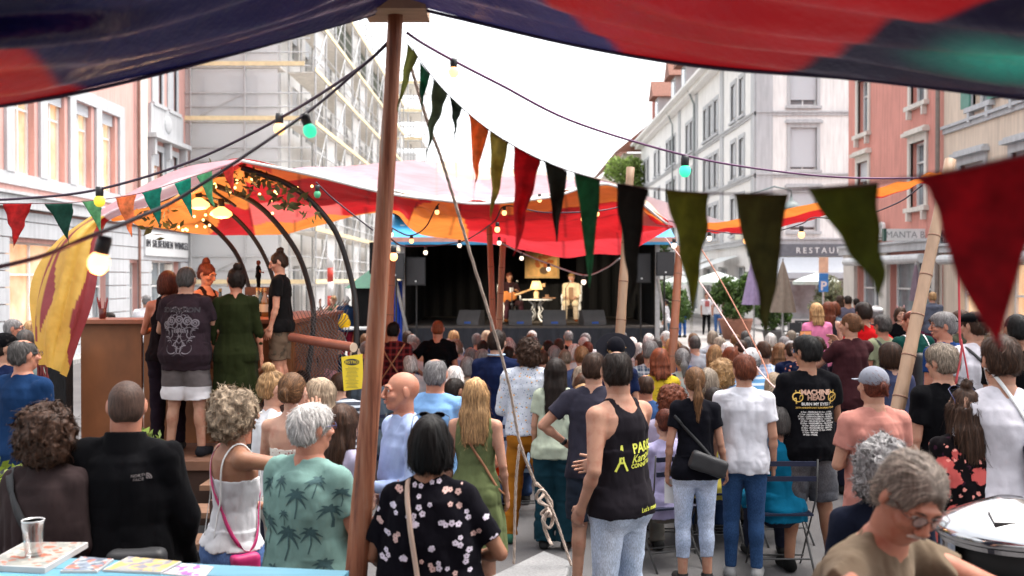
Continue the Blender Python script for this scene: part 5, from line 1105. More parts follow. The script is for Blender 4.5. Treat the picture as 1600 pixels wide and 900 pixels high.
# painting, table, lamp on stage
c = P(847, 413, 27.3); t = empty('painting', c, 0, 'gold framed painting of orange flowers hanging on the stage backdrop', 'painting'); w_, h_ = 50 / FPX * 27.3 / 2, 40 / FPX * 27.3 / 2
b = MB(); b.b2((-w_, -.02, -h_), (w_, .02, h_)); b.build('canvas', mat('ochre_canvas', (.75, .42, .13), .6, .3, 4), t)
b = MB(); 
for a_, c_ in (((-w_ - .03, -.04, -h_ - .03), (w_ + .03, .03, -h_ + .03)), ((-w_ - .03, -.04, h_ - .03), (w_ + .03, .03, h_ + .03)), ((-w_ - .03, -.039, -h_), (-w_ + .03, .029, h_)), ((w_ - .03, -.039, -h_), (w_ + .03, .029, h_))): b.b2(a_, c_)
b.build('frame', mat('gold_frame', (.6, .36, .12), .4, .2), t); b = MB(); rs = random.Random(3)
for k in range(16): x, z = rs.uniform(-.28, .28), rs.uniform(-.05, .24); b.sph((x, -.022, z), (rs.uniform(.04, .07), .006, rs.uniform(.04, .07)), 8, 5)
b.build('painted_flowers', mat('orange_paint', (.6, .14, .02), .6), t); b = MB(); b.sph((.05, -.023, -.17), (.12, .008, .1), 10, 6); b.build('painted_vase', mat('umber_paint', (.15, .08, .03), .6), t)
c = P(839, 503, 25); t = empty('side_table', (c.x, 25, SZ), 0, 'white garden table with curly legs in the middle of the stage', 'table'); t.scale = (.76, .76, .76); b = MB(); b.lathe([(0, .70), (.52, .70), (.52, .74), (0, .74)], n=24); b.build('tabletop', WHITE, t, True)
for k in range(4):
    a = k * 1.571 + .4; ca, sa = math.cos(a), math.sin(a); b = MB(); b.tube([(ca * r_, sa * r_, z_) for r_, z_ in ((.3, .7), (.12, .55), (.22, .38), (.1, .25), (.2, .1), (.4, 0))], .028, 8); b.build('leg', WHITE, t, True)
z_ = SZ + .74 * .78; t = empty('table_lamp', (c.x - .02, 24.95, z_), 0, 'small lit table lamp with a pale shade on the white stage table', 'lamp'); t.scale = (.75, .75, .75); b = MB(); b.lathe([(.1, 0), (.1, .02), (.08, .04), (.09, .2), (.03, .28), (.015, .32), (.015, .4)], n=16); b.build('base', mat('lamp_base', (.6, .45, .25), .4), t, True)
b = MB(); b.lathe([(.22, .3), (.13, .58)], n=20); b.build('lamp_shade', emis('lamp_shade_glow', (1, .66, .26), .35), t, True)
c2 = P(848, 0, 25); t = empty('gadget_tray', (c.x + .3, 24.9, z_), 0, 'small brown tray of things on the right of the white stage table', 'tray'); b = MB(); b.b2((-.16, -.1, 0), (.16, .1, .03)); b.lathe([(.05, .03), (.05, .1), (0, .1)], (-.05, 0, 0), 10); b.build('tray', mat('brown_wood', (.2, .1, .05), .6), t)
# warm stage lamp
def spotfix(label, loc, tgt, en, col=(1, .84, .62), ang=R(42)):
    d = (Vector(tgt) - Vector(loc)).normalized(); t = empty('stage_light', loc, 0, label, 'stage light'); b = MB(); q_ = d.to_track_quat('Z', 'Y').to_matrix(); b.lathe([(0, -.2), (.07, -.2), (.09, -.05), (.11, .05), (.1, .05), (.08, -.02)], n=14, M=q_); b.build('housing', BLACKP, t, True)
    b = MB(); b.lathe([(.07, 0), (0, 0.001)], n=12, M=q_); b.build('lens', emis('lamp_lens', (1, .8, .5), 4), t); L = bpy.data.lights.new('lamp', 'SPOT'); L.energy = en; L.color = col; L.spot_size = ang; L.spot_blend = .6; L.shadow_soft_size = .08; lo = bpy.data.objects.new('lamp', L); COL.objects.link(lo); lo.parent = t; lo.location = d * .08; lo.rotation_euler = d.to_track_quat('-Z', 'Y').to_euler()
spotfix('stage spotlight on the left post aimed at the musicians', (sx0 + .4, 22.3, 3.35), (.6, 25.4, 1.8), 330); spotfix('stage spotlight on the right post aimed at the man in the straw hat', (sx1 - .3, 22.3, 3.35), (1.3, 25.2, 1.7), 170)
# ---------------------------------------------------------------- bar wagon
PLY = mat('brown_plywood', (.25, .09, .03), .55, .35, 2.5, (1, 1, .6)); DECK = mat('deck_planks', (.16, .075, .045), .7, .3, 3, (1, 8, 1)); PZ = .58
wx0, wx1 = P(100, 0, 9.5).x, -2.0
bar = empty('bar_wagon', (-3.2, 9.5, 0), 0, 'wooden bar counter on a raised deck with steel roof hoops', 'bar'); BO = Vector((-3.2, 9.5, 0))
def B_(mb, name, m, **k): mb.v = [tuple(Vector(v) - BO) for v in mb.v]; return mb.build(name, m, bar, **k)
b = MB(); b.b2((wx0, 8.8, PZ - .08), (wx1, 13.5, PZ)); B_(b, 'deck', DECK); b = MB(); b.b2((wx0 + .02, 8.85, 0), (wx1 - .02, 8.9, PZ - .082)); b.b2((wx1 - .07, 8.9, 0), (wx1 - .02, 13.4, PZ - .082)); b.b2((wx0 + .02, 8.9, 0), (wx0 + .07, 13.4, PZ - .082)); B_(b, 'deck_skirt', mat('dark_boards', (.05, .022, .014), .8))
b = MB(); xs = [wx0 + .05, P(233, 0, 9.9).x, P(345, 0, 9.9).x, -2.15]
for i in range(3): b.b2((xs[i] + .012, 9.72, PZ + .01), (xs[i + 1] - .012, 9.76, 1.76))
B_(b, 'counter_front', PLY); b = MB(); b.b2((xs[0] - .0, 9.78, PZ), (xs[0] + .04, 10.3, 1.76)); B_(b, 'counter_end', PLY); b = MB(); b.b2((xs[-1] - .04, 9.78, PZ), (xs[-1], 12.3, 1.76)); B_(b, 'counter_end', PLY)
b = MB(); b.b2((xs[0] - .05, 9.62, 1.762), (xs[-1] + .05, 10.2, 1.80)); b.b2((xs[-1] - .5, 10.2, 1.762), (xs[-1] + .05, 12.4, 1.80)); B_(b, 'counter_top', mat('reddish_countertop', (.3, .1, .05), .4, .2, 5, (.5, 3, 1)))
b = MB()
for k, (z_, y_) in enumerate(((.44, 8.45), (.30, 8.05), (.15, 7.65))): b.b2((P(283, 0, 8).x, y_, z_ - .045), (P(352, 0, 8).x, y_ + .34, z_))
B_(b, 'stair_treads', mat('worn_treads', (.22, .12, .075), .7, .3, 3, (1, 9, 1))); b = MB(); b.b2((P(350, 0, 8).x, 7.6, 0), (P(350, 0, 8).x + .04, 8.8, .5)); B_(b, 'stair_string', MATS['dark_boards'])
IRON = mat('black_iron', (.02, .017, .017), .5, .2)
hoops = [[(378, 262, 9.3), (410, 273, 9.4), (450, 288, 9.5), (490, 318, 9.6), (527, 367, 9.7), (549, 437, 9.8), (556, 483, 9.8), (556, 537, 9.8), (547, 590, 9.8), (541, 640, 9.8)],
         [(312, 283, 9.9), (345, 293, 10.0), (395, 315, 10.1), (433, 350, 10.2), (467, 400, 10.3), (485, 457, 10.4), (490, 497, 10.4), (486, 545, 10.4), (480, 590, 10.4)],
         [(290, 305, 10.9), (320, 313, 11), (363, 336, 11.1), (400, 377, 11.2), (424, 427, 11.3), (432, 475, 11.3), (430, 520, 11.3)],
         [(285, 330, 12), (303, 335, 12), (338, 360, 12.1), (367, 393, 12.2), (384, 432, 12.3), (393, 480, 12.3), (392, 520, 12.3)]]
for hp in hoops:
    A_ = spl(np.array([tuple(P(*q)) for q in hp]), 50); b = MB(); b.tube([Vector(p) for p in A_], .028 if hp is not hoops[2] else .024, 8); B_(b, 'roof_hoop', IRON, smooth=True)
b = MB(); b.tube([P(*q) for q in ((225, 322, 10.5), (300, 300, 10.2), (360, 318, 10.2))], .015, 6); b.tube([P(*q) for q in ((318, 288, 9.7), (360, 316, 10.3), (368, 322, 10.6))], .015, 6); B_(b, 'roof_rail', IRON)
b = MB(); b.b2((P(68, 0, 9.3).x, 9.35, 0), (P(99, 0, 9.3).x, 9.5, 1.55)); B_(b, 'black_side_panel', BLK)
t = empty('bamboo_rail', P(505, 534, 9.0), 0, 'horizontal dark bamboo rail with an open cut end beside the bar', 'rail'); a_, c_ = P(455, 527, 9.3), P(552, 543, 8.7); q = P(505, 534, 9.0)
b = MB(); b.tube([a_ - q, c_ - q], .042, 14, cap=False); b.tube([a_ - q, c_ - q], .03, 14, cap=False); b.build('cane', mat('reddish_bamboo', (.22, .07, .045), .45), t, True); b = MB(); d_ = (c_ - a_).normalized(); b.lathe([(.03, 0), (.042, 0), (.042, .006), (.03, .006)], c_ - q, 16, d_.to_track_quat('Z', 'Y').to_matrix()); b.build('cut_end', mat('pale_end_grain', (.5, .38, .28), .7), t)
# wire mesh panel
b = MB(); c0, c1, c2, c3 = P(452, 490, 9.9), P(548, 468, 9.6), P(541, 612, 9.6), P(455, 600, 9.9)
N_ = 17
for k in range(N_ + 1):
    t_ = k / N_; bl = lambda u, v: (c0 * (1 - u) + c1 * u) * (1 - v) + (c3 * (1 - u) + c2 * u) * v
    for s_ in (1, -1):
        pts = [bl(min(1, max(0, u)), v) for u, v in [(t_ + s_ * (q_ / 10 - .5) + .025 * (-1) ** q_, q_ / 10) for q_ in range(11)] if -.001 <= u <= 1.001]
        if len(pts) > 1: b.tube(pts, .004, 4, cap=False)
o = b.build('wire_net', mat('wire_grey', (.12, .11, .11), .6, metal=.3)); tag(o, 'sagging grey wire netting between the bar hoops and the bamboo rail', 'netting')
# ropes by the flap
b = MB(); rs = random.Random(7)
for k in range(9):
    p = [P(57 + rs.uniform(-1, 3) + i * 2.3 + (k % 4) * (2.5 + i * .3), 535 + i * 26, 8.3) for i in range(7)]; b.tube([q_ + Vector((rs.uniform(-.015, .015), rs.uniform(-.03, .03), 0)) for q_ in p], .008, 6)
tag(b.build('rope_bundle', mat('burgundy_rope', (.2, .035, .04), .8), None, True), 'bundle of burgundy ropes hanging below the yellow canvas flap', 'ropes')
# items on the counter
GBOT = mat('green_glass_bottle', (.01, .03, .012), .1, spec=.9); CLRB = mat('pale_bottle', (.3, .32, .26), .15, spec=.8)
for i, (px, Y, m_, lb) in enumerate(((344, 9.9, GBOT, 'dark bottle on the counter between the skull shirt man and the bun woman'), (402, 10.6, CLRB, 'clear bottle on the counter, leftmost of the cluster by the boy'), (408, 10.5, GBOT, 'dark green bottle in the cluster by the boy'), (414, 10.4, mat('amber_bottle', (.25, .12, .03), .15, spec=.8), 'amber bottle in the cluster nearest to the boy'))):
    t = empty('bottle', (P(px, 0, Y).x, Y, 1.80), 0, lb, 'bottle', 'bottles on the bar'); b = MB(); b.lathe([(0, 0), (.037, 0), (.037, .17), (.014, .24), (.014, .29), (0, .29)], n=14); b.build('glass', m_, t, True); b = MB(); b.lathe([(.016, .27), (.016, .30), (0, .30)], n=10); b.build('cap', mat('gold_cap', (.5, .3, .1), .3), t); b = MB(); b.lathe([(.0375, .05), (.0375, .13)], n=14); b.build('paper_label', mat('label_paper', (.6, .5, .35), .7), t)
t = empty('straw_cup', (P(160, 0, 9.9).x, 9.9, 1.80), 0, 'cup of dark red straws standing on the bar counter', 'cup'); b = MB(); b.lathe([(0, 0), (.03, 0), (.038, .1), (.036, .1), (.028, .006)], n=14); b.build('cup', mat('dark_cup', (.1, .02, .02), .4), t, True); b = MB(); rs = random.Random(9)
for k in range(12): a = rs.random() * 6.28; b.tube([(math.cos(a) * .015, math.sin(a) * .015, .01), (math.cos(a) * .05, math.sin(a) * .05, rs.uniform(.16, .22))], .004, 5)
b.build('straws', mat('red_straw', (.25, .02, .02), .4), t)
t = empty('wooden_crate', (P(406, 0, 10.6).x, 10.9, 1.80), 0, 'dark wooden crate with white lettering on the bar behind the bottles', 'crate'); b = MB()
for z_ in (0, .11, .22): b.b2((-.2, -.15, z_), (.2, -.135, z_ + .085)); b.b2((-.2, .135, z_), (.2, .15, z_ + .085)); b.b2((-.2, -.135, z_), (-.185, .135, z_ + .085)); b.b2((.185, -.135, z_), (.2, .135, z_ + .085))
b.b2((-.19, -.13, 0), (.19, .13, .012)); b.build('slats', mat('crate_wood', (.09, .04, .025), .7), t); text_obj('PARTS', .1, Matrix.Translation((0, -.152, .12)) @ Matrix.Rotation(R(90), 4, 'X'), WHITE, 'lettering', t, .002)
# garland of leaves on the hoops
V1, F1 = leaves(170, [tuple(P(px, py, 9.4)) + (.16,) for px, py in ((340, 275), (372, 282), (398, 283), (420, 295), (440, 305), (462, 318), (478, 322), (240, 345), (262, 350))], .05, 5); o = mk('leaf_garland', V1, F1, m_leaf('dry_leaf', (.11, .13, .05), .3), None, False); tag(o, 'garland of dry green leaves twined along the bar roof hoops', 'garland')
# ---------------------------------------------------------------- bulbs and cables
CABLE = mat('black_cable', (.03, .012, .03), .5); LIT = {'warm': ((1, .45, .16), .9), 'white': ((1, .8, .62), .6), 'green': ((.05, .75, .4), .3), 'hot': ((1, .42, .16), 1.5), 'yellow': ((.9, .65, .05), .2), 'off': ((.08, .4, .2), .02)}
def bulb(px, py, Y, kind, label, r_=.024, grp='party bulbs on the cables', tilt=0, glow=0):
    c = P(px, py, Y); t = empty('light_bulb', c, 0, label, 'light bulb', grp); k = r_ / .024; Mr = Matrix.Rotation(tilt, 3, 'Y'); b = MB(); b.lathe([(.0, .058 * k), (.015 * k, .058 * k), (.017 * k, .045 * k), (.016 * k, .018 * k), (.013 * k, .016 * k)], n=12, M=Mr); b.build('socket', BLACKP, t, True)
    b = MB(); b.lathe([(0, -.03 * k), (.012 * k, -.0275 * k), (.021 * k, -.017 * k), (.024 * k, -.003 * k), (.021 * k, .009 * k), (.014 * k, .018 * k), (.011 * k, .026 * k)], n=16, M=Mr); b.build('globe', emis('bulb_' + kind, *LIT[kind]), t, True)
    if glow: L = bpy.data.lights.new('lamp', 'POINT'); L.energy = glow; L.color = LIT[kind][0]; L.shadow_soft_size = .03; lo = bpy.data.objects.new('lamp', L); COL.objects.link(lo); lo.parent = t; lo.location = (0, 0, -.06 * k)
    return t
def cable(label, pts, r_=.004, n=60, m=None, name='cable', cat='cable'):
    A_ = spl(np.array([tuple(P(*q)) for q in pts]), n); b = MB(); b.tube([Vector(p) for p in A_], r_, 6); return tag(b.build(name, m or CABLE, None, True), label, cat)
cable('upper light cable from the timber pole to the left edge of the square', [(612, 62, 4.0), (560, 108, 4.3), (440, 184, 4.8), (300, 252, 5.2), (155, 296, 5.4), (40, 310, 5.5), (-60, 314, 5.5)], .007)
cable('lower light cable sweeping from the timber pole to the large near bulb', [(610, 66, 4.0), (560, 110, 3.95), (478, 178, 3.8), (300, 298, 3.3), (220, 338, 3.0), (135, 372, 2.7), (60, 402, 2.65), (-60, 430, 2.6)], .0065)
cable('purple light cable from the timber pole across the sky to the right mast', [(636, 52, 4.0), (660, 68, 4.05), (708, 95, 4.2), (780, 132, 4.4), (900, 192, 4.9), (1070, 243, 5.4), (1200, 266, 5.6), (1330, 278, 5.7), (1480, 278, 5.8)], .006, m=mat('purple_cable', (.1, .02, .09), .5))
bulb(437, 200, 4.8, 'warm', 'orange lit bulb on the upper cable left of the timber pole', .028); bulb(484, 203, 3.8, 'green', 'green lit bulb on the lower cable left of the timber pole', .026, tilt=-.35)
bulb(156, 313, 5.4, 'yellow', 'yellow bulb hanging above the canvas flap', .03); bulb(155, 408, 2.6, 'hot', 'big glowing orange white bulb in front of the canvas flap', .028, tilt=.25, glow=1.5)
bulb(709, 112, 4.2, 'warm', 'warm bulb against the sky right of the timber pole', .022); bulb(1070, 266, 5.4, 'green', 'green lit bulb in front of the white corner house', .032)
spotfix('small green party spotlight aimed up at the tarpaulin on the right', (1.55, 1.5, 1.75), tuple(P(1548, 35, 2.5)), 650, (.02, 1, .22), R(14))
t_ = bulb(395, 25, 3.2, 'warm', 'warm bulb glowing through the tarpaulin left of the timber pole', .02, glow=5); t_.location.z += .22
bulb(496, 303, 8.9, 'off', 'green unlit bulb hanging from the canopy rim', .032)
bl = [(683, 331, 11, 'warm', .026), (643, 376, 11, 'warm', .026), (665, 394, 11.5, 'white', .026), (718, 383, 13, 'white', .028), (788, 332, 11, 'warm', .028), (777, 358, 10.6, 'warm', .03), (615, 400, 8.6, 'warm', .036), (611, 366, 12, 'white', .03), (843, 312, 11, 'warm', .026), (815, 403, 14, 'white', .03), (857, 420, 14, 'white', .03), (912, 440, 14, 'white', .036), (933, 334, 10.5, 'warm', .024), (911, 342, 10.5, 'warm', .024), (780, 379, 13, 'white', .03),
      (1108, 372, 11, 'white', .028), (1165, 376, 10.5, 'warm', .028), (1252, 366, 10, 'warm', .034), (1053, 383, 11, 'white', .03)]
nm_ = ['under the orange canopy panel', 'left of the stage roof corner', 'below the blue stage roof', 'at the top middle of the black stage', 'beside the red pennant tail', 'in front of the thin dark bamboo pole', 'large one just right of the timber pole', 'at the left corner of the stage roof', 'on the canopy above the painting', 'left of the painting', 'on the lower corner of the painting', 'above the man in the straw hat', 'right of the green pennant', 'left edge of the green pennant', 'on top of the short pale bamboo pole', 'between the olive pennants', 'left edge of the brown olive pennant', 'below the red canopy edge by the restaurant', 'right of the stage post']
for q, w_ in zip(bl, nm_): bulb(*q[:4], 'small bulb ' + w_, q[4], 'string light bulbs around the stage')
cable('thin cable of bulbs from the timber pole to the stage poles', [(608, 372, 8.6), (640, 385, 10), (720, 378, 13), (770, 348, 11), (790, 322, 11), (850, 332, 10.5), (930, 330, 10.5), (975, 322, 11)], .008)
cable('lit cable drooping in front of the stage opening', [(780, 378, 13), (815, 395, 14), (857, 412, 14), (912, 430, 14), (945, 420, 13), (968, 404, 11.4)], .012, m=mat('silver_cable', (.5, .55, .6), .4)); cable('cable hanging from the canopy rim to the pole', [(494, 285, 8.9), (520, 310, 9), (560, 342, 9.1), (583, 360, 9.2)], .007)
cable('cable from the stage corner up to the canopy', [(611, 356, 12), (640, 368, 11), (665, 355, 11), (683, 322, 11), (705, 300, 11)], .008); cable('light cable along the right side towards the pink house', [(1045, 345, 12), (1108, 360, 11), (1165, 366, 10.5), (1210, 362, 10.2), (1252, 350, 10), (1272, 340, 9.6), (1330, 342, 9), (1400, 318, 8), (1440, 290, 7.3)], .006)
for i, (px, py) in enumerate(((311, 317), (346, 331))):
    c = P(px, py, 10); t = empty('bar_lamp', c, 0, ('glass bar lamp, left one of the two under the orange canopy', 'glass bar lamp, right one of the two under the orange canopy')[i], 'lamp', 'glass lamps over the bar'); b = MB(); b.lathe([(0, .13), (.03, .13), (.035, .06), (.03, .05)], n=14); b.build('socket', BLACKP, t, True); b = MB(); b.lathe([(.03, .05), (.1, .0), (.11, -.03), (.07, -.06), (.0, -.07)], n=18); b.build('globe', emis('amber_globe', (1, .5, .14), .9), t, True)
    L = bpy.data.lights.new('lamp', 'POINT'); L.energy = 5; L.color = (1, .55, .25); L.shadow_soft_size = .1; lo = bpy.data.objects.new('lamp', L); COL.objects.link(lo); lo.parent = t; lo.location = (0, 0, -.12)
b = MB(); rs = random.Random(5); fl = []
for k in range(26):
    px, py = rs.choice([(rs.uniform(270, 330), rs.uniform(335, 360)), (rs.uniform(310, 420), rs.uniform(270, 300)), (rs.uniform(400, 490), rs.uniform(290, 335))]); q_ = P(px, py, 9.8); b.sph(q_, .014, 8, 6)
o = b.build('fairy_lights', emis('fairy_glow', (1, .6, .2), 1.5)); tag(o, 'scattered tiny warm fairy lights under the bar canopy', 'fairy lights')
# ---------------------------------------------------------------- bunting
def m_flag():
    m, n, b = _base('flag_cloth'); c = objcol(n, .9); v = coords(n); r_ = ramp(n, [(.3, .6), (.7, 1.3)]); n.links.new(noise(n, v, 22, 5, .6), r_.inputs[0]); cc = mixc(n, c, r_.outputs[0], 1.0, 'MULTIPLY'); n.links.new(cc, b.inputs['Base Color']); b.inputs['Roughness'].default_value = .9; bump(n, b, noise(n, v, 200, 2), .4, .003)
    t = n.nodes.new('ShaderNodeBsdfTranslucent'); n.links.new(cc, t.inputs[0]); x = n.nodes.new('ShaderNodeMixShader'); x.inputs[0].default_value = .55; n.links.new(b.outputs[0], x.inputs[1]); n.links.new(t.outputs[0], x.inputs[2]); n.links.new(x.outputs[0], n.nodes['Material Output'].inputs[0]); return m
FLAG = m_flag()
def pennant(a, c, tip, Y, col, label, Yc=None, grp='pennants of the bunting across the picture', seed=0, wv=.012, tail=None):
    Yc = Yc or Y; A_, C_, T_ = P(*a, Y), P(*c, Yc), P(*tip, (Y + Yc) / 2); N = 18; vs = []; fs = []; o0 = (A_ + C_) / 2; W_ = (C_ - A_).length; H_ = (T_ - o0).length
    for i in range(N + 1):
        v = i / N; l_, r_ = A_.lerp(T_, v ** .92), C_.lerp(T_, v ** 1.08)
        for j in range(9):
            u = j / 8; p = l_.lerp(r_, u); n1 = float(vnoise(np.array([u * 1.6 + seed]), np.array([v * 3.0]), np.array([seed * 1.7]))[0]); n2 = math.sin(u * 5 + v * 4 + seed)
            d_ = (n1 * 1.5 + n2 * .5) * wv * (W_ / .12) * min(1, v * 5); ex = float(vnoise(np.array([v * 5.0 + seed]), np.array([seed * 3.3]), np.array([.5]))[0]) * .09 * W_ * (1 if 0 < i < N else 0)
            vs.append(tuple(p + Vector((ex, d_, 0)) - o0))
    for i in range(N):
        for j in range(8): k = i * 9 + j; fs.append((k, k + 1, k + 10, k + 9))
    if tail: 
        q = P(*tail, (Y + Yc) / 2) - o0; b0 = len(vs); vs += [tuple(T_ - o0 + Vector((-.002, 0, .01))), tuple(T_ - o0 + Vector((.002, 0, .01))), tuple(q)]; fs.append((b0, b0 + 1, b0 + 2))
    o = mk('pennant', vs, fs, FLAG, None, True, col); o.location = o0; sm = o.modifiers.new('thickness', 'SOLIDIFY'); sm.thickness = .0012; return tag(o, label, 'pennant', grp)
pn = [((637, 68), (653, 88), (622, 175), 3.9, (.3, .32, .08), 'twisted yellow green pennant nearest the timber pole', None), ((656, 97), (672, 117), (659, 168), 3.85, (.03, .17, .09), 'small dark green pennant, second from the timber pole', None), ((677, 124), (699, 147), (667, 238), 3.8, (.13, .17, .1), 'grey green pennant, third from the timber pole', (666, 252)), ((703, 152), (722, 168), (710, 210), 3.7, (.05, .09, .06), 'short dark pennant with a long thread', (714, 287)),
      ((732, 179), (763, 203), (743, 285), 3.6, (.85, .25, .06), 'crumpled orange pennant against the sky', (741, 300)), ((766, 206), (795, 222), (768, 345), 3.5, (.4, .33, .08), 'long mustard yellow pennant right of the orange one', None), ((803, 228), (845, 250), (802, 400), 3.3, (.6, .01, .02), 'bright red pennant in front of the canopy rim', None), ((850, 250), (886, 268), (870, 378), 3.15, (.025, .03, .02), 'narrow black green pennant right of the bright red one', None),
      ((897, 271), (938, 281), (921, 450), 3.0, (.02, .16, .06), 'bottle green pennant in front of the stage', None), ((963, 286), (1013, 296), (986, 480), 2.7, (.012, .012, .008), 'black pennant in front of the bamboo mast', None), ((1040, 297), (1108, 303), (1080, 492), 2.4, (.19, .21, .015), 'olive yellow pennant beside the stage', (1081, 525)), ((1148, 303), (1232, 303), (1195, 525), 2.1, (.1, .1, .02), 'brown olive pennant in front of the restaurant', None),
      ((1262, 295), (1372, 286), (1376, 465), 1.75, (.12, .15, .012), 'moss green pennant beside the salmon house', None), ((1430, 278), (1650, 232), (1566, 545), 1.35, (.5, .012, .025), 'huge blurred dark red pennant at the right edge', None)]
for i, q in enumerate(pn): pennant(q[0], q[1], q[2], q[3], q[4], q[5], Yc=q[3] - (.06 if i < 10 else .1), seed=i * 1.3 + .4, wv=.02 if i < 8 else .008, tail=q[6])
cable('bunting cord sweeping from the timber pole to the upper right', [(638, 60, 4.0), (656, 94, 3.87), (700, 148, 3.75), (765, 204, 3.53), (845, 250, 3.2), (938, 281, 2.9), (1040, 297, 2.5), (1150, 303, 2.15), (1262, 295, 1.8), (1430, 277, 1.4), (1680, 222, 1.1)], .0022, 90, mat('bunting_cord', (.12, .05, .06), .8))
pl_ = [((5, 319), (52, 317), (22, 384), (.5, .02, .02), 'red pennant at the far left of the small bunting', (21, 388)), ((70, 319), (114, 318), (107, 375), (.01, .07, .045), 'dark green pennant right of the small red one', (108, 392)), ((128, 314), (158, 312), (157, 362), (.16, .42, .2), 'light green pennant beside the yellow bulb', None), ((180, 308), (213, 303), (206, 370), (.78, .25, .09), 'orange pennant in front of the pink canvas', None),
       ((221, 301), (252, 292), (251, 354), (.01, .24, .17), 'teal pennant right of the orange one on the small bunting', None), ((273, 287), (299, 278), (302, 342), (.01, .28, .19), 'emerald pennant in the middle of the canopy edge', None), ((308, 274), (333, 266), (334, 325), (.12, .4, .2), 'mint green pennant near the canopy peak', None), ((345, 262), (365, 257), (366, 303), (.62, .04, .03), 'small red pennant at the canopy peak', None)]
for i, q in enumerate(pl_): pennant(q[0], q[1], q[2], 5.6 + i * .2, q[3], q[4], grp='pennants of the small bunting at the bar', seed=20 + i * 1.7, wv=.006, tail=q[5])
cable('cord of the small bunting at the bar', [(-20, 318, 5.5), (60, 318, 5.6), (120, 316, 5.8), (215, 303, 6.2), (300, 277, 6.6), (366, 256, 7.0)], .003, m=MATS['bunting_cord'])
# ---------------------------------------------------------------- ropes, knot, stone
ROPE = mat('hemp_rope', (.45, .36, .3), .85, .3, 40); 
def rope(label, pts, r_, n=60, tw=True, m=None):
    A_ = spl(np.array([tuple(P(*q)) for q in pts]), n); b = MB()
    for s_ in ((0, 2.09, 4.19) if tw else (0,)):
        q = [Vector(A_[i]) + Vector((math.cos(s_ + i * .55), math.sin(s_ + i * .55), 0)) * (r_ * .5 if tw else 0) for i in range(len(A_))]; b.tube(q, r_ * (.62 if tw else 1), 6)
    return tag(b.build('rope', m or ROPE, None, True), label, 'rope')
rope('guy rope running from the timber pole top down to the knot', [(641, 100, 4.05), (668, 190, 4.1), (692, 255, 4.2), (730, 380, 4.4), (790, 580, 4.7), (812, 690, 4.85), (838, 760, 4.95)], .007, 160)
kp = [(838, 755), (850, 770), (842, 785), (856, 792), (846, 804), (860, 806), (852, 790), (838, 778), (846, 766), (856, 776), (862, 792), (848, 812), (858, 826), (864, 812), (856, 800), (850, 820), (857, 842), (862, 852)]
rope('big tangled knot of hemp rope above the stone block', [(x, y, 4.95 + .03 * math.sin(i * 2.1)) for i, (x, y) in enumerate(kp)], .0085, 130)
rope('vertical rope hanging from the guy rope to the stone block', [(812, 695, 4.86), (806, 760, 4.9), (803, 882, 4.95)], .007, 60); rope('short taut rope from the knot down to the stone block', [(852, 775, 4.95), (868, 810, 4.95), (893, 885, 4.95)], .007, 60)
rope('thin pale line crossing the crowd from the canopy to the right', [(1040, 372, 11.8), (1100, 450, 10), (1180, 570, 8.5), (1228, 622, 7.6)], .007, 40, False, mat('pink_cord', (.55, .35, .33), .7)); rope('thin brown line from the canopy ending in an orange loop', [(1078, 362, 10.8), (1130, 445, 10.2), (1190, 560, 9.5), (1203, 600, 9)], .007, 40, False, mat('rust_cord', (.4, .16, .1), .7))
rope('thin red cord hanging behind the right mast', [(1497, 375, 6.6), (1500, 520, 6.6), (1503, 545, 6.6), (1494, 600, 6.6)], .008, 30, False, mat('red_cord', (.45, .05, .06), .7)); rope('second strand of the red cord by the man in the black cap', [(1502, 530, 6.6), (1510, 570, 6.6), (1514, 595, 6.6)], .006, 20, False, MATS['red_cord'])
b = MB(); q = [P(757, 892, 4.75), P(850, 869, 5.25), P(893, 886, 5.05), P(880, 915, 4.6)]; z_ = sum(p.z for p in q) / 4; q = [Vector((p.x, p.y, z_)) for p in q]; b.prism([Vector((p.x, p.y, 0)) for p in q], (0, 0, z_))
o = b.build('stone_block', m_ground('granite', (.17, .17, .17), (.27, .265, .26)), None); bv = o.modifiers.new('bevel', 'BEVEL'); bv.width = .012; bv.segments = 2; tag(o, 'pale grey granite block anchoring the ropes at the bottom', 'stone block')
# ---------------------------------------------------------------- near table with its things
TB = mat('blue_paint', (.1, .27, .36), .5, .12, 5, (.4, 4, 1)); t = empty('bar_table', (-1.5, 3.4, 0), 0, 'tall table painted light blue at the bottom left', 'table'); A0, A1 = P(-40, 864, 3.97), P(545, 893, 3.74); zt = 1.1; d_ = Vector((A1.x - A0.x, A1.y - A0.y, 0)).normalized(); nn = Vector((d_.y, -d_.x, 0))
for k in range(6): b = MB(); a_ = Vector((A0.x + 1.5, A0.y - 3.4, zt - .03)) + nn * (k * .14); L_ = (Vector((A1.x, A1.y, 0)) - Vector((A0.x, A0.y, 0))).length; b.prism([a_ + nn * .003, a_ + d_ * L_ + nn * .003, a_ + d_ * L_ + nn * .137, a_ + nn * .137], (0, 0, .03)); b.build('tabletop_board', TB, t)
for u in (.1, .9):
    for v in (.08, .75): b = MB(); c = Vector((A0.x + 1.5, A0.y - 3.4, 0)) + d_ * L_ * u + nn * v; b.b2((c.x - .03, c.y - .03, 0), (c.x + .03, c.y + .03, zt - .032)); b.build('leg', TB, t)
def onT(px, py): Y = (CH - zt) * FPX / (py - HY); return Vector(((px - 800) / FPX * Y, Y, zt))
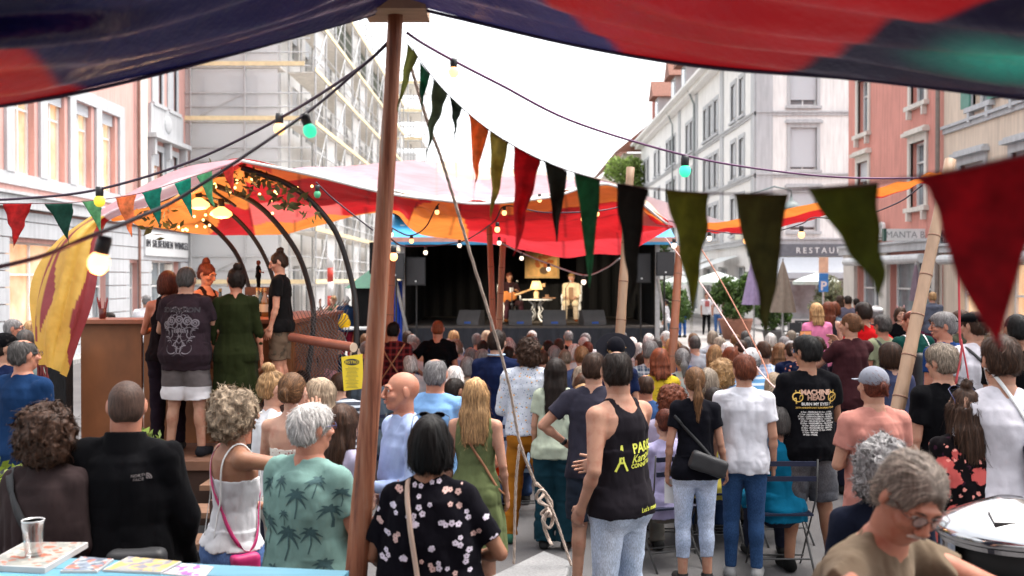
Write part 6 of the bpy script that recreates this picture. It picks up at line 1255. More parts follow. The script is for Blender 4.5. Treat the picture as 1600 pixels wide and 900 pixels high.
def flat(label, cs, h, m_, cat, name, col2=None, seed=0):
    q = [onT(*c) for c in cs]; o0 = sum(q, Vector()) / 4; t = empty(name, o0, 0, label, cat); b = MB(); b.prism([p - o0 + Vector((0, 0, .001)) for p in q], (0, 0, h)); b.build('pages', mat('paper_pages', (.5, .48, .47), .7), t); b = MB(); s_ = .94; b.prism([(p - o0) * s_ + Vector((0, 0, h + .0015)) for p in q], (0, 0, .001)); b.build('cover_print', m_, t)
def m_print(name, cols, sc):
    m, n, b = _base(name); vo = n.nodes.new('ShaderNodeTexVoronoi'); vo.inputs['Scale'].default_value = sc; n.links.new(coords(n), vo.inputs['Vector']); sp = n.nodes.new('ShaderNodeSeparateColor'); n.links.new(vo.outputs['Color'], sp.inputs[0]); r_ = ramp(n, [(i / len(cols), c) for i, c in enumerate(cols)], 'CONSTANT'); n.links.new(sp.outputs[0], r_.inputs[0]); n.links.new(r_.outputs[0], b.inputs['Base Color']); b.inputs['Roughness'].default_value = .5; return m
flat('folded newspaper on the blue table under the glass', [(-30, 893), (35, 857), (136, 857), (68, 898)], .022, m_print('news_print', [(.34, .33, .3), (.28, .28, .25), (.38, .37, .33), (.24, .25, .23), (.4, .12, .07)], 45), 'newspaper', 'newspaper')
flat('small dark leaflets beside the newspaper on the blue table', [(92, 897), (125, 874), (176, 878), (150, 897)], .008, m_print('leaflet_print', [(.1, .12, .16), (.2, .24, .3), (.35, .4, .4), (.5, .15, .1)], 50), 'leaflets', 'leaflet_stack')
flat('yellow printed programme booklet on the blue table', [(158, 895), (200, 874), (282, 882), (250, 899)], .008, m_print('programme_print', [(.5, .35, .12), (.2, .2, .25), (.55, .4, .2), (.3, .3, .3)], 40), 'booklet', 'booklet'); flat('violet and white flyer at the right of the booklets', [(252, 899), (284, 883), (333, 888), (318, 905)], .003, m_print('flyer_print', [(.6, .5, .6), (.3, .1, .35), (.6, .55, .5)], 40), 'flyer', 'flyer')
g = onT(50, 880); t = empty('beer_glass', (g.x, g.y, zt + .024), 0, 'empty clear pint glass standing on the folded newspaper', 'glass'); b = MB(); b.lathe([(0, .002), (.03, .002), (.042, .14), (.0395, .14), (.028, .014), (0, .012)], n=28); b.build('glass_body', m_glass('pint_glass', .02, (.93, .93, .93)), t, True)
b = MB(); b.lathe([(.0400, .138), (.0425, .138), (.0425, .142), (.04, .142), (.04, .138)], n=28); b.build('rim', mat('glass_rim', (.7, .7, .7), .1, spec=.9), t, True)
# ---------------------------------------------------------------- steel bin
c = P(1580, 0, 4.4); t = empty('litter_bin', (c.x, 4.4, 0), R(-8), 'round stainless steel litter bin with domed lid at the bottom right', 'litter bin'); INOX = mat('brushed_steel', (.5, .5, .51), .17, .06, 3, (1, 1, 12), bs=.1, metal=1.0)
r_ = .275; b = MB(); b.lathe([(0, .02), (r_ - .01, .02), (r_ - .01, .80), (0, .80)], n=48); b.build('bin_body', INOX, t, True)
b = MB(); N = 72; vs = []; fs = []; ring = [(0.80, r_ - .01), (.845, r_ - .008), (.93, r_ - .008), (.96, r_)]
# opening band between z .845 and .93, facing the camera
for i in range(N):
    a = 2 * math.pi * i / N; a2 = 2 * math.pi * (i + 1) / N; am = math.degrees((a + a2) / 2)
    for j in range(3):
        if j == 1 and (205 < am < 300 or 25 < am < 110): continue
        (z0, r0), (z1, r1) = ring[j], ring[j + 1]; b.poly([(r0 * math.cos(a), r0 * math.sin(a), z0), (r0 * math.cos(a2), r0 * math.sin(a2), z0), (r1 * math.cos(a2), r1 * math.sin(a2), z1), (r1 * math.cos(a), r1 * math.sin(a), z1)])
b.build('opening_ring', INOX, t, False); b = MB(); b.lathe([(r_ - .06, .8), (r_ - .06, .96)], n=32); b.build('inner_liner', DARKW, t, True)
b = MB(); b.lathe([(r_ + .006, .95), (r_ + .012, .97), (r_ + .004, .99), (r_ * .8, 1.025), (r_ * .45, 1.07), (.05, 1.1), (0, 1.1)], n=48); b.build('domed_lid', INOX, t, True); b = MB(); Mx = Matrix.Rotation(.42, 3, 'X'); b.box((-.06, -.15, 1.047), (.12, .075, .02), M=Mx); b.build('ashtray_recess_shade', mat('shaded_steel', (.12, .12, .12), .3, metal=.8), t)  # dark slab for the ashtray hollow, its shade put into the steel colour
t.scale = (1.1, 1.1, 1.12)
# ---------------------------------------------------------------- street furniture and far things
def parasol_closed(label, px, y0, y1, yb, Y, col, wpx):
    c = P(px, 0, Y); z0, z1 = P(0, y0, Y).z, P(0, y1, Y).z; t = empty('parasol', (c.x, Y, 0), 0, label, 'parasol', 'closed parasols'); b = MB(); N = 28; rows = []; R_ = wpx / FPX * Y / 2
    for i in range(9):
        v = i / 8; rr = R_ * (.06 + .94 * v ** .85)
        for k in range(N): a = 2 * math.pi * k / N; q_ = rr * (1 + .16 * math.cos(a * 7 + .6 * v)); rows.append((q_ * math.cos(a), q_ * math.sin(a), z0 + (z1 - z0) * v))
    b.add(rows, [(i * N + k, i * N + (k + 1) % N, (i + 1) * N + (k + 1) % N, (i + 1) * N + k) for i in range(8) for k in range(N)]); o = b.build('folded_canopy', CLOTH, t, True, color=col); b = MB(); b.tube([(0, 0, 0), (0, 0, z0 + .08)], .03); b.build('pole', STEEL, t); b = MB(); b.b2((-.35, -.35, 0), (.35, .35, .08)); b.build('base', mat('concrete_base', (.4, .4, .4), .9), t); return t
parasol_closed('closed lavender parasol beside the terracotta tub', 1178, 400, 476, 520, 32, (.42, .34, .5), 34); parasol_closed('closed taupe parasol right of the lavender one', 1223, 408, 488, 520, 30, (.36, .3, .25), 38); parasol_closed('closed mauve parasol in front of the salmon house window', 1431, 408, 470, 500, 26, (.3, .23, .27), 18)
def parasol_open(label, px, y0, wpx, Y, col=(.6, .66, .62)):
    c = P(px, 0, Y); z = P(0, y0, Y).z; R_ = wpx / FPX * Y / 2; t = empty('parasol', (c.x, Y, 0), 0, label, 'parasol', 'open pale parasols'); b = MB(); b.lathe([(0, z + .0), (R_ * .5, z - R_ * .16), (R_, z - R_ * .36), (R_, z - R_ * .36 - .12)], n=8); b.build('canopy', CLOTH, t, False, color=col); b = MB(); b.tube([(0, 0, 0), (0, 0, z)], .03); b.build('pole', STEEL, t); return t
parasol_open('open pale parasol behind the street walkers', 1120, 424, 92, 41); parasol_open('open pastel parasol in front of the restaurant counter', 1276, 426, 76, 37); parasol_open('open white parasol at the left café behind the speaker', 1062, 430, 60, 44)
c = P(1286, 0, 34); t = empty('parking_sign', (c.x, 34, 0), 0, 'blue and white parking sign on a thin post before the restaurant', 'sign'); b = MB(); b.tube([(0, 0, 0), (0, 0, P(0, 402, 34).z)], .035); b.build('post', STEEL, t); b = MB(); b.b2((-.16, -.06, P(0, 456, 34).z), (.16, -.04, P(0, 427, 34).z)); bp = b.build('blue_plate', mat('sign_blue', (.03, .22, .6), .4), t); b = MB(); b.b2((-.16, -.06, P(0, 426, 34).z), (.16, -.04, P(0, 402, 34).z)); b.build('notice_plate', mat('notice_cream', (.7, .5, .35), .5), t)
text_obj('P', .42, Matrix.Translation((0, -.062, P(0, 453, 34).z)) @ Matrix.Rotation(R(90), 4, 'X'), WHITE, 'lettering', bp, .002, .01)
def wall_lantern(label, px, py, Y):
    c = P(px, py, Y); t = empty('street_lantern', c, 0, label, 'street lantern'); b = MB(); b.lathe([(.0, .42), (.05, .38), (.06, .3), (.2, .2), (.34, .05), (.36, 0), (0, 0)], n=16); b.build('shade', mat('verdigris_metal', (.2, .25, .25), .5), t, True); b = MB(); b.lathe([(.1, 0), (.12, -.12), (0, -.16)], n=12); b.build('glass', WHITE, t, True); b = MB(); b.tube([(0, 0, .4), (0, 0, .6), (-.5, .2, .75), (-1.2, .5, .5)], .03); 
    for k in range(3): b.tube([(-.3 - k * .35 + .16 * math.cos(a_), .15 + k * .12, -.35 + .16 * math.sin(a_) + k * .1) for a_ in np.linspace(0, 5.5, 12)], .015, 5)
    b.tube([(-1.2, .5, .5), (-1.2, .5, -.6)], .025); b.build('wrought_bracket', mat('verdigris_metal', (.2, .25, .25), .5), t, True)
wall_lantern('verdigris street lantern above the canopy edge by the white house', 1236, 327, 32)
def cafe_chair():
    t = empty('cafe_chair', (0, 0, 0)); m1 = mat('dark_cane', (.045, .045, .05), .6)
    b = MB(); b.b2((-.22, -.22, .43), (.22, .22, .46)); b.build('seat', m1, t); b = MB(); b.b2((-.22, .2, .6), (.22, .23, .9)); b.build('backrest', m1, t)
    for x in (-.2, .2):
        for y in (-.2, .2): b = MB(); b.tube([(x, y, 0), (x * .95, y, .43 if y < 0 else .9)], .014, 6); b.build('leg', STEEL, t)
    return t
def fold_chair():
    t = empty('folding_chair', (0, 0, 0)); m1 = mat('chair_navy_slat', (.006, .01, .035), .6); m2 = mat('thin_iron', (.06, .06, .06), .4)
    b = MB()
    for k in range(5): b.b2((-.2, -.17 + k * .08, .45), (.2, -.17 + k * .08 + .06, .465))
    b.build('seat', m1, t); b = MB()
    for z_ in (.72, .83): b.b2((-.2, -.235, z_), (.2, -.22, z_ + .035))
    b.build('backrest', m1, t)
    for x in (-.21, .21): b = MB(); b.tube([(x, -.23, .88), (x, -.2, .6), (x, .2, .0)], .007, 6); b.build('leg', m2, t, True); b = MB(); b.tube([(x * .95, .2, .45), (x * .95, -.24, 0)], .009, 6); b.build('leg', m2, t, True)
    b = MB(); b.tube([(-.2, -.12, .12), (.2, -.12, .12)], .007, 6); b.tube([(-.21, .12, .085), (.21, .12, .085)], .007, 6); b.build('stretcher', m2, t); return t
cc = cafe_chair(); first = True
for i, (px, Y, rz) in enumerate(((1246, 29, 0), (1262, 29.5, 1.5), (1252, 31, 3), (1290, 29, .5), (1314, 29.5, 2), (1336, 30, 0), (1232, 33, 1), (1360, 30, 1.2))):
    o = cc if first else copy_tree(cc); first = False; o.location = (P(px, 0, Y).x, Y, 0); o.rotation_euler.z = rz; tag(o, 'dark café chair number %s on the terrace' % i, 'chair', 'dark café chairs on the restaurant terrace'); o['label'] = ('dark café chair left of the bush pot', 'dark café chair by the taupe parasol pole', 'dark café chair behind the taupe parasol', 'dark café chair below the parking sign', 'dark café chair right of the parking sign', 'dark café chair beside the white post', 'dark café chair left of the taupe parasol', 'dark café chair behind the pink shirted woman')[i]
t = empty('market_table', (P(612, 0, 24).x - .1, 24, 0), 0, 'white covered table left of the stage behind the hoops', 'table'); b = MB(); b.b2((-1.0, -.4, .98), (.5, .4, 1.02)); b.build('tabletop', WHITE, t); b = MB(); 
for x in (-.9, .4): b.tube([(x, -.3, 0), (x + .1, 0, .97), (x + .2, -.3, 0)], .035)
b.build('trestle_legs', mat('orange_trestle', (.6, .12, .04), .5), t)
c = P(539, 0, 24); t = empty('yellow_bag', (c.x - .0, 23.9, 1.02), 0, 'bright yellow bag standing on the white market table', 'bag'); g = Vol((-.3, -.2, -.1), (.3, .2, .8), .02); g.ell((0, 0, .1), (.15, .1, .14)); g.ell((0, 0, .24), (.09, .07, .1), k=.04); V, F = g.mesh(); mk('bag_body', V, F, CLOTH, t, color=(.75, .48, .04))
c = P(516, 0, 30); t = empty('barrier_post', (c.x, 30, 0), 0, 'red and white striped barrier post behind the bar hoops', 'post'); 
for k in range(7): b = MB(); b.tube([(0, 0, k * .42), (0, 0, k * .42 + .42)], .09, 12); b.build('red_band' if k % 2 else 'white_band', mat('signal_red', (.6, .05, .03), .5) if k % 2 else WHITE, t, True)
c = P(575, 0, 26); t = empty('market_stall', (c.x, 26, 0), 0, 'green roofed black market stall left of the stage', 'stall'); b = MB(); b.b2((-.35, -.5, 0), (.45, .5, 1.95)); b.build('stall_body', BLK, t); b = MB(); b.add([(-.5, -.7, 1.95), (.5, -.7, 1.95), (.5, .7, 1.95), (-.5, .7, 1.95), (.5, 0, 2.45), (.15, 0, 2.5)], [(0, 1, 4, 5), (3, 2, 4, 5), (0, 3, 5), (1, 2, 4)]); b.build('green_roof', mat('green_canvas', (.04, .14, .09), .7), t)
t = empty('poster', P(551, 582, 8.4), 0, 'yellow printed poster with a black oval heading hung left of the timber pole', 'poster'); q = [P(*c_, 8.4) - P(551, 582, 8.4) for c_ in ((537, 611), (568, 607), (566, 553), (533, 558))]; b = MB(); b.prism(q, (0, .004, 0)); pp = b.build('paper', mat('yellow_paper', (.8, .58, .03), .7, .04), t); pm = (q[2] + q[3]) / 2; b = MB(); N = 18
b.add([(pm.x + .065 * math.cos(2 * math.pi * k / N), -.003, pm.z - .055 + .028 * math.sin(2 * math.pi * k / N)) for k in range(N)], [tuple(range(N))]); b.build('black_oval', mat('black_ink', (.03, .03, .03), .6), pp); b = MB(); rs = random.Random(1)
for k in range(16): z_ = pm.z - .1 - k * .0115; x = pm.x + .002; w_ = rs.uniform(.03, .06); b.b2((x - w_, -.003, z_), (x + w_, -.001, z_ + .0035))
b.build('print_lines', mat('grey_ink', (.35, .28, .05), .6), pp)
text_obj('BISTRO', .035, Matrix.Translation((pm.x, -.0045, pm.z - .067)) @ Matrix.Rotation(R(90), 4, 'X'), mat('yellow_paper', (.8, .58, .03)), 'heading', pp, .001)
# ---------------------------------------------------------------- people
HC['red2'] = (.16, .05, .03); HC['ash'] = (.3, .25, .2)
RBK = mat('black_nylon', (.015, .015, .017), .6, .1); MAG = mat('magenta_leather', (.5, .02, .14), .5, .1); BEI = mat('beige_strap', (.5, .36, .28), .6, .1); WPR = mat('white_print', (.62, .6, .58), .7, .05); YPR = mat('yellow_print', (.7, .72, .1), .6, .05); GPR = mat('grey_print', (.16, .14, .16), .7, .2, 30); GOLDP = mat('gold_print', (.6, .38, .08), .6, .1)
BCOL = (.008, .008, .01); WCOL = (.68, .68, .7); NAVC = (.015, .025, .07); SKP = 'l'
def watch(B, sd_, col=RBK):
    d = B.W[sd_] - B.E[sd_]; d = d / np.linalg.norm(d); c = B.W[sd_] - d * .03; b = MB(); b.tube([tuple((c - d * .013) * B.s), tuple((c + d * .013) * B.s)], .0285 * B.s, 14); b.build('watch', col, B.root, True)
def beltb(B, col=RBK, z=1.02):
    b = MB(); b.lathe([(.176 * B.s, z * B.s - .018), (.178 * B.s, z * B.s), (.176 * B.s, z * B.s + .018)], n=28); b.v = [(x, y * .72 - .012, z_) for x, y, z_ in b.v]; b.build('belt', col, B.root, True)
# --- front row, left to right
p = person('woman with big curly dark brown hair and black shoulder strap at the bottom left', 72, 640, 4.3, sex='f', fat=1.25, skin='t', hair=('curly', 'brown', .3, 1.05), top=('shirt', (.062, .045, .045)), bottom=('pants', (.03, .03, .04)), det=3, yaw=-8)
strap(p, (-.11, 1.40), (.17, .95), .035, RBK, 'shoulder_strap')
p = person('man with shaved head and glasses in a black zip jacket behind the blue table', 196, 596, 4.4, sex='m', fat=1.22, skin='r', hair=('buzz', (.1, .06, .045)), top=('jacket', (.010, .010, .012)), bottom=('pants', (.02, .02, .03)), arms=(((-.3, .05, -1), (.1, .5, -1)), ((.3, .05, -1), (-.1, .45, -1))), det=3, yaw=4, head=(.22, -.03))
glasses(p); q = pack(p, (.12 * p.s, -.25, .93 * p.s), (.24, .1, .28), RBK, 'shoulder_bag'); b = MB(); b.b2((.075, -.312, .865), (.165, -.308, .895)); lb = b.build('bag_label', RBK, q); b = MB(); 
for a_ in (((.075, -.315, .865), (.165, -.312, .868)), ((.075, -.315, .892), (.165, -.312, .895)), ((.075, -.315, .865), (.078, -.312, .895)), ((.162, -.315, .865), (.165, -.312, .895))): b.b2(*a_)
b.build('label_border', WPR, lb); text_obj('DAKINE', .02, Matrix.Translation((.12, -.314, .873)) @ Matrix.Rotation(R(90), 4, 'X'), WPR, 'lettering', lb, .001)
decal(p, [ribbon2([(.022 * r_ * math.cos(a_), .022 * r_ * math.sin(a_)) for a_ in np.linspace(0, 1.57, 7)], .0028) for r_ in (1, .65, .3)], mat('logo_grey', (.12, .1, .1), .6), 'logo', (.12 * p.s, 1.34 * p.s)); ptext(p, 'NORTH\nFACE', .016, MATS['logo_grey'], 'logo_lettering', (.095 * p.s, 1.352 * p.s))
p = person('woman with curly dark blond hair, white strappy top and blue linen trousers', 366, 612, 4.9, sex='f', fat=1.1, skin='t', hair=('curly', 'gblond', .3, .98), top=('cami', WCOL), bottom=('wide', (.12, .19, .36), 'denim'), arms=(((-.15, .1, -1), (.1, .9, -.2)), ((.3, .75, -.15), (-.15, .35, 1))), det=3, yaw=-55, head=(-.1,0))
strap(p, (-.09, 1.42), (.18, 1.0), .018, MAG, 'magenta_strap'); pack(p, (.2 * p.s, -.02, .86 * p.s), (.09, .14, .17), MAG, 'magenta_bag'); watch(p, 1, mat('teal_strap', (.02, .2, .24), .4)); [strap(p, (x, 1.42), (x * .9, 1.2), .009, WHITE, 'thin_strap') for x in (-.085, .085)]
p = person('blond person with undercut topknot in a white T-shirt in the hugging group', 425, 580, 6.1, sex='f', fat=1.1, skin='p', hair=('topbun', 'blond'), top=('tee', WCOL), bottom=('pants', (.03, .03, .05)), arms=('slack', 'front'), det=2, yaw=-65, head=(0, -.15))
p = person('woman with tied light brown hair and yellow scrunchie in a polka dot strapless top', 456, 583, 5.8, sex='f', skin='p', hair=('tied', 'light'), top=('strapless', (.7, .66, .6), 'polka'), bottom=('pants', (.3, .28, .26)), arms=(((-.3, .3, -1), (.3, 1, -.1)), ((.4, .5, -.6), (-.2, .8, .4))), det=2, yaw=-14)
b = MB(); b.lathe([(.012, -.012), (.028, 0), (.012, .012)], (0, -.108, .0), 14, Matrix.Rotation(R(90), 3, 'X')); hpart(p, b, 'scrunchie', mat('yellow_scrunchie', (.7, .45, .03), .7))
p = person('smiling woman with long dark blond hair turned left in the hugging group', 499, 592, 6.2, sex='f', skin='p', hair=('long', 'gblond', .3), top=('tee', (.2, .03, .05)), bottom=('pants', (.03, .03, .05)), arms=('front', 'front'), det=2, yaw=88, face=True)
p = person('white haired man in a teal shirt printed with dark palm trees', 484, 636, 4.5, sex='m', fat=1.32, skin='r', hair=('thick', 'white'), top=('tee', (.235, .36, .33)), bottom=('pants', (.06, .09, .17), 'denim'), arms=('slack', ((.3, .2, -1), (-.3, .9, -.3))), det=3, yaw=-30, head=(-.35, .05))
glasses(p, (.02, .03, .12)); rs = random.Random(11); PALM = mat('palm_print', (.035, .085, .09), .8, .2, 20); pz = []
def palm(x, z, sc):
    out = [ribbon2([(x, z), (x + .006 * sc, z + .04 * sc), (x + .002 * sc, z + .09 * sc)], .0028 * sc)]
    for a_ in (-.5, .15, .75, 1.4, 2.2, 2.9, 3.6): out.append(ribbon2([(x + r_ * sc * math.cos(a_), z + .09 * sc + r_ * sc * math.sin(a_) - r_ * r_ * 9 * sc) for r_ in np.linspace(0, .052, 5)], .0105 * sc, True))
    return out
for x, z, sc in ((-.17, 1.28, 1), (-.06, 1.33, .8), (.05, 1.24, 1.15), (.13, 1.34, .8), (-.13, 1.10, 1.1), (0, 1.04, 1.3), (.12, 1.08, 1), (-.2, .98, .9), (-.07, .88, 1.1), (.09, .87, 1.15), (.19, .95, .9), (.2, 1.2, .9), (-.23, 1.15, .9), (-.02, 1.2, .6), (.24, 1.3, .7)): pz += palm(x, z, sc * 1.08)
decal(p, pz, PALM, 'palm_print', (0, 0), 0, p.s)
p = person('woman with long straight dark brown hair in a pale lilac top by the timber pole', 536, 634, 5.4, sex='f', skin='p', hair=('long', 'brown', .4), top=('tee', (.5, .47, .6)), bottom=('pants', (.08, .12, .22), 'denim'), det=2, yaw=-40, arms=('front', 'front')); strap(p, (-.1, 1.4), (.15, .98), .014, mat('blue_strap', (.03, .08, .3), .5), 'shoulder_strap')
p = person('bald man in a light blue shirt looking left towards the camera', 630, 581, 5.5, sex='m', skin='r', fat=.98, hair=None, top=('shirt', (.4, .48, .68)), bottom=('pants', (.04, .05, .08)), det=3, yaw=118, head=(-.1, .02), face=True, arms=('front', 'down'))
p = person('grey haired balding man in a light blue polo shirt behind the bald man', 680, 561, 6.7, sex='m', fat=1.15, skin='r', hair=('balding', 'grey'), top=('polo', (.25, .42, .66)), bottom=('pants', (.03, .04, .08)), det=3, yaw=-8, arms=('down', ((.35, .1, -1), (.5, .9, -.6))))
p = person('short haired dark brunette woman in a black blouse with white and pink flowers', 672, 652, 3.98, sex='f', fat=1.42, skin='t', hair=('bob', 'black', .2, .93), top=('blouse', (.013, .012, .018), None, .8, .75), bottom=('pants', (.3, .26, .13)), arms=(((-.4, .1, -1), (.3, .8, -.5)), ((.62, .05, -1), (-.62, .75, -.25))), det=3, yaw=-4)
glasses(p, (.01, .01, .01), .05, True); rs = random.Random(3); FW = mat('flower_white', (.62, .56, .66), .8, .2, 40); FP_ = mat('flower_pink', (.55, .36, .33), .8, .2, 40); W1, W2 = [], []
def flower(x, z, r_):
    a0 = rs.random() * 6; out = []
    for k in range(5): a_ = a0 + k * 1.257; cx, cz = x + r_ * .62 * math.cos(a_), z + r_ * .62 * math.sin(a_); out.append(([(cx + r_ * .46 * math.cos(t_), cz + r_ * .46 * math.sin(t_)) for t_ in np.linspace(0, 5.5, 8)], [tuple(range(8))]))
    return out
ct = []
for k in range(900):
    x, z = rs.uniform(-.34, .34), rs.uniform(.82, 1.5)
    if all((x - a_) ** 2 + (z - c_) ** 2 > .0042 for a_, c_ in ct):
        ct.append((x, z)); tg = W1 if rs.random() < .55 else W2
        for j in range(rs.choice((2, 3, 3, 4))): tg += flower(x + rs.uniform(-.026, .026), z + rs.uniform(-.024, .024), rs.uniform(.009, .0135))
        if len(ct) > 110: break
decal(p, W1, FW, 'flower_print', (0, 0), 0, p.s); decal(p, W2, FP_, 'flower_print', (0, 0), 0, p.s); strap(p, (-.075, 1.42), (.02, .85), .02, BEI, 'bag_strap')
p = person('blonde woman in a sleeveless sage green dress with a tan strap', 743, 592, 6.35, sex='f', skin='l', hair=('long', 'blond', .34), top=('dress', (.17, .2, .1)), bottom=None, det=3, yaw=-10, arms=('down', ((.2, -.1, -1), (.05, .35, -1)))); strap(p, (-.08, 1.42), (.16, 1.0), .016, LEATHER, 'bag_strap')
p = person('curly haired man in a white floral shirt and mustard trousers', 826, 529, 8.3, sex='m', skin='p', hair=('curly', 'brown', .2, .82), top=('shirt', (.6, .62, .68), 'floral', .93), bottom=('pants', (.4, .175, .03)), det=3, yaw=0, arms=('front', 'front'), shoes=(.08, .2, .14), legs=((-.06, 0), (.06, .0))); beltb(p, z=.985)
p = person('dark haired man in a navy polo with a thin pale collar stripe', 776, 518, 9.4, sex='m', fat=1.1, skin='p', hair=('thick', 'dark'), top=('polo', NAVC), bottom=('pants', (.03, .03, .05)), det=2, yaw=-15); b = MB(); b.lathe([(.085, 0), (.0855, .004), (.084, .008)], (0, -.008 * 1, 1.478), 24); b.build('collar_stripe', mat('pale_blue_stripe', (.3, .5, .7), .6), p.root, True)
p = person('red haired man with short crop in a black T-shirt, standing left of centre', 684, 501, 12.4, sex='m', fat=1.1, skin='r', hair=('buzz', (.22, .07, .03)), top=('tee', BCOL), bottom=('pants', (.03, .03, .05)), det=2, arms=('hip', 'slack'))
p = person('dark haired man in a dark red plaid shirt with a tan strap by the pole', 614, 503, 12, sex='m', skin='r', hair=('short', 'black'), top=('shirt', (.05, .01, .012), 'redplaid'), bottom=('pants', (.03, .03, .05)), det=2); strap(p, (-.12, 1.42), (.15, 1.0), .016, LEATHER, 'bag_strap'); strap(p, (.12, 1.42), (-.15, 1.0), .016, LEATHER, 'bag_strap')
p = person('woman with long wavy dark hair in a pale green top behind the floral shirt man', 868, 561, 8.1, sex='f', skin='l', hair=('long', 'dark', .42, 1.05), top=('tee', (.48, .52, .42)), bottom=('wide', (.02, .06, .08)), det=2, yaw=-10); pack(p, (.22, -.06, .85), (.2, .14, .4), CM('check'), 'teal_plaid_bag', color=(.02, .12, .2))
p = person('man in a charcoal T-shirt with his hand on his hip and a black wristband', 928, 552, 7.0, sex='m', fat=1.05, skin='l', hair=('short', 'brown'), top=('tee', (.058, .055, .075)), bottom=('shorts', (.04, .05, .07)), det=3, yaw=-10, arms=(((-.75, -.1, -.75), (.7, .45, -.62)), 'front'), legs=((-.02, 0), (0, 0)), shoes=(.15, .13, .12), head=(-.15, 0)); watch(p, -1)
p = person('man in a black PARIS tank top and faded pale jeans, turned half left', 966, 549, 5.5, sex='m', fat=1.12, skin='l', hair=('balding', 'dark'), top=('tank', (.03, .026, .032)), bottom=('slim', (.5, .56, .66), 'denim'), det=3, yaw=40, head=(-.6, -.02), arms=(((-.28, -.22, -1), (.1, .55, -1)), ((.2, .35, -1), (-.3, 1, -.3))), shoes=(.2, .2, .2))
s_ = p.s; ptext(p, 'PARIS', .075, YPR, 'paris_lettering', (.06 * s_, 1.225 * s_), .06, .002); ptext(p, 'Karaoke', .06, YPR, 'karaoke_lettering', (.06 * s_, 1.18 * s_), .12, .0008, .4); ptext(p, 'CONNECTION', .032, YPR, 'connection_lettering', (.065 * s_, 1.148 * s_), .06, .001); ptext(p, "Let's meet !", .036, YPR, 'lets_lettering', (.08 * s_, .915 * s_), .05, .0008)
decal(p, [ribbon2([(-.035, -.05), (-.012, .0), (0, .09)], .006), ribbon2([(.035, -.05), (.012, 0), (0, .09)], .006), ribbon2([(-.018, -.005), (.018, -.005)], .005), ribbon2([(-.011, .02), (.011, .02)], .004)], YPR, 'tower_print', (-.095 * s_, 1.18 * s_))
p = person('person in a wide brimmed black hat and navy top behind the tank top man', 962, 528, 8.9, sex='f', skin='l', hair=('long', 'blond', .2), top=('tee', NAVC), bottom=('pants', (.03, .03, .05)), det=1, head=(0, .8)); hat_cap(p, (.012, .012, .018), 'wide')
p = person('woman with a long light brown ponytail in a black top and pale cropped jeans', 1086, 574, 7.15, sex='f', skin='l', hair=('pony', 'light', .3), top=('vneck', (.014, .014, .02)), bottom=('capri', (.5, .56, .68), 'denim'), det=3, yaw=2, arms=(((-.2, -.02, -1), (-.02, .25, -1)), ((.2, 0, -1), (.25, .3, -1)))); q = pack(p, (.06, -.17, 1.0 * p.s), (.27, .09, .13), RBK, 'waist_bag', rx=.35); strap(p, (-.14, 1.33), (.16, .98), .022, RBK, 'bag_strap'); b = MB(); b.b2((-.02, -.0015, -.11), (.1, .0, .07)); o = b.build('paper_sheet', WHITE, p.root); o.location = p.W[-1] * p.s + np.array((0, .02, -.12))
p = person('man with short reddish blond hair in a white polo and blue jeans', 1163, 557, 7.3, sex='m', fat=1.0, skin='l', hair=('thick', 'red'), top=('polo', (.66, .66, .7)), bottom=('slim', (.05, .1, .2), 'denim'), det=3, yaw=-14, head=(.35, 0), arms=(((-.15, 0, -1), (-.12, .3, -1)), 'down'), shoes=(.3, .3, .3)); watch(p, -1)
p = person('black haired man with glasses in a black band tour T-shirt and grey shorts', 1262, 527, 7.5, sex='m', fat=1.08, skin='t', hair=('thick', 'black'), top=('tee', (.012, .012, .015)), bottom=('shorts', (.15, .145, .155), 'denim'), det=3, yaw=2, head=(.5, -.04), arms=('front', 'front'), legs=((-.04, 0), (.08, 0)), shoes=(.02, .02, .02)); glasses(p)
s_ = p.s; ptext(p, 'MACHINE', .05, mat('copper_print', (.5, .3, .22), .6), 'band_lettering', (.02 * s_, 1.335 * s_), 0, .0025); ptext(p, 'HEAD', .05, MATS['copper_print'], 'band_lettering', (.02 * s_, 1.295 * s_), 0, .0025); ptext(p, 'BURN MY EYES !', .03, WPR, 'album_lettering', (.02 * s_, 1.255 * s_), 0, .001); ptext(p, '25TH ANNIVERSARY EUROPEAN TOUR', .017, GOLDP, 'tour_lettering', (.02 * s_, 1.232 * s_), 0, .0004)
for x in (-.11, .15): decal(p, [ribbon2([(.034 * math.cos(a_), .034 * math.sin(a_)) for a_ in np.linspace(0, 6.283, 17)], .004), ribbon2([(-.012, -.05), (-.012, .05), (.014, -.02), (.014, .05)], .004), ribbon2([(-.034, -.02), (.034, .02)], .004)], GOLDP, 'emblem', (x * s_, 1.315 * s_))
ptext(p, '\n'.join('%d Oct - %s' % q_ for q_ in ((4, 'FREIBURG'), (5, 'HANNOVER'), (7, 'COPENHAGEN'), (8, 'STOCKHOLM'), (10, 'HELSINKI'), (12, 'WARSAW'), (13, 'BERLIN'), (14, 'MUNICH'), (16, 'ZURICH'), (17, 'MILAN'), (19, 'PARIS'))), .0165, WPR, 'tour_dates', (-.03 * s_, 1.2 * s_), 0, .0005); ptext(p, '\n'.join('%d Oct - %s' % q_ for q_ in ((20, 'LYON'), (22, 'MADRID'), (23, 'BILBAO'), (25, 'LONDON'), (26, 'LEEDS'), (27, 'GLASGOW'), (29, 'DUBLIN'), (30, 'BRISTOL'), (31, 'PARIS'))), .0165, WPR, 'tour_dates', (.09 * s_, 1.2 * s_), 0, .0005)
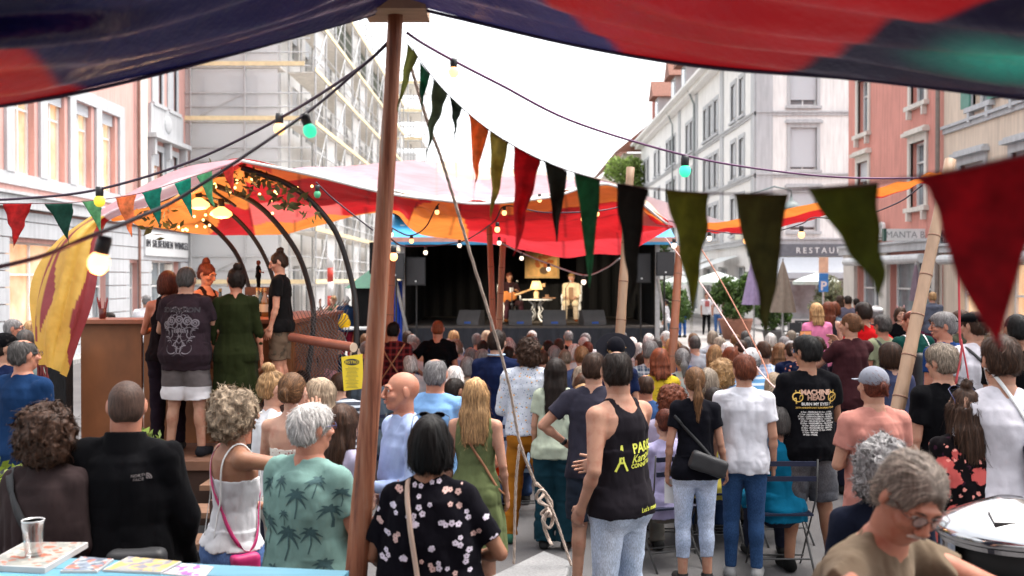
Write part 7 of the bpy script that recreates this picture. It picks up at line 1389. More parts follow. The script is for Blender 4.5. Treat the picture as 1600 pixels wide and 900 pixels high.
p = person('person in a grey baseball cap and salmon pink T-shirt with folded arms', 1366, 575, 6.0, sex='m', fat=1.08, skin='l', hair=('tied', 'red2'), top=('tee', (.5, .25, .21), None, .8), bottom=('pants', (.05, .05, .08)), det=3, yaw=14, arms=('fold', 'fold')); hat_cap(p, (.27, .28, .32), 'cap')
p = person('man with tousled dark blond and grey hair in a plain black T-shirt', 1474, 541, 6.7, sex='m', fat=1.1, skin='l', hair=('thick', 'ash', .2, 1.25), top=('tee', BCOL), bottom=('pants', (.03, .03, .05)), det=3, yaw=14, head=(.3, 0))
p = person('woman with dark half-up hair and top bun in a black blouse with red roses', 1508, 608, 5.3, sex='f', fat=1.15, skin='l', hair=('halfup', 'brown', .3, .86), top=('blouse', (.015, .012, .014), 'roses', .8, .7), bottom=('pants', (.03, .03, .05)), det=3, yaw=8); glasses(p, (.02, .01, .01), .05, True)
p = person('tall brown haired man in a white T-shirt with a navy bag at the right edge', 1566, 529, 5.3, sex='m', fat=1.05, skin='l', hair=('thick', 'brown'), top=('tee', (.64, .62, .66)), bottom=('pants', (.05, .05, .08)), det=3, yaw=0); pack(p, (.2, -.17, 1.12), (.24, .12, .5), mat('navy_nylon', (.01, .018, .05), .6), 'navy_bag', rx=-.2); strap(p, (.0, 1.47), (.2, 1.05), .02, WHITE, 'white_strap')
# seated/near man at the bottom right
p = person('grey haired man with glasses and moustache in a beige T-shirt at the bottom right', 1288, 706, 3.02, h=1.735, sex='m', fat=1.08, skin=(.44, .2, .135), hair=('open', (.33, .28, .24), .2, .95), top=('tee', (.24, .19, .14)), bottom=('pants', (.05, .05, .08)), det=3, yaw=-136, head=(-.5, -.22), face=True, lean=.38, arms=(((-.4, .7, -.3), (.5, .8, .0)), ((.75, .4, -.02), (-.67, .74, .0))))
glasses(p, (.08, .03, .02)); b = MB(); [b.tube([(0, .108, -.045), (s2 * .015, .106, -.046), (s2 * .032, .094, -.056)], [.006, .007, .002], 8) for s2 in (-1, 1)]; hpart(p, b, 'moustache', HAIR, (.4, .34, .3))
p = person('person with wild grey curls in a dark top just behind the beige T-shirt man', 1378, 690, 3.8, sex='f', skin='l', hair=('curly', (.36, .35, .35), .2, .95), top=('tee', (.02, .025, .045)), bottom=('pants', (.03, .03, .05)), det=3, yaw=-10)
# --- second rank on the right
person('woman with a brown bob in a slate blue sleeveless top left of the bamboo mast', 1392, 536, 8.5, sex='f', skin='p', fat=1.15, hair=('bob', 'brown', .2, 1.15), top=('tee', (.075, .085, .15)), bottom=('pants', (.03, .03, .05)), det=2)
p = person('bearded man with tied back hair in a maroon brown T-shirt filming with a phone', 1330, 490, 10.2, sex='m', fat=1.02, skin='l', hair=('tied', (.2, .1, .05)), top=('tee', (.075, .03, .035)), bottom=('pants', (.03, .03, .05)), det=2, yaw=22, head=(.4, 0), arms=(((-.2, .75, -.6), (-.1, .6, .8)), ((.2, .75, -.6), (-.35, .6, .8)))); c = Vector(p.W[-1] * p.s) + Vector((.04, .06, .1)); t = empty('smartphone', p.root.matrix_basis @ c, R(22), 'black smartphone held up by the man in the maroon brown T-shirt', 'phone'); b = MB(); b.b2((-.075, -.004, -.037), (.075, .004, .037)); b.build('case', BLACKP, t); b = MB(); b.b2((-.07, -.0055, -.032), (.07, -.0045, .032)); b.build('screen', emis('phone_screen', (.5, .2, .08), .2), t)
person('dark haired man in a bright red T-shirt with hand on hip behind the filming man', 1350, 474, 12.2, sex='m', skin='l', hair=('thick', 'dark'), top=('tee', (.5, .015, .02)), bottom=('pants', (.03, .03, .05)), det=1, yaw=10, arms=('front', 'hip'))
person('blond woman in a pink T-shirt with back print standing by the terrace', 1276, 474, 15, sex='f', fat=1.15, skin='p', hair=('long', 'blond', .2), top=('tee', (.75, .28, .45)), bottom=('pants', (.03, .03, .05)), det=1)
person('woman with long auburn hair next to the pink T-shirt woman', 1294, 472, 15.6, sex='f', skin='p', hair=('long', 'red', .3), top=('tank', (.05, .05, .06)), bottom=('pants', (.03, .03, .05)), det=1, yaw=-20)
person('woman with a short red bob in a grey blue top near the filming man', 1304, 472, 16.8, sex='f', skin='p', hair=('bob', 'red'), top=('tee', (.2, .25, .3)), bottom=('pants', (.03, .03, .05)), det=1, yaw=-30)
p = person('man in a white flat cap and dark waistcoat to the right of the red T-shirt', 1368, 478, 14, sex='m', skin='r', hair=('short', 'grey'), top=('tee', (.03, .035, .05)), bottom=('pants', (.03, .03, .05)), det=1, yaw=30); hat_cap(p, (.66, .66, .66), 'flat')
p = person('grey haired man in a khaki green shirt with a dark strap', 1380, 494, 11.6, sex='m', skin='r', hair=('thick', 'dgrey'), top=('tee', (.3, .32, .22)), bottom=('pants', (.03, .03, .05)), det=2, yaw=20); strap(p, (-.1, 1.42), (.16, 1.0), .03, RBK, 'strap')
p = person('young woman with pink cat ears facing the camera in a black top', 1407, 480, 15.6, sex='f', skin='p', hair=('bob', 'brown'), top=('tee', BCOL), bottom=('pants', (.03, .03, .05)), det=1, yaw=175, face=True); b = MB(); [b.lathe([(.022, 0), (0, .05)], (s2 * .05, 0, .1), 4) for s2 in (-1, 1)]; hpart(p, b, 'cat_ears', mat('pink_ears', (.7, .4, .4), .7))
p = person('bearded balding man in a bottle green T-shirt with white backpack straps', 1426, 485, 10.8, sex='m', fat=1.1, skin='r', hair=('balding', 'red2'), top=('tee', (.012, .07, .06)), bottom=('pants', (.03, .03, .05)), det=2, yaw=15, head=(.5, 0)); q = pack(p, (0, -.22, 1.2), (.3, .16, .42), RBK, 'backpack'); b = MB(); b.tube([(-.03 + .045 * math.cos(a_), -.305, 1.12 + .045 * math.sin(a_)) for a_ in np.linspace(.5, 6, 16)], .006, 6); b.tube([(-.05, -.305, 1.12), (-.03, -.305, 1.135), (-.02, -.305, 1.105), (0, -.305, 1.12)], .006, 6); b.build('round_logo', mat('cyan_logo', (.02, .45, .6), .5), q); [strap(p, (x, 1.42), (x * 1.2, 1.1), .02, WHITE, 'backpack_strap') for x in (-.11, .11)]
person('adult in a maroon top carrying a child on the shoulders beside the bamboo mast', 1453, 500, 15.4, h=1.62, sex='m', skin='l', hair=('short', 'brown'), top=('tee', (.12, .03, .06)), bottom=('pants', (.03, .03, .05)), det=1)
p = person('blond child in a grey sweater riding on an adult’s shoulders by the shop front', 1457, 457, 15.4, h=.95, z0=1.04, sit=True, sex='f', skin='p', hair=('short', 'blond'), top=('hoodie', (.13, .14, .18)), bottom=('pants', (.1, .2, .4), 'denim'), det=1, legs=((-.05, -.2), (.05, -.2)))
person('grey haired man in a royal blue T-shirt shown in left profile', 1476, 490, 9.2, sex='m', fat=1.1, skin='r', hair=('thick', 'grey'), top=('tee', (.025, .07, .2)), bottom=('pants', (.03, .03, .05)), det=2, yaw=28, head=(.9, 0), face=True)
p = person('man in a black flat cap and white T-shirt with a teal sling bag', 1524, 488, 8.6, sex='m', fat=1.1, skin='l', hair=('short', 'brown'), top=('tee', (.64, .62, .66)), bottom=('pants', (.1, .1, .12)), det=2, yaw=12, head=(.3, 0)); hat_cap(p, BCOL, 'flat'); strap(p, (-.08, 1.42), (.17, 1.1), .025, RBK, 'sling_strap'); pack(p, (.1, -.2, 1.22), (.11, .09, .3), mat('teal_nylon', (.01, .16, .18), .5), 'sling_bag', rx=-.35)
person('dark haired man in a plain black T-shirt at the far right edge', 1590, 492, 7.8, sex='m', fat=1.25, skin='t', hair=('short', 'black'), top=('tee', BCOL), bottom=('pants', (.05, .05, .05)), det=2)
person('brown haired person in a dark olive jacket between the grey man and the black cap', 1503, 487, 11.4, sex='m', skin='r', hair=('thick', 'brown'), top=('hoodie', (.08, .085, .06)), bottom=('pants', (.03, .03, .05)), det=1, yaw=30)
person('blond woman in a mustard top behind the man with the teal sling bag', 1552, 490, 11, sex='f', skin='t', hair=('long', 'gblond', .25), top=('tee', (.5, .35, .05)), bottom=('pants', (.03, .03, .05)), det=1)
p = person('person in navy with bright blue headphones over brown hair', 1250, 522, 11, h=1.5, sex='f', skin='p', hair=('pony', 'light', .2), top=('tee', (.02, .03, .08), 'bright'), bottom=('pants', (.03, .03, .05)), det=2, yaw=15, head=(.4, 0)); b = MB(); b.tube([(.095 * math.cos(a_), -.01, .035 + .09 * math.sin(a_)) for a_ in np.linspace(-.2, 3.34, 20)], .01, 8); [b.sph((s2 * .09, -.005, -.005), (.018, .032, .036)) for s2 in (-1, 1)]; hpart(p, b, 'headphones', mat('blue_headphones', (.01, .25, .5), .4))
person('brown haired young woman in profile in front of the pink T-shirt woman', 1276, 520, 10.6, h=1.58, sex='f', skin='p', hair=('tied', 'brown'), top=('tee', (.03, .03, .05)), bottom=('pants', (.03, .03, .05)), det=1, yaw=50)
person('bearded man in a navy T-shirt left of the headphones', 1236, 533, 11.4, h=1.46, sex='m', skin='l', hair=('short', 'brown'), top=('tee', NAVC), bottom=('pants', (.03, .03, .05)), det=1, yaw=15)
# --- left edge
p = person('balding man in a navy long T-shirt and grey trousers left of the canvas flap', 36, 531, 7.2, sex='m', fat=1.12, skin='r', hair=('balding', 'dgrey'), top=('tee', (.018, .05, .12)), bottom=('pants', (.2, .2, .21)), det=3, yaw=-14, head=(-.4, 0)); glasses(p)
p = person('man in black baseball cap and navy T-shirt with white back print, left edge', 6, 522, 7.9, sex='m', fat=1.1, skin='l', hair=('short', 'dark'), top=('tee', NAVC), bottom=('pants', (.08, .08, .08)), det=2, yaw=-30, head=(-.5, 0)); hat_cap(p, BCOL, 'cap'); ptext(p, 'ak\nclub', .1, WPR, 'back_lettering', (.08, 1.25), .1, .003)
p = person('grey haired man with glasses in right profile at the far left', 20, 499, 11.5, sex='m', skin='r', hair=('short', 'grey'), top=('tee', (.4, .42, .45)), bottom=('pants', (.2, .2, .2)), det=1, yaw=-75, face=True); glasses(p)
person('blond woman in a salmon top behind the yellow canvas flap', 48, 502, 12.5, sex='f', skin='p', hair=('long', 'blond', .2), top=('tee', (.7, .3, .25)), bottom=('pants', (.2, .2, .2)), det=1)
person('grey haired woman half hidden by the canvas flap', 39, 516, 10.5, sex='f', skin='p', hair=('bob', 'dgrey'), top=('tee', (.4, .5, .5)), bottom=('pants', (.2, .2, .2)), det=1)
# --- at the bar
def m_two():
    m = CLOTH.copy(); m.name = 'two_tone_cloth'; n = m.node_tree; b = n.nodes['Principled BSDF']; sp = n.nodes.new('ShaderNodeSeparateXYZ'); n.links.new(coords(n), sp.inputs[0]); g_ = n.nodes.new('ShaderNodeMath'); g_.operation = 'LESS_THAN'; g_.inputs[1].default_value = .64; n.links.new(sp.outputs[2], g_.inputs[0]); n.links.new(mixc(n, b.inputs['Base Color'].links[0].from_socket, (.66, .64, .66), g_.outputs[0]), b.inputs['Base Color']); return m
MATS['cloth_two'] = m_two()
p = person('big man in a dark skull print T-shirt and grey and white shorts at the bar', 291, 418, 9.1, z0=PZ, sex='m', fat=1.32, skin='l', hair=('short', 'dgrey'), top=('tee', (.05, .034, .042), None, .8), bottom=('shorts', (.16, .14, .14), 'two'), det=3, yaw=-4, arms=(((-.4, .3, -1), (-.1, 1, .1)), ((.3, .4, -.9), (.1, 1, .2))), shoes=(.03, .03, .035), legs=((-.05, 0), (.05, 0)))
pz = []
for x, z, r_ in ((-.075, 1.24, .035), (0, 1.25, .033), (.075, 1.24, .035), (.14, 1.22, .03), (-.13, 1.2, .03)): pz += [ribbon2([(x + r_ * math.cos(a_), z + r_ * math.sin(a_)) for a_ in np.linspace(0, 6.28, 15)], .006), ribbon2([(x + r_ * .45 * math.cos(a_), z + r_ * .45 * math.sin(a_)) for a_ in np.linspace(0, 6.28, 11)], .005)]
rs = random.Random(8)
for k in range(26):
    for s2 in (-1, 1):
        if s2 == -1: x, z, a0, r_ = rs.uniform(.01, .15), rs.uniform(.92, 1.34), rs.random() * 6, rs.uniform(.02, .05)
        pz.append(ribbon2([(s2 * (x + r_ * math.cos(a0 + t_)), z + r_ * math.sin(a0 + t_)) for t_ in np.linspace(0, 3, 8)], .005, True))
for k in range(8): pz.append(ribbon2([(-.07 + k * .02, 1.16), (-.068 + k * .02, 1.13)], .006))
decal(p, pz, GPR, 'skull_print', (0, .02), 0, p.s); ptext(p, 'SONSATION', .06, mat('dark_print', (.02, .015, .02), .7), 'back_lettering', (0, 1.34 * p.s), 0, .003)
person('dark haired woman in a black sleeveless top at the left of the bar group', 262, 424, 9.35, z0=PZ, sex='f', fat=1.1, skin=(.5, .2, .13), hair=('bob', 'red2'), top=('tank', (.02, .012, .014)), bottom=('pants', (.03, .02, .03)), det=2, yaw=15, arms=('table', 'table'))  # red light at the bar is put into her skin colour
p = person('bartender with tied reddish hair buns serving behind the counter, facing right', 322, 412, 10.9, z0=PZ, sex='f', skin=(.6, .28, .18), hair=('topbun', 'red2'), top=('tank', (.05, .03, .03)), bottom=('pants', (.03, .02, .03)), det=2, yaw=-112, head=(0, -.35), face=True, arms=(((-.2, .6, -.7), (0, 1, .25)), ((.2, .8, -.5), (0, 1, .2))))
c = p.root.matrix_basis @ (Vector(p.W[1] * p.s) + Vector((0, .1, .05))); b = MB(); b.lathe([(0, 0), (.07, .0), (.1, .03), (.06, .05), (0, .06)], n=14); o = b.build('lemon_bowl', mat('yellow_ceramic', (.75, .45, .03), .4), None, True); o.location = c; tag(o, 'bright yellow dish held out by the bartender', 'dish')
p = person('woman with dark hair bun and hoop earring in dark olive dress at the bar', 369, 419, 9.2, z0=PZ, sex='f', fat=1.2, skin=(.5, .22, .14), hair=('topbun', 'dark'), top=('dress', (.033, .04, .016), None, .48, 1.5), bottom=None, det=3, yaw=8, head=(.35, 0), arms=('slack', 'slack'))  # skin tinted as if red-lit, the tint is in the base colour
b = MB(); b.tube([(-.083, -.0 + .018 * math.cos(a_), -.05 + .018 * math.sin(a_)) for a_ in np.linspace(0, 6.28, 14)], .002, 5, cap=False); hpart(p, b, 'hoop_earring', mat('gold_metal', (.7, .45, .15), .3, metal=1))
zb = 2.2 - (395 - 435) * 9.55 / FPX - 1.46; t = empty('step_box', (P(437, 0, 9.55).x, 9.6, PZ), 0, 'dark wooden box the boy stands on at the bar', 'box'); b = MB(); b.b2((-.28, -.2, 0), (.28, .25, zb - PZ)); b.build('box_boards', MATS['dark_boards'], t)
p = person('boy with brown hair knot in a black T-shirt and patterned brown shorts by the bar', 437, 395, 9.55, h=1.46, z0=zb, sex='m', fat=.92, skin=(.6, .3, .2), hair=('topbun', 'brown'), top=('tee', (.02, .018, .018)), bottom=('shorts', (.2, .14, .1), 'camo'), det=3, yaw=88, head=(.25, -.3), face=True, arms=('down', 'down'))
fg = empty('figurine', (P(404, 0, 11.0).x, 11.0, 2.03), R(-60), 'small doll like figurine with red hair in black standing on the crate', 'figurine'); build_person(fg, s=.21, sex='m', skin=(.3, .12, .08), hair=('bob', 'red2'), top=('tee', BCOL), bottom=('pants', BCOL), det=1, arms=('slack', 'front'), seed=77)
# --- far people on the square
def far(label, px, yt, Y, **k): k.setdefault('det', 0); return person(label, px, yt, Y, **k)
p = far('young man in a white T-shirt with red print and black trousers walking to the camera', 1104, 458, 39, face=True, det=1, yaw=178, hair=('short', 'red'), top=('tee', WCOL), bottom=('slim', (.012, .012, .015)), legs=((0, .1), (0, -.15))); b = MB(); b.b2((-.09, .165, 1.1), (.09, .17, 1.33)); b.build('shirt_print', mat('dusty_red_print', (.4, .1, .1), .7), p.top)
far('bearded man in a dark grey T-shirt and beige shorts walking on the square', 1136, 452, 37, det=1, yaw=40, fat=1.2, hair=('short', 'dark'), top=('tee', (.07, .08, .1)), bottom=('shorts', (.5, .42, .34)), shoes=(.5, .5, .5)); far('grey haired man in a blue shirt behind the bearded walker', 1148, 449, 40, yaw=30, hair=('short', 'grey'), top=('tee', (.05, .13, .3)), bottom=('slim', (.1, .2, .4))); far('woman in a white top carrying a bag between the walkers', 1122, 455, 38.5, sex='f', yaw=150, hair=('bob', 'gblond'), top=('tee', WCOL), bottom=('slim', (.1, .2, .4)))
far('person in a dark jacket and jeans behind the right bamboo mast', 1066, 452, 37, yaw=20, hair=('short', 'dark'), top=('jacket', (.05, .07, .12)), bottom=('slim', (.05, .15, .4))); far('dark haired person in a white vest near the speaker tripod', 1041, 468, 33, sex='f', yaw=60, hair=('pony', 'dark'), top=('tee', WCOL), bottom=('pants', (.1, .2, .3)))
far('person in green with raised arms behind the market table', 521, 462, 27, det=1, yaw=150, hair=('short', 'blond'), top=('tank', (.03, .2, .12)), bottom=('pants', (.03, .03, .04)), arms=('head', 'head')); far('white haired man in a blue jacket leaning at the market table', 541, 463, 25.5, yaw=30, fat=1.15, hair=('short', 'white'), top=('jacket', (.04, .07, .14)), bottom=('pants', (.3, .03, .06)))
far('person in a white shirt in front of the house entrance seen past the bar', 229, 461, 20, yaw=20, fat=1.1, hair=('short', 'grey'), top=('shirt', WCOL), bottom=('pants', (.1, .1, .1))); far('dark haired passer-by seen over the bar counter', 172, 488, 18, yaw=80, hair=('short', 'dark'), top=('tee', (.1, .1, .12)), bottom=('pants', (.1, .1, .1)))
far('woman in coral standing inside the terrace by the white post', 1313, 462, 24, sex='f', hair=('long', 'brown'), yaw=30, top=('tee', (.7, .25, .18)), bottom=('pants', (.1, .1, .1))); far('broad person in a grey top on the terrace', 1325, 462, 22, fat=1.3, hair=('short', 'dark'), top=('tee', (.14, .13, .17)), bottom=('pants', (.1, .1, .1))); far('waiter in an orange top inside the terrace', 1338, 466, 25, hair=('short', 'dark'), top=('tee', (.75, .15, .03)), bottom=('pants', (.1, .1, .1)))
# --- musicians
p = person('seated guitarist in a dark suit with orange bass guitar on the left of the stage', 796, 427, 25.0, h=1.22, z0=SZ, sit=True, sex='m', skin='t', hair=('short', 'red2'), top=('shirt', (.05, .025, .028)), bottom=('pants', (.07, .03, .04)), det=1, yaw=-160, face=True, arms=(((-.5, .3, -1), (.6, .7, .35)), ((.3, .3, -1), (-.7, .7, .1))), legs=((-.08, .05), (.15, .1)), shoes=(.2, .08, .03)); b = MB(); b.b2((-.05, .115, 1.0), (.05, .122, 1.33)); b.v = [(x * p.s, y * p.s + .03, (z - .42) * p.s) for x, y, z in b.v]; b.build('shirt_front', WHITE, p.top)
g = empty('bass_guitar', p.root.matrix_basis @ Vector((.08, .3, .64)), R(-160), 'orange bass guitar held across the lap of the seated guitarist', 'guitar'); v = Vol((-.35, -.08, -.25), (.35, .08, .25), .012); v.ell((.1, 0, -.02), (.17, .028, .15)); v.ell((-.05, 0, .0), (.12, .028, .11)); v.ell((.0, 0, .13), (.07, .06, .04), sub=True); V, F = v.mesh(); mk('guitar_body', V, F, mat('orange_lacquer', (.6, .2, .05), .25), g); b = MB(); b.tube([(-.1, .02, .02), (-.75, .02, .24)], [.026, .02], 8); b.build('neck', mat('maple_neck', (.55, .33, .15), .4), g, True); b = MB(); b.box((-.83, .02, .27), (.16, .03, .09)); b.build('headstock', MATS['maple_neck'], g)
p = person('seated musician in a cream jacket and straw hat on the right of the stage', 893, 431, 25.0, h=1.20, z0=SZ, sit=True, sex='m', fat=1.15, skin='l', hair=('short', 'grey'), top=('shirt', (.62, .52, .38)), bottom=('pants', (.5, .42, .33)), det=1, yaw=172, face=True, arms=('lap', 'lap'), legs=((-.02, .02), (.02, .02)), shoes=(.2, .06, .02)); hat_cap(p, (.27, .17, .08), 'fedora'); b = MB(); b.b2((-.06, .115, 1.0), (.06, .122, 1.36)); b.v = [(x * p.s, y * p.s + .035, (z - .42) * p.s) for x, y, z in b.v]; b.build('shirt_front', mat('brown_shirt', (.2, .11, .06), .8), p.top)
def plastic_chair(x, rz, label):
    t = empty('garden_chair', (x, 25.05, SZ), rz, label, 'chair', 'white garden chairs on the stage'); b = MB(); b.b2((-.22, -.2, .42), (.22, .22, .45)); b.build('seat', WHITE, t); b = MB(); b.add([(.23 * math.cos(a_), -.2 - .05 * math.sin(a_), z_) for a_ in np.linspace(0, 3.14, 9) for z_ in (.5, .92)], [(2 * i, 2 * i + 2, 2 * i + 3, 2 * i + 1) for i in range(8)]); o = b.build('backrest', WHITE, t, True); sm = o.modifiers.new('t', 'SOLIDIFY'); sm.thickness = .025
    for x_ in (-.2, .2):
        for y_ in (-.18, .19): b = MB(); b.tube([(x_, y_, .43), (x_ * 1.12, y_ * 1.15, 0)], .025, 8); b.build('leg', WHITE, t, True)
        b = MB(); b.tube([(x_ * 1.1, -.2, .7), (x_ * 1.15, .15, .66), (x_ * 1.1, .2, .45)], .02, 8); b.build('armrest', WHITE, t, True)
plastic_chair(P(796, 0, 25).x, R(-160), 'white garden chair under the guitarist'); plastic_chair(P(893, 0, 25).x, R(172), 'white garden chair under the man in the straw hat')
# --- seated audience: a few kinds, copied with their own colours
KIND = {}; AG = 'seated audience in front of the stage'; fch = fold_chair(); fch_used = [False]
def seat_kind(sex, hs_, tk, pat, det, vr=0):
    key = (sex, hs_, tk, pat, det, vr)
    if key not in KIND:
        r_ = empty('person', (0, 0, 0)); PCNT[0] += 1
        build_person(r_, s=1.0, sit=True, sex=sex, fat={'m': 1.12, 'f': 1.08}[sex], hair=(hs_, 'grey', .2), top=(tk, WCOL, pat), bottom=('pants', (.04, .045, .07)), arms=('lap', 'lap'), det=det, seed=PCNT[0], hands=det > 0, head=((0, -.1), (.5, -.05, .1), (-.35, .05, -.08))[vr], roll=(0, .05, -.05)[vr]); KIND[key] = [r_, False]
    return KIND[key]
AUD = []
def seat(px, yt, hair, hcol, top, desc, sex='m', Y=None, yaw=0, tk='tee', pat=None, det=0, skin='p', chair=False):
    Y = Y or (CH - 1.29) * FPX / (yt - HY); AUD.append((px, yt, hair, hcol, top, desc, sex, Y, yaw, tk, pat, det, skin, chair))
W_, G_, B_c = (.6, .6, .62), (.3, .32, .36), (.06, .12, .26)
for q in ((644, 522, 'balding', 'grey', (.3, .35, .45), 'bald pink headed man'), (649, 536, 'bob', 'grey', W_, 'grey haired woman', 'f'), (645, 553, 'bob', 'white', (.5, .5, .52), 'white haired woman', 'f'), (717, 530, 'bob', 'ash', W_, 'ash blond woman in white', 'f'), (706, 535, 'balding', 'white', (.25, .4, .6), 'balding man in blue'), (695, 530, 'short', 'white', (.4, .45, .5), 'white haired man'), (735, 543, 'balding', 'grey', (.1, .25, .5), 'balding man in strong blue'), (748, 546, 'curly', 'grey', NAVC, 'curly grey woman in a navy jacket with teal scarf', 'f'),
          (754, 532, 'short', 'dark', G_, 'dark haired man'), (799, 528, 'bob', 'white', (.5, .48, .46), 'white haired woman in cream', 'f'), (799, 541, 'short', 'dark', (.05, .05, .06), 'dark haired man in black'), (804, 553, 'short', 'brown', (.55, .02, .02), 'person in bright red'), (834, 526, 'short', 'grey', G_, 'silver haired man in grey'), (852, 532, 'short', 'dark', (.1, .12, .15), 'dark haired man in slate'), (853, 547, 'short', 'brown', (.6, .4, .4), 'brown haired man in pale pink'), (866, 541, 'bob', 'grey', (.1, .14, .2), 'grey haired woman in petrol', 'f'), (878, 529, 'short', 'brown', (.2, .2, .22), 'brown haired man in grey'),
          (883, 547, 'short', 'ash', (.35, .55, .22), 'ash haired man in a lime shirt'), (893, 538, 'curly', 'white', W_, 'white curly haired woman', 'f'), (908, 527, 'short', 'white', (.45, .45, .5), 'white haired man near the mast'), (918, 534, 'tied', 'red2', (.05, .3, .25), 'auburn woman in green with tied hair', 'f'), (909, 541, 'tied', 'light', (.1, .14, .26), 'light haired person in a blue hoodie', 'f', 11.6, 0, 'hoodie'), (988, 527, 'buzz', 'white', (.4, .35, .35), 'pink headed man right of the pale mast'), (1003, 536, 'bob', 'white', (.5, .5, .5), 'white haired woman right of the mast', 'f'),
          (998, 552, 'short', 'brown', (.75, .2, .03), 'person in orange behind the black hat'), (1016, 534, 'thick', 'grey', (.1, .14, .2), 'grey haired man in a grey blue plaid shirt', 'm', 11.8, 0, 'tee', 'plaid', 1), (1031, 545, 'long', 'red', (.65, .5, .06), 'woman with long red blond hair in yellow', 'f', 11, 0), (1027, 528, 'short', 'dgrey', (.2, .22, .25), 'dark grey haired man'), (1045, 529, 'bob', 'blond', (.5, .45, .4), 'blond woman in beige', 'f'), (1062, 533, 'bob', 'light', G_, 'light haired woman', 'f'), (1066, 545, 'pony', 'grey', (.5, .55, .55), 'woman with a grey ponytail in a bright floral shirt', 'f', 11.3, 0, 'tee', 'bright', 1),
          (1086, 525, 'short', 'dgrey', (.36, .38, .42), 'dark grey haired man in a pale grey shirt', 'm', 14.4), (1117, 540, 'long', 'blond', (.45, .5, .55), 'blond woman in pale blue', 'f', 12.2, 0, 'tee', None, 1), (1120, 527, 'bob', 'ash', (.5, .4, .3), 'ash blond woman in tan', 'f'), (1132, 536, 'bob', 'white', W_, 'white haired woman in white', 'f'), (1142, 543, 'long', 'red', (.4, .3, .25), 'woman with long strawberry blond hair', 'f', 12), (1154, 532, 'short', 'brown', (.06, .14, .35), 'brown haired man in blue'), (1175, 545, 'short', 'grey', (.2, .42, .65), 'man in a white cap and light blue striped shirt', 'm', 10.4, 0, 'tee', 'stripe', 1),
          (1193, 534, 'short', 'brown', (.35, .45, .62), 'brown haired man in a light blue checked shirt', 'm', 11.8, 0, 'shirt', 'check', 1), (1205, 545, 'short', 'ash', (.75, .22, .03), 'person in an orange top', 'm', 13), (1219, 537, 'long', 'light', (.5, .38, .28), 'woman with long light brown hair in tan', 'f', 12.4, 0, 'tee', None, 1), (1127, 565, 'curly', 'blond', (.4, .55, .75), 'curly blond woman in pale blue', 'f', 9.8, 0, 'tee', None, 1), (1106, 577, 'bob', 'ash', (.68, .58, .18), 'ash blond woman in a pale yellow top', 'f', 9, 0, 'tee', None, 1),
          (1116, 606, 'pony', 'dark', (.68, .58, .14), 'dark haired woman in a yellow T-shirt', 'f', 8.2, 0, 'tee', None, 2, 'p', 1), (1140, 612, 'short', 'brown', (.07, .12, .2), 'person in a denim jacket', 'm', 8.4, 0, 'hoodie', 'denim', 1), (1217, 603, 'bob', 'ash', (.45, .4, .35), 'woman with a hair band in light brown hair', 'f', 8.4, 10, 'tee', None, 2), (1219, 634, 'bob', 'dgrey', (.015, .2, .33), 'grey haired woman in a turquoise blue top', 'f', 7.5, 0, 'tee', None, 2, 'l', 1), (1050, 606, 'curly', 'red', (.45, .4, .5), 'woman with red curly hair', 'f', 8.3, 0, 'tee', None, 2, 'l', 1), (1040, 640, 'bun', 'red2', (.45, .42, .6), 'auburn woman with an updo in lavender', 'f', 7.7, 20, 'tee', None, 2, 'p', 1),
          (911, 602, 'long', 'blond', (.3, .3, .32), 'woman with long blond hair behind the charcoal shirt', 'f', 8.6, 0, 'tee', None, 1), (710, 592, 'short', 'dark', (.6, .07, .02), 'dark haired woman with flowers in an orange red top', 'f', 9.0, -50, 'tee', None, 2, 't', 1), (525, 512, 'thick', 'gblond', NAVC, 'tousled blond man in a navy jacket', 'm', 12.6, -10, 'hoodie', None, 1), (498, 538, 'short', 'dark', (.6, .35, .38), 'dark haired man in a pink shirt', 'm', 11.5, -20, 'tee', None, 1), (493, 518, 'balding', 'grey', G_, 'balding man by the wire net', 'm', 14), (530, 583, 'short', 'brown', (.12, .13, .16), 'person in a striped grey top below the poster', 'm', 9.6, 0, 'tee', 'stripe', 1),
          (575, 560, 'short', 'dgrey', (.12, .15, .18), 'man in a slate T-shirt left of the timber pole', 'm', 10, 0, 'tee', None, 1), (482, 545, 'bob', 'dark', (.3, .12, .12), 'dark haired woman behind the bamboo rail', 'f', 11), (470, 580, 'short', 'dark', (.4, .2, .2), 'dark haired person below the wire net', 'm', 10)):
    seat(*q)
rs = random.Random(21); taken = [(a[0], a[7]) for a in AUD]; hcs = ['grey', 'white', 'dgrey', 'brown', 'light', 'ash', 'dark', 'gblond', 'white', 'white', 'grey', 'blond', 'grey']; tcs = {'white': W_, 'grey': G_, 'blue': B_c, 'navy': NAVC, 'black': BCOL, 'pale blue': (.35, .48, .62), 'beige': (.5, .42, .32), 'pink': (.6, .35, .38), 'green': (.1, .2, .12), 'burgundy': (.25, .03, .05), 'mustard': (.5, .35, .06)}
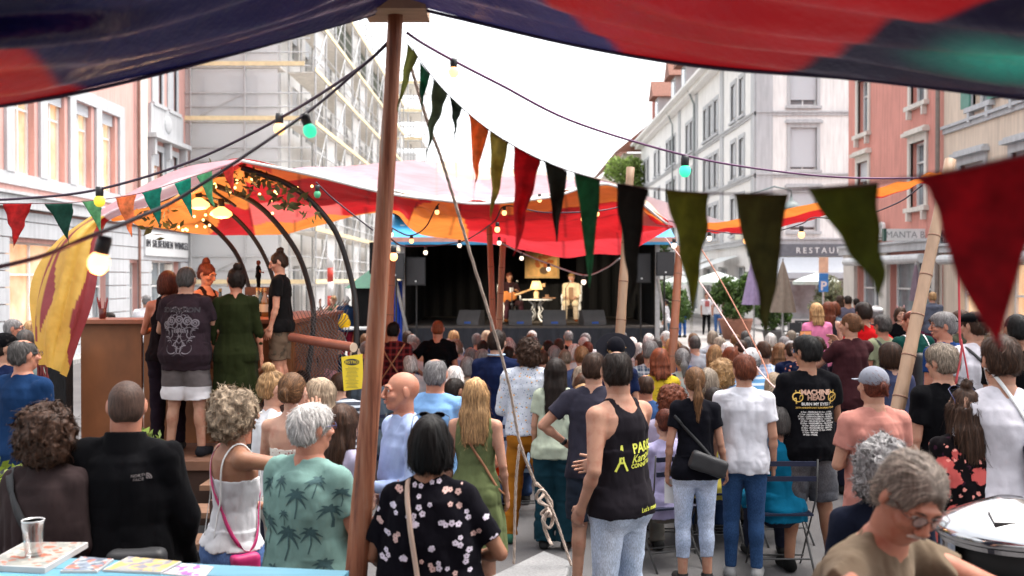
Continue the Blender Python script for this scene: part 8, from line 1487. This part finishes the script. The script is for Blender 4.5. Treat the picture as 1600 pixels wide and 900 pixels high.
for k in range(700):
    Y = rs.choice((9.4, 10.4, 11.4, 12.4, 13.4, 14.4, 15.4, 16.4, 17.2)) + rs.uniform(-.15, .15); px = rs.uniform(600, 1235) if Y < 12.8 else rs.uniform(565, 1240)
    if all(abs(px - a) * Y / FPX > .5 or abs(Y - c_) > .75 for a, c_ in taken) and len(AUD) < 150:
        taken.append((px, Y)); sx = rs.choice('mf'); hs_ = rs.choice(('short', 'balding') if sx == 'm' else ('bob', 'bob', 'long')); hcl = rs.choice(hcs); tn = rs.choice(list(tcs) + ['white', 'pale blue', 'white', 'beige', 'blue']); nm2 = {'grey': 'grey', 'white': 'white', 'dgrey': 'dark grey', 'brown': 'brown', 'light': 'light brown', 'ash': 'ash blond', 'dark': 'dark', 'gblond': 'dark blond', 'blond': 'blond'}[hcl]
        seat(px, 435 + .91 * FPX / Y, hs_, hcl, tcs[tn], '%s%s haired %s in %s' % ({'balding': 'balding ', 'long': 'long '}.get(hs_, ''), nm2, 'man' if sx == 'm' else 'woman', tn), sx, Y, rs.uniform(-12, 12), 'tee', None, 0, rs.choice(('p', 'l', 'r')))
ROWN = [(9.9, 'in rearmost row'), (11.0, 'in rear block'), (12.1, 'in middle row'), (13.1, 'in sixth row'), (14.2, 'in fifth row'), (15.1, 'in third row'), (16.1, 'in second row'), (99, 'in front row')]
ORD = ['first', 'second', 'third', 'fourth', 'fifth', 'sixth', 'seventh', 'eighth', 'ninth', 'tenth', 'eleventh', 'twelfth', 'thirteenth', 'fourteenth', 'fifteenth', 'sixteenth', 'seventeenth', 'eighteenth', 'nineteenth', 'twentieth'] + ['number %d' % k for k in range(21, 60)]
rowc = {}
for a in sorted(AUD, key=lambda q: q[0]):
    px, yt, hair, hcol, top, desc, sex, Y, yaw, tk, pat, det, skin, ch = a; rn = next(n_ for y_, n_ in ROWN if Y < y_); i_ = rowc.get(rn, 0); rowc[rn] = i_ + 1
    if tk == 'tee' and pat is None and det == 0 and hair not in ('short', 'bob', 'long', 'balding'): hair = {'thick': 'short', 'curly': 'bob'}.get(hair, hair)
    K_ = seat_kind(sex, hair, tk, pat, det, i_ % 3 if det == 0 and hair in ('short', 'bob') else 0); r_ = K_[0] if not K_[1] else copy_tree(K_[0]); K_[1] = True
    top_z = CH - (yt - HY) / FPX * Y; s_ = max(.88, min(1.16, top_z / 1.31)); r_.location = (P(px, 0, Y).x, Y, 0); r_.rotation_euler = (0, 0, R(yaw)); r_.scale = (s_, s_, s_)
    for c_ in r_.children:
        nme = c_.name.split('.')[0]
        if nme == 'body': c_.color = (*SK[skin], 1)
        elif nme == 'hair': c_.color = (*HC[hcol], 1)
        elif nme in ('shirt', 'hoodie', 'jacket'): c_.color = (*top, 1)
        elif nme == 'trousers': c_.color = (*rs.choice(((.04, .045, .07), (.2, .19, .17), (.06, .1, .2), (.3, .28, .25))), 1)
    tag(r_, '%s, %s from left %s' % (desc, ORD[i_], rn), 'person', AG)
    if ch or Y < 10.2:
        o = fch if not fch_used[0] else copy_tree(fch); fch_used[0] = True; o.location = (P(px, 0, Y).x, Y - .02, .0); o.rotation_euler = (0, 0, R(yaw)); tag(o, 'folding chair under the ' + ' '.join(desc.split()[:9]), 'chair', 'folding chairs of the audience')
    if 'white cap' in desc:
        Bx = Body(); Bx.Mh = Matrix.Translation((0, .012, 1.2)); Bx.s = 1; Bx.root = r_; hat_cap(Bx, (.62, .62, .62), 'cap')
    if 'teal scarf' in desc: b = MB(); b.lathe([(.08, 0), (.11, .02), (.07, .06)], (0, -.01, 1.02), 18); b.build('scarf', mat('teal_scarf', (.01, .25, .28), .8), r_, True)
for px in np.linspace(560, 1230, 0): pass

for i, (px, Y) in enumerate(((800, 24.3), (884, 24.2))):
    c = P(px, 0, Y); t = empty('microphone_stand', (c.x, Y, SZ), 0, ('thin microphone stand in front of the guitarist', 'thin microphone stand in front of the man in the straw hat')[i], 'microphone stand', 'microphone stands on the stage'); b = MB(); b.tube([(0, 0, 0), (0, 0, .85)], .011, 6); b.tube([(0, 0, .85), (.12, .3, 1.0)], .008, 6)
    for a_ in (0, 2.1, 4.2): b.tube([(0, 0, .08), (.22 * math.cos(a_), .22 * math.sin(a_), .01)], .009, 6)
    b.build('stand', BLACKP, t); b = MB(); b.sph((.13, .32, 1.01), (.025, .04, .025)); b.build('microphone', STEEL, t, True)
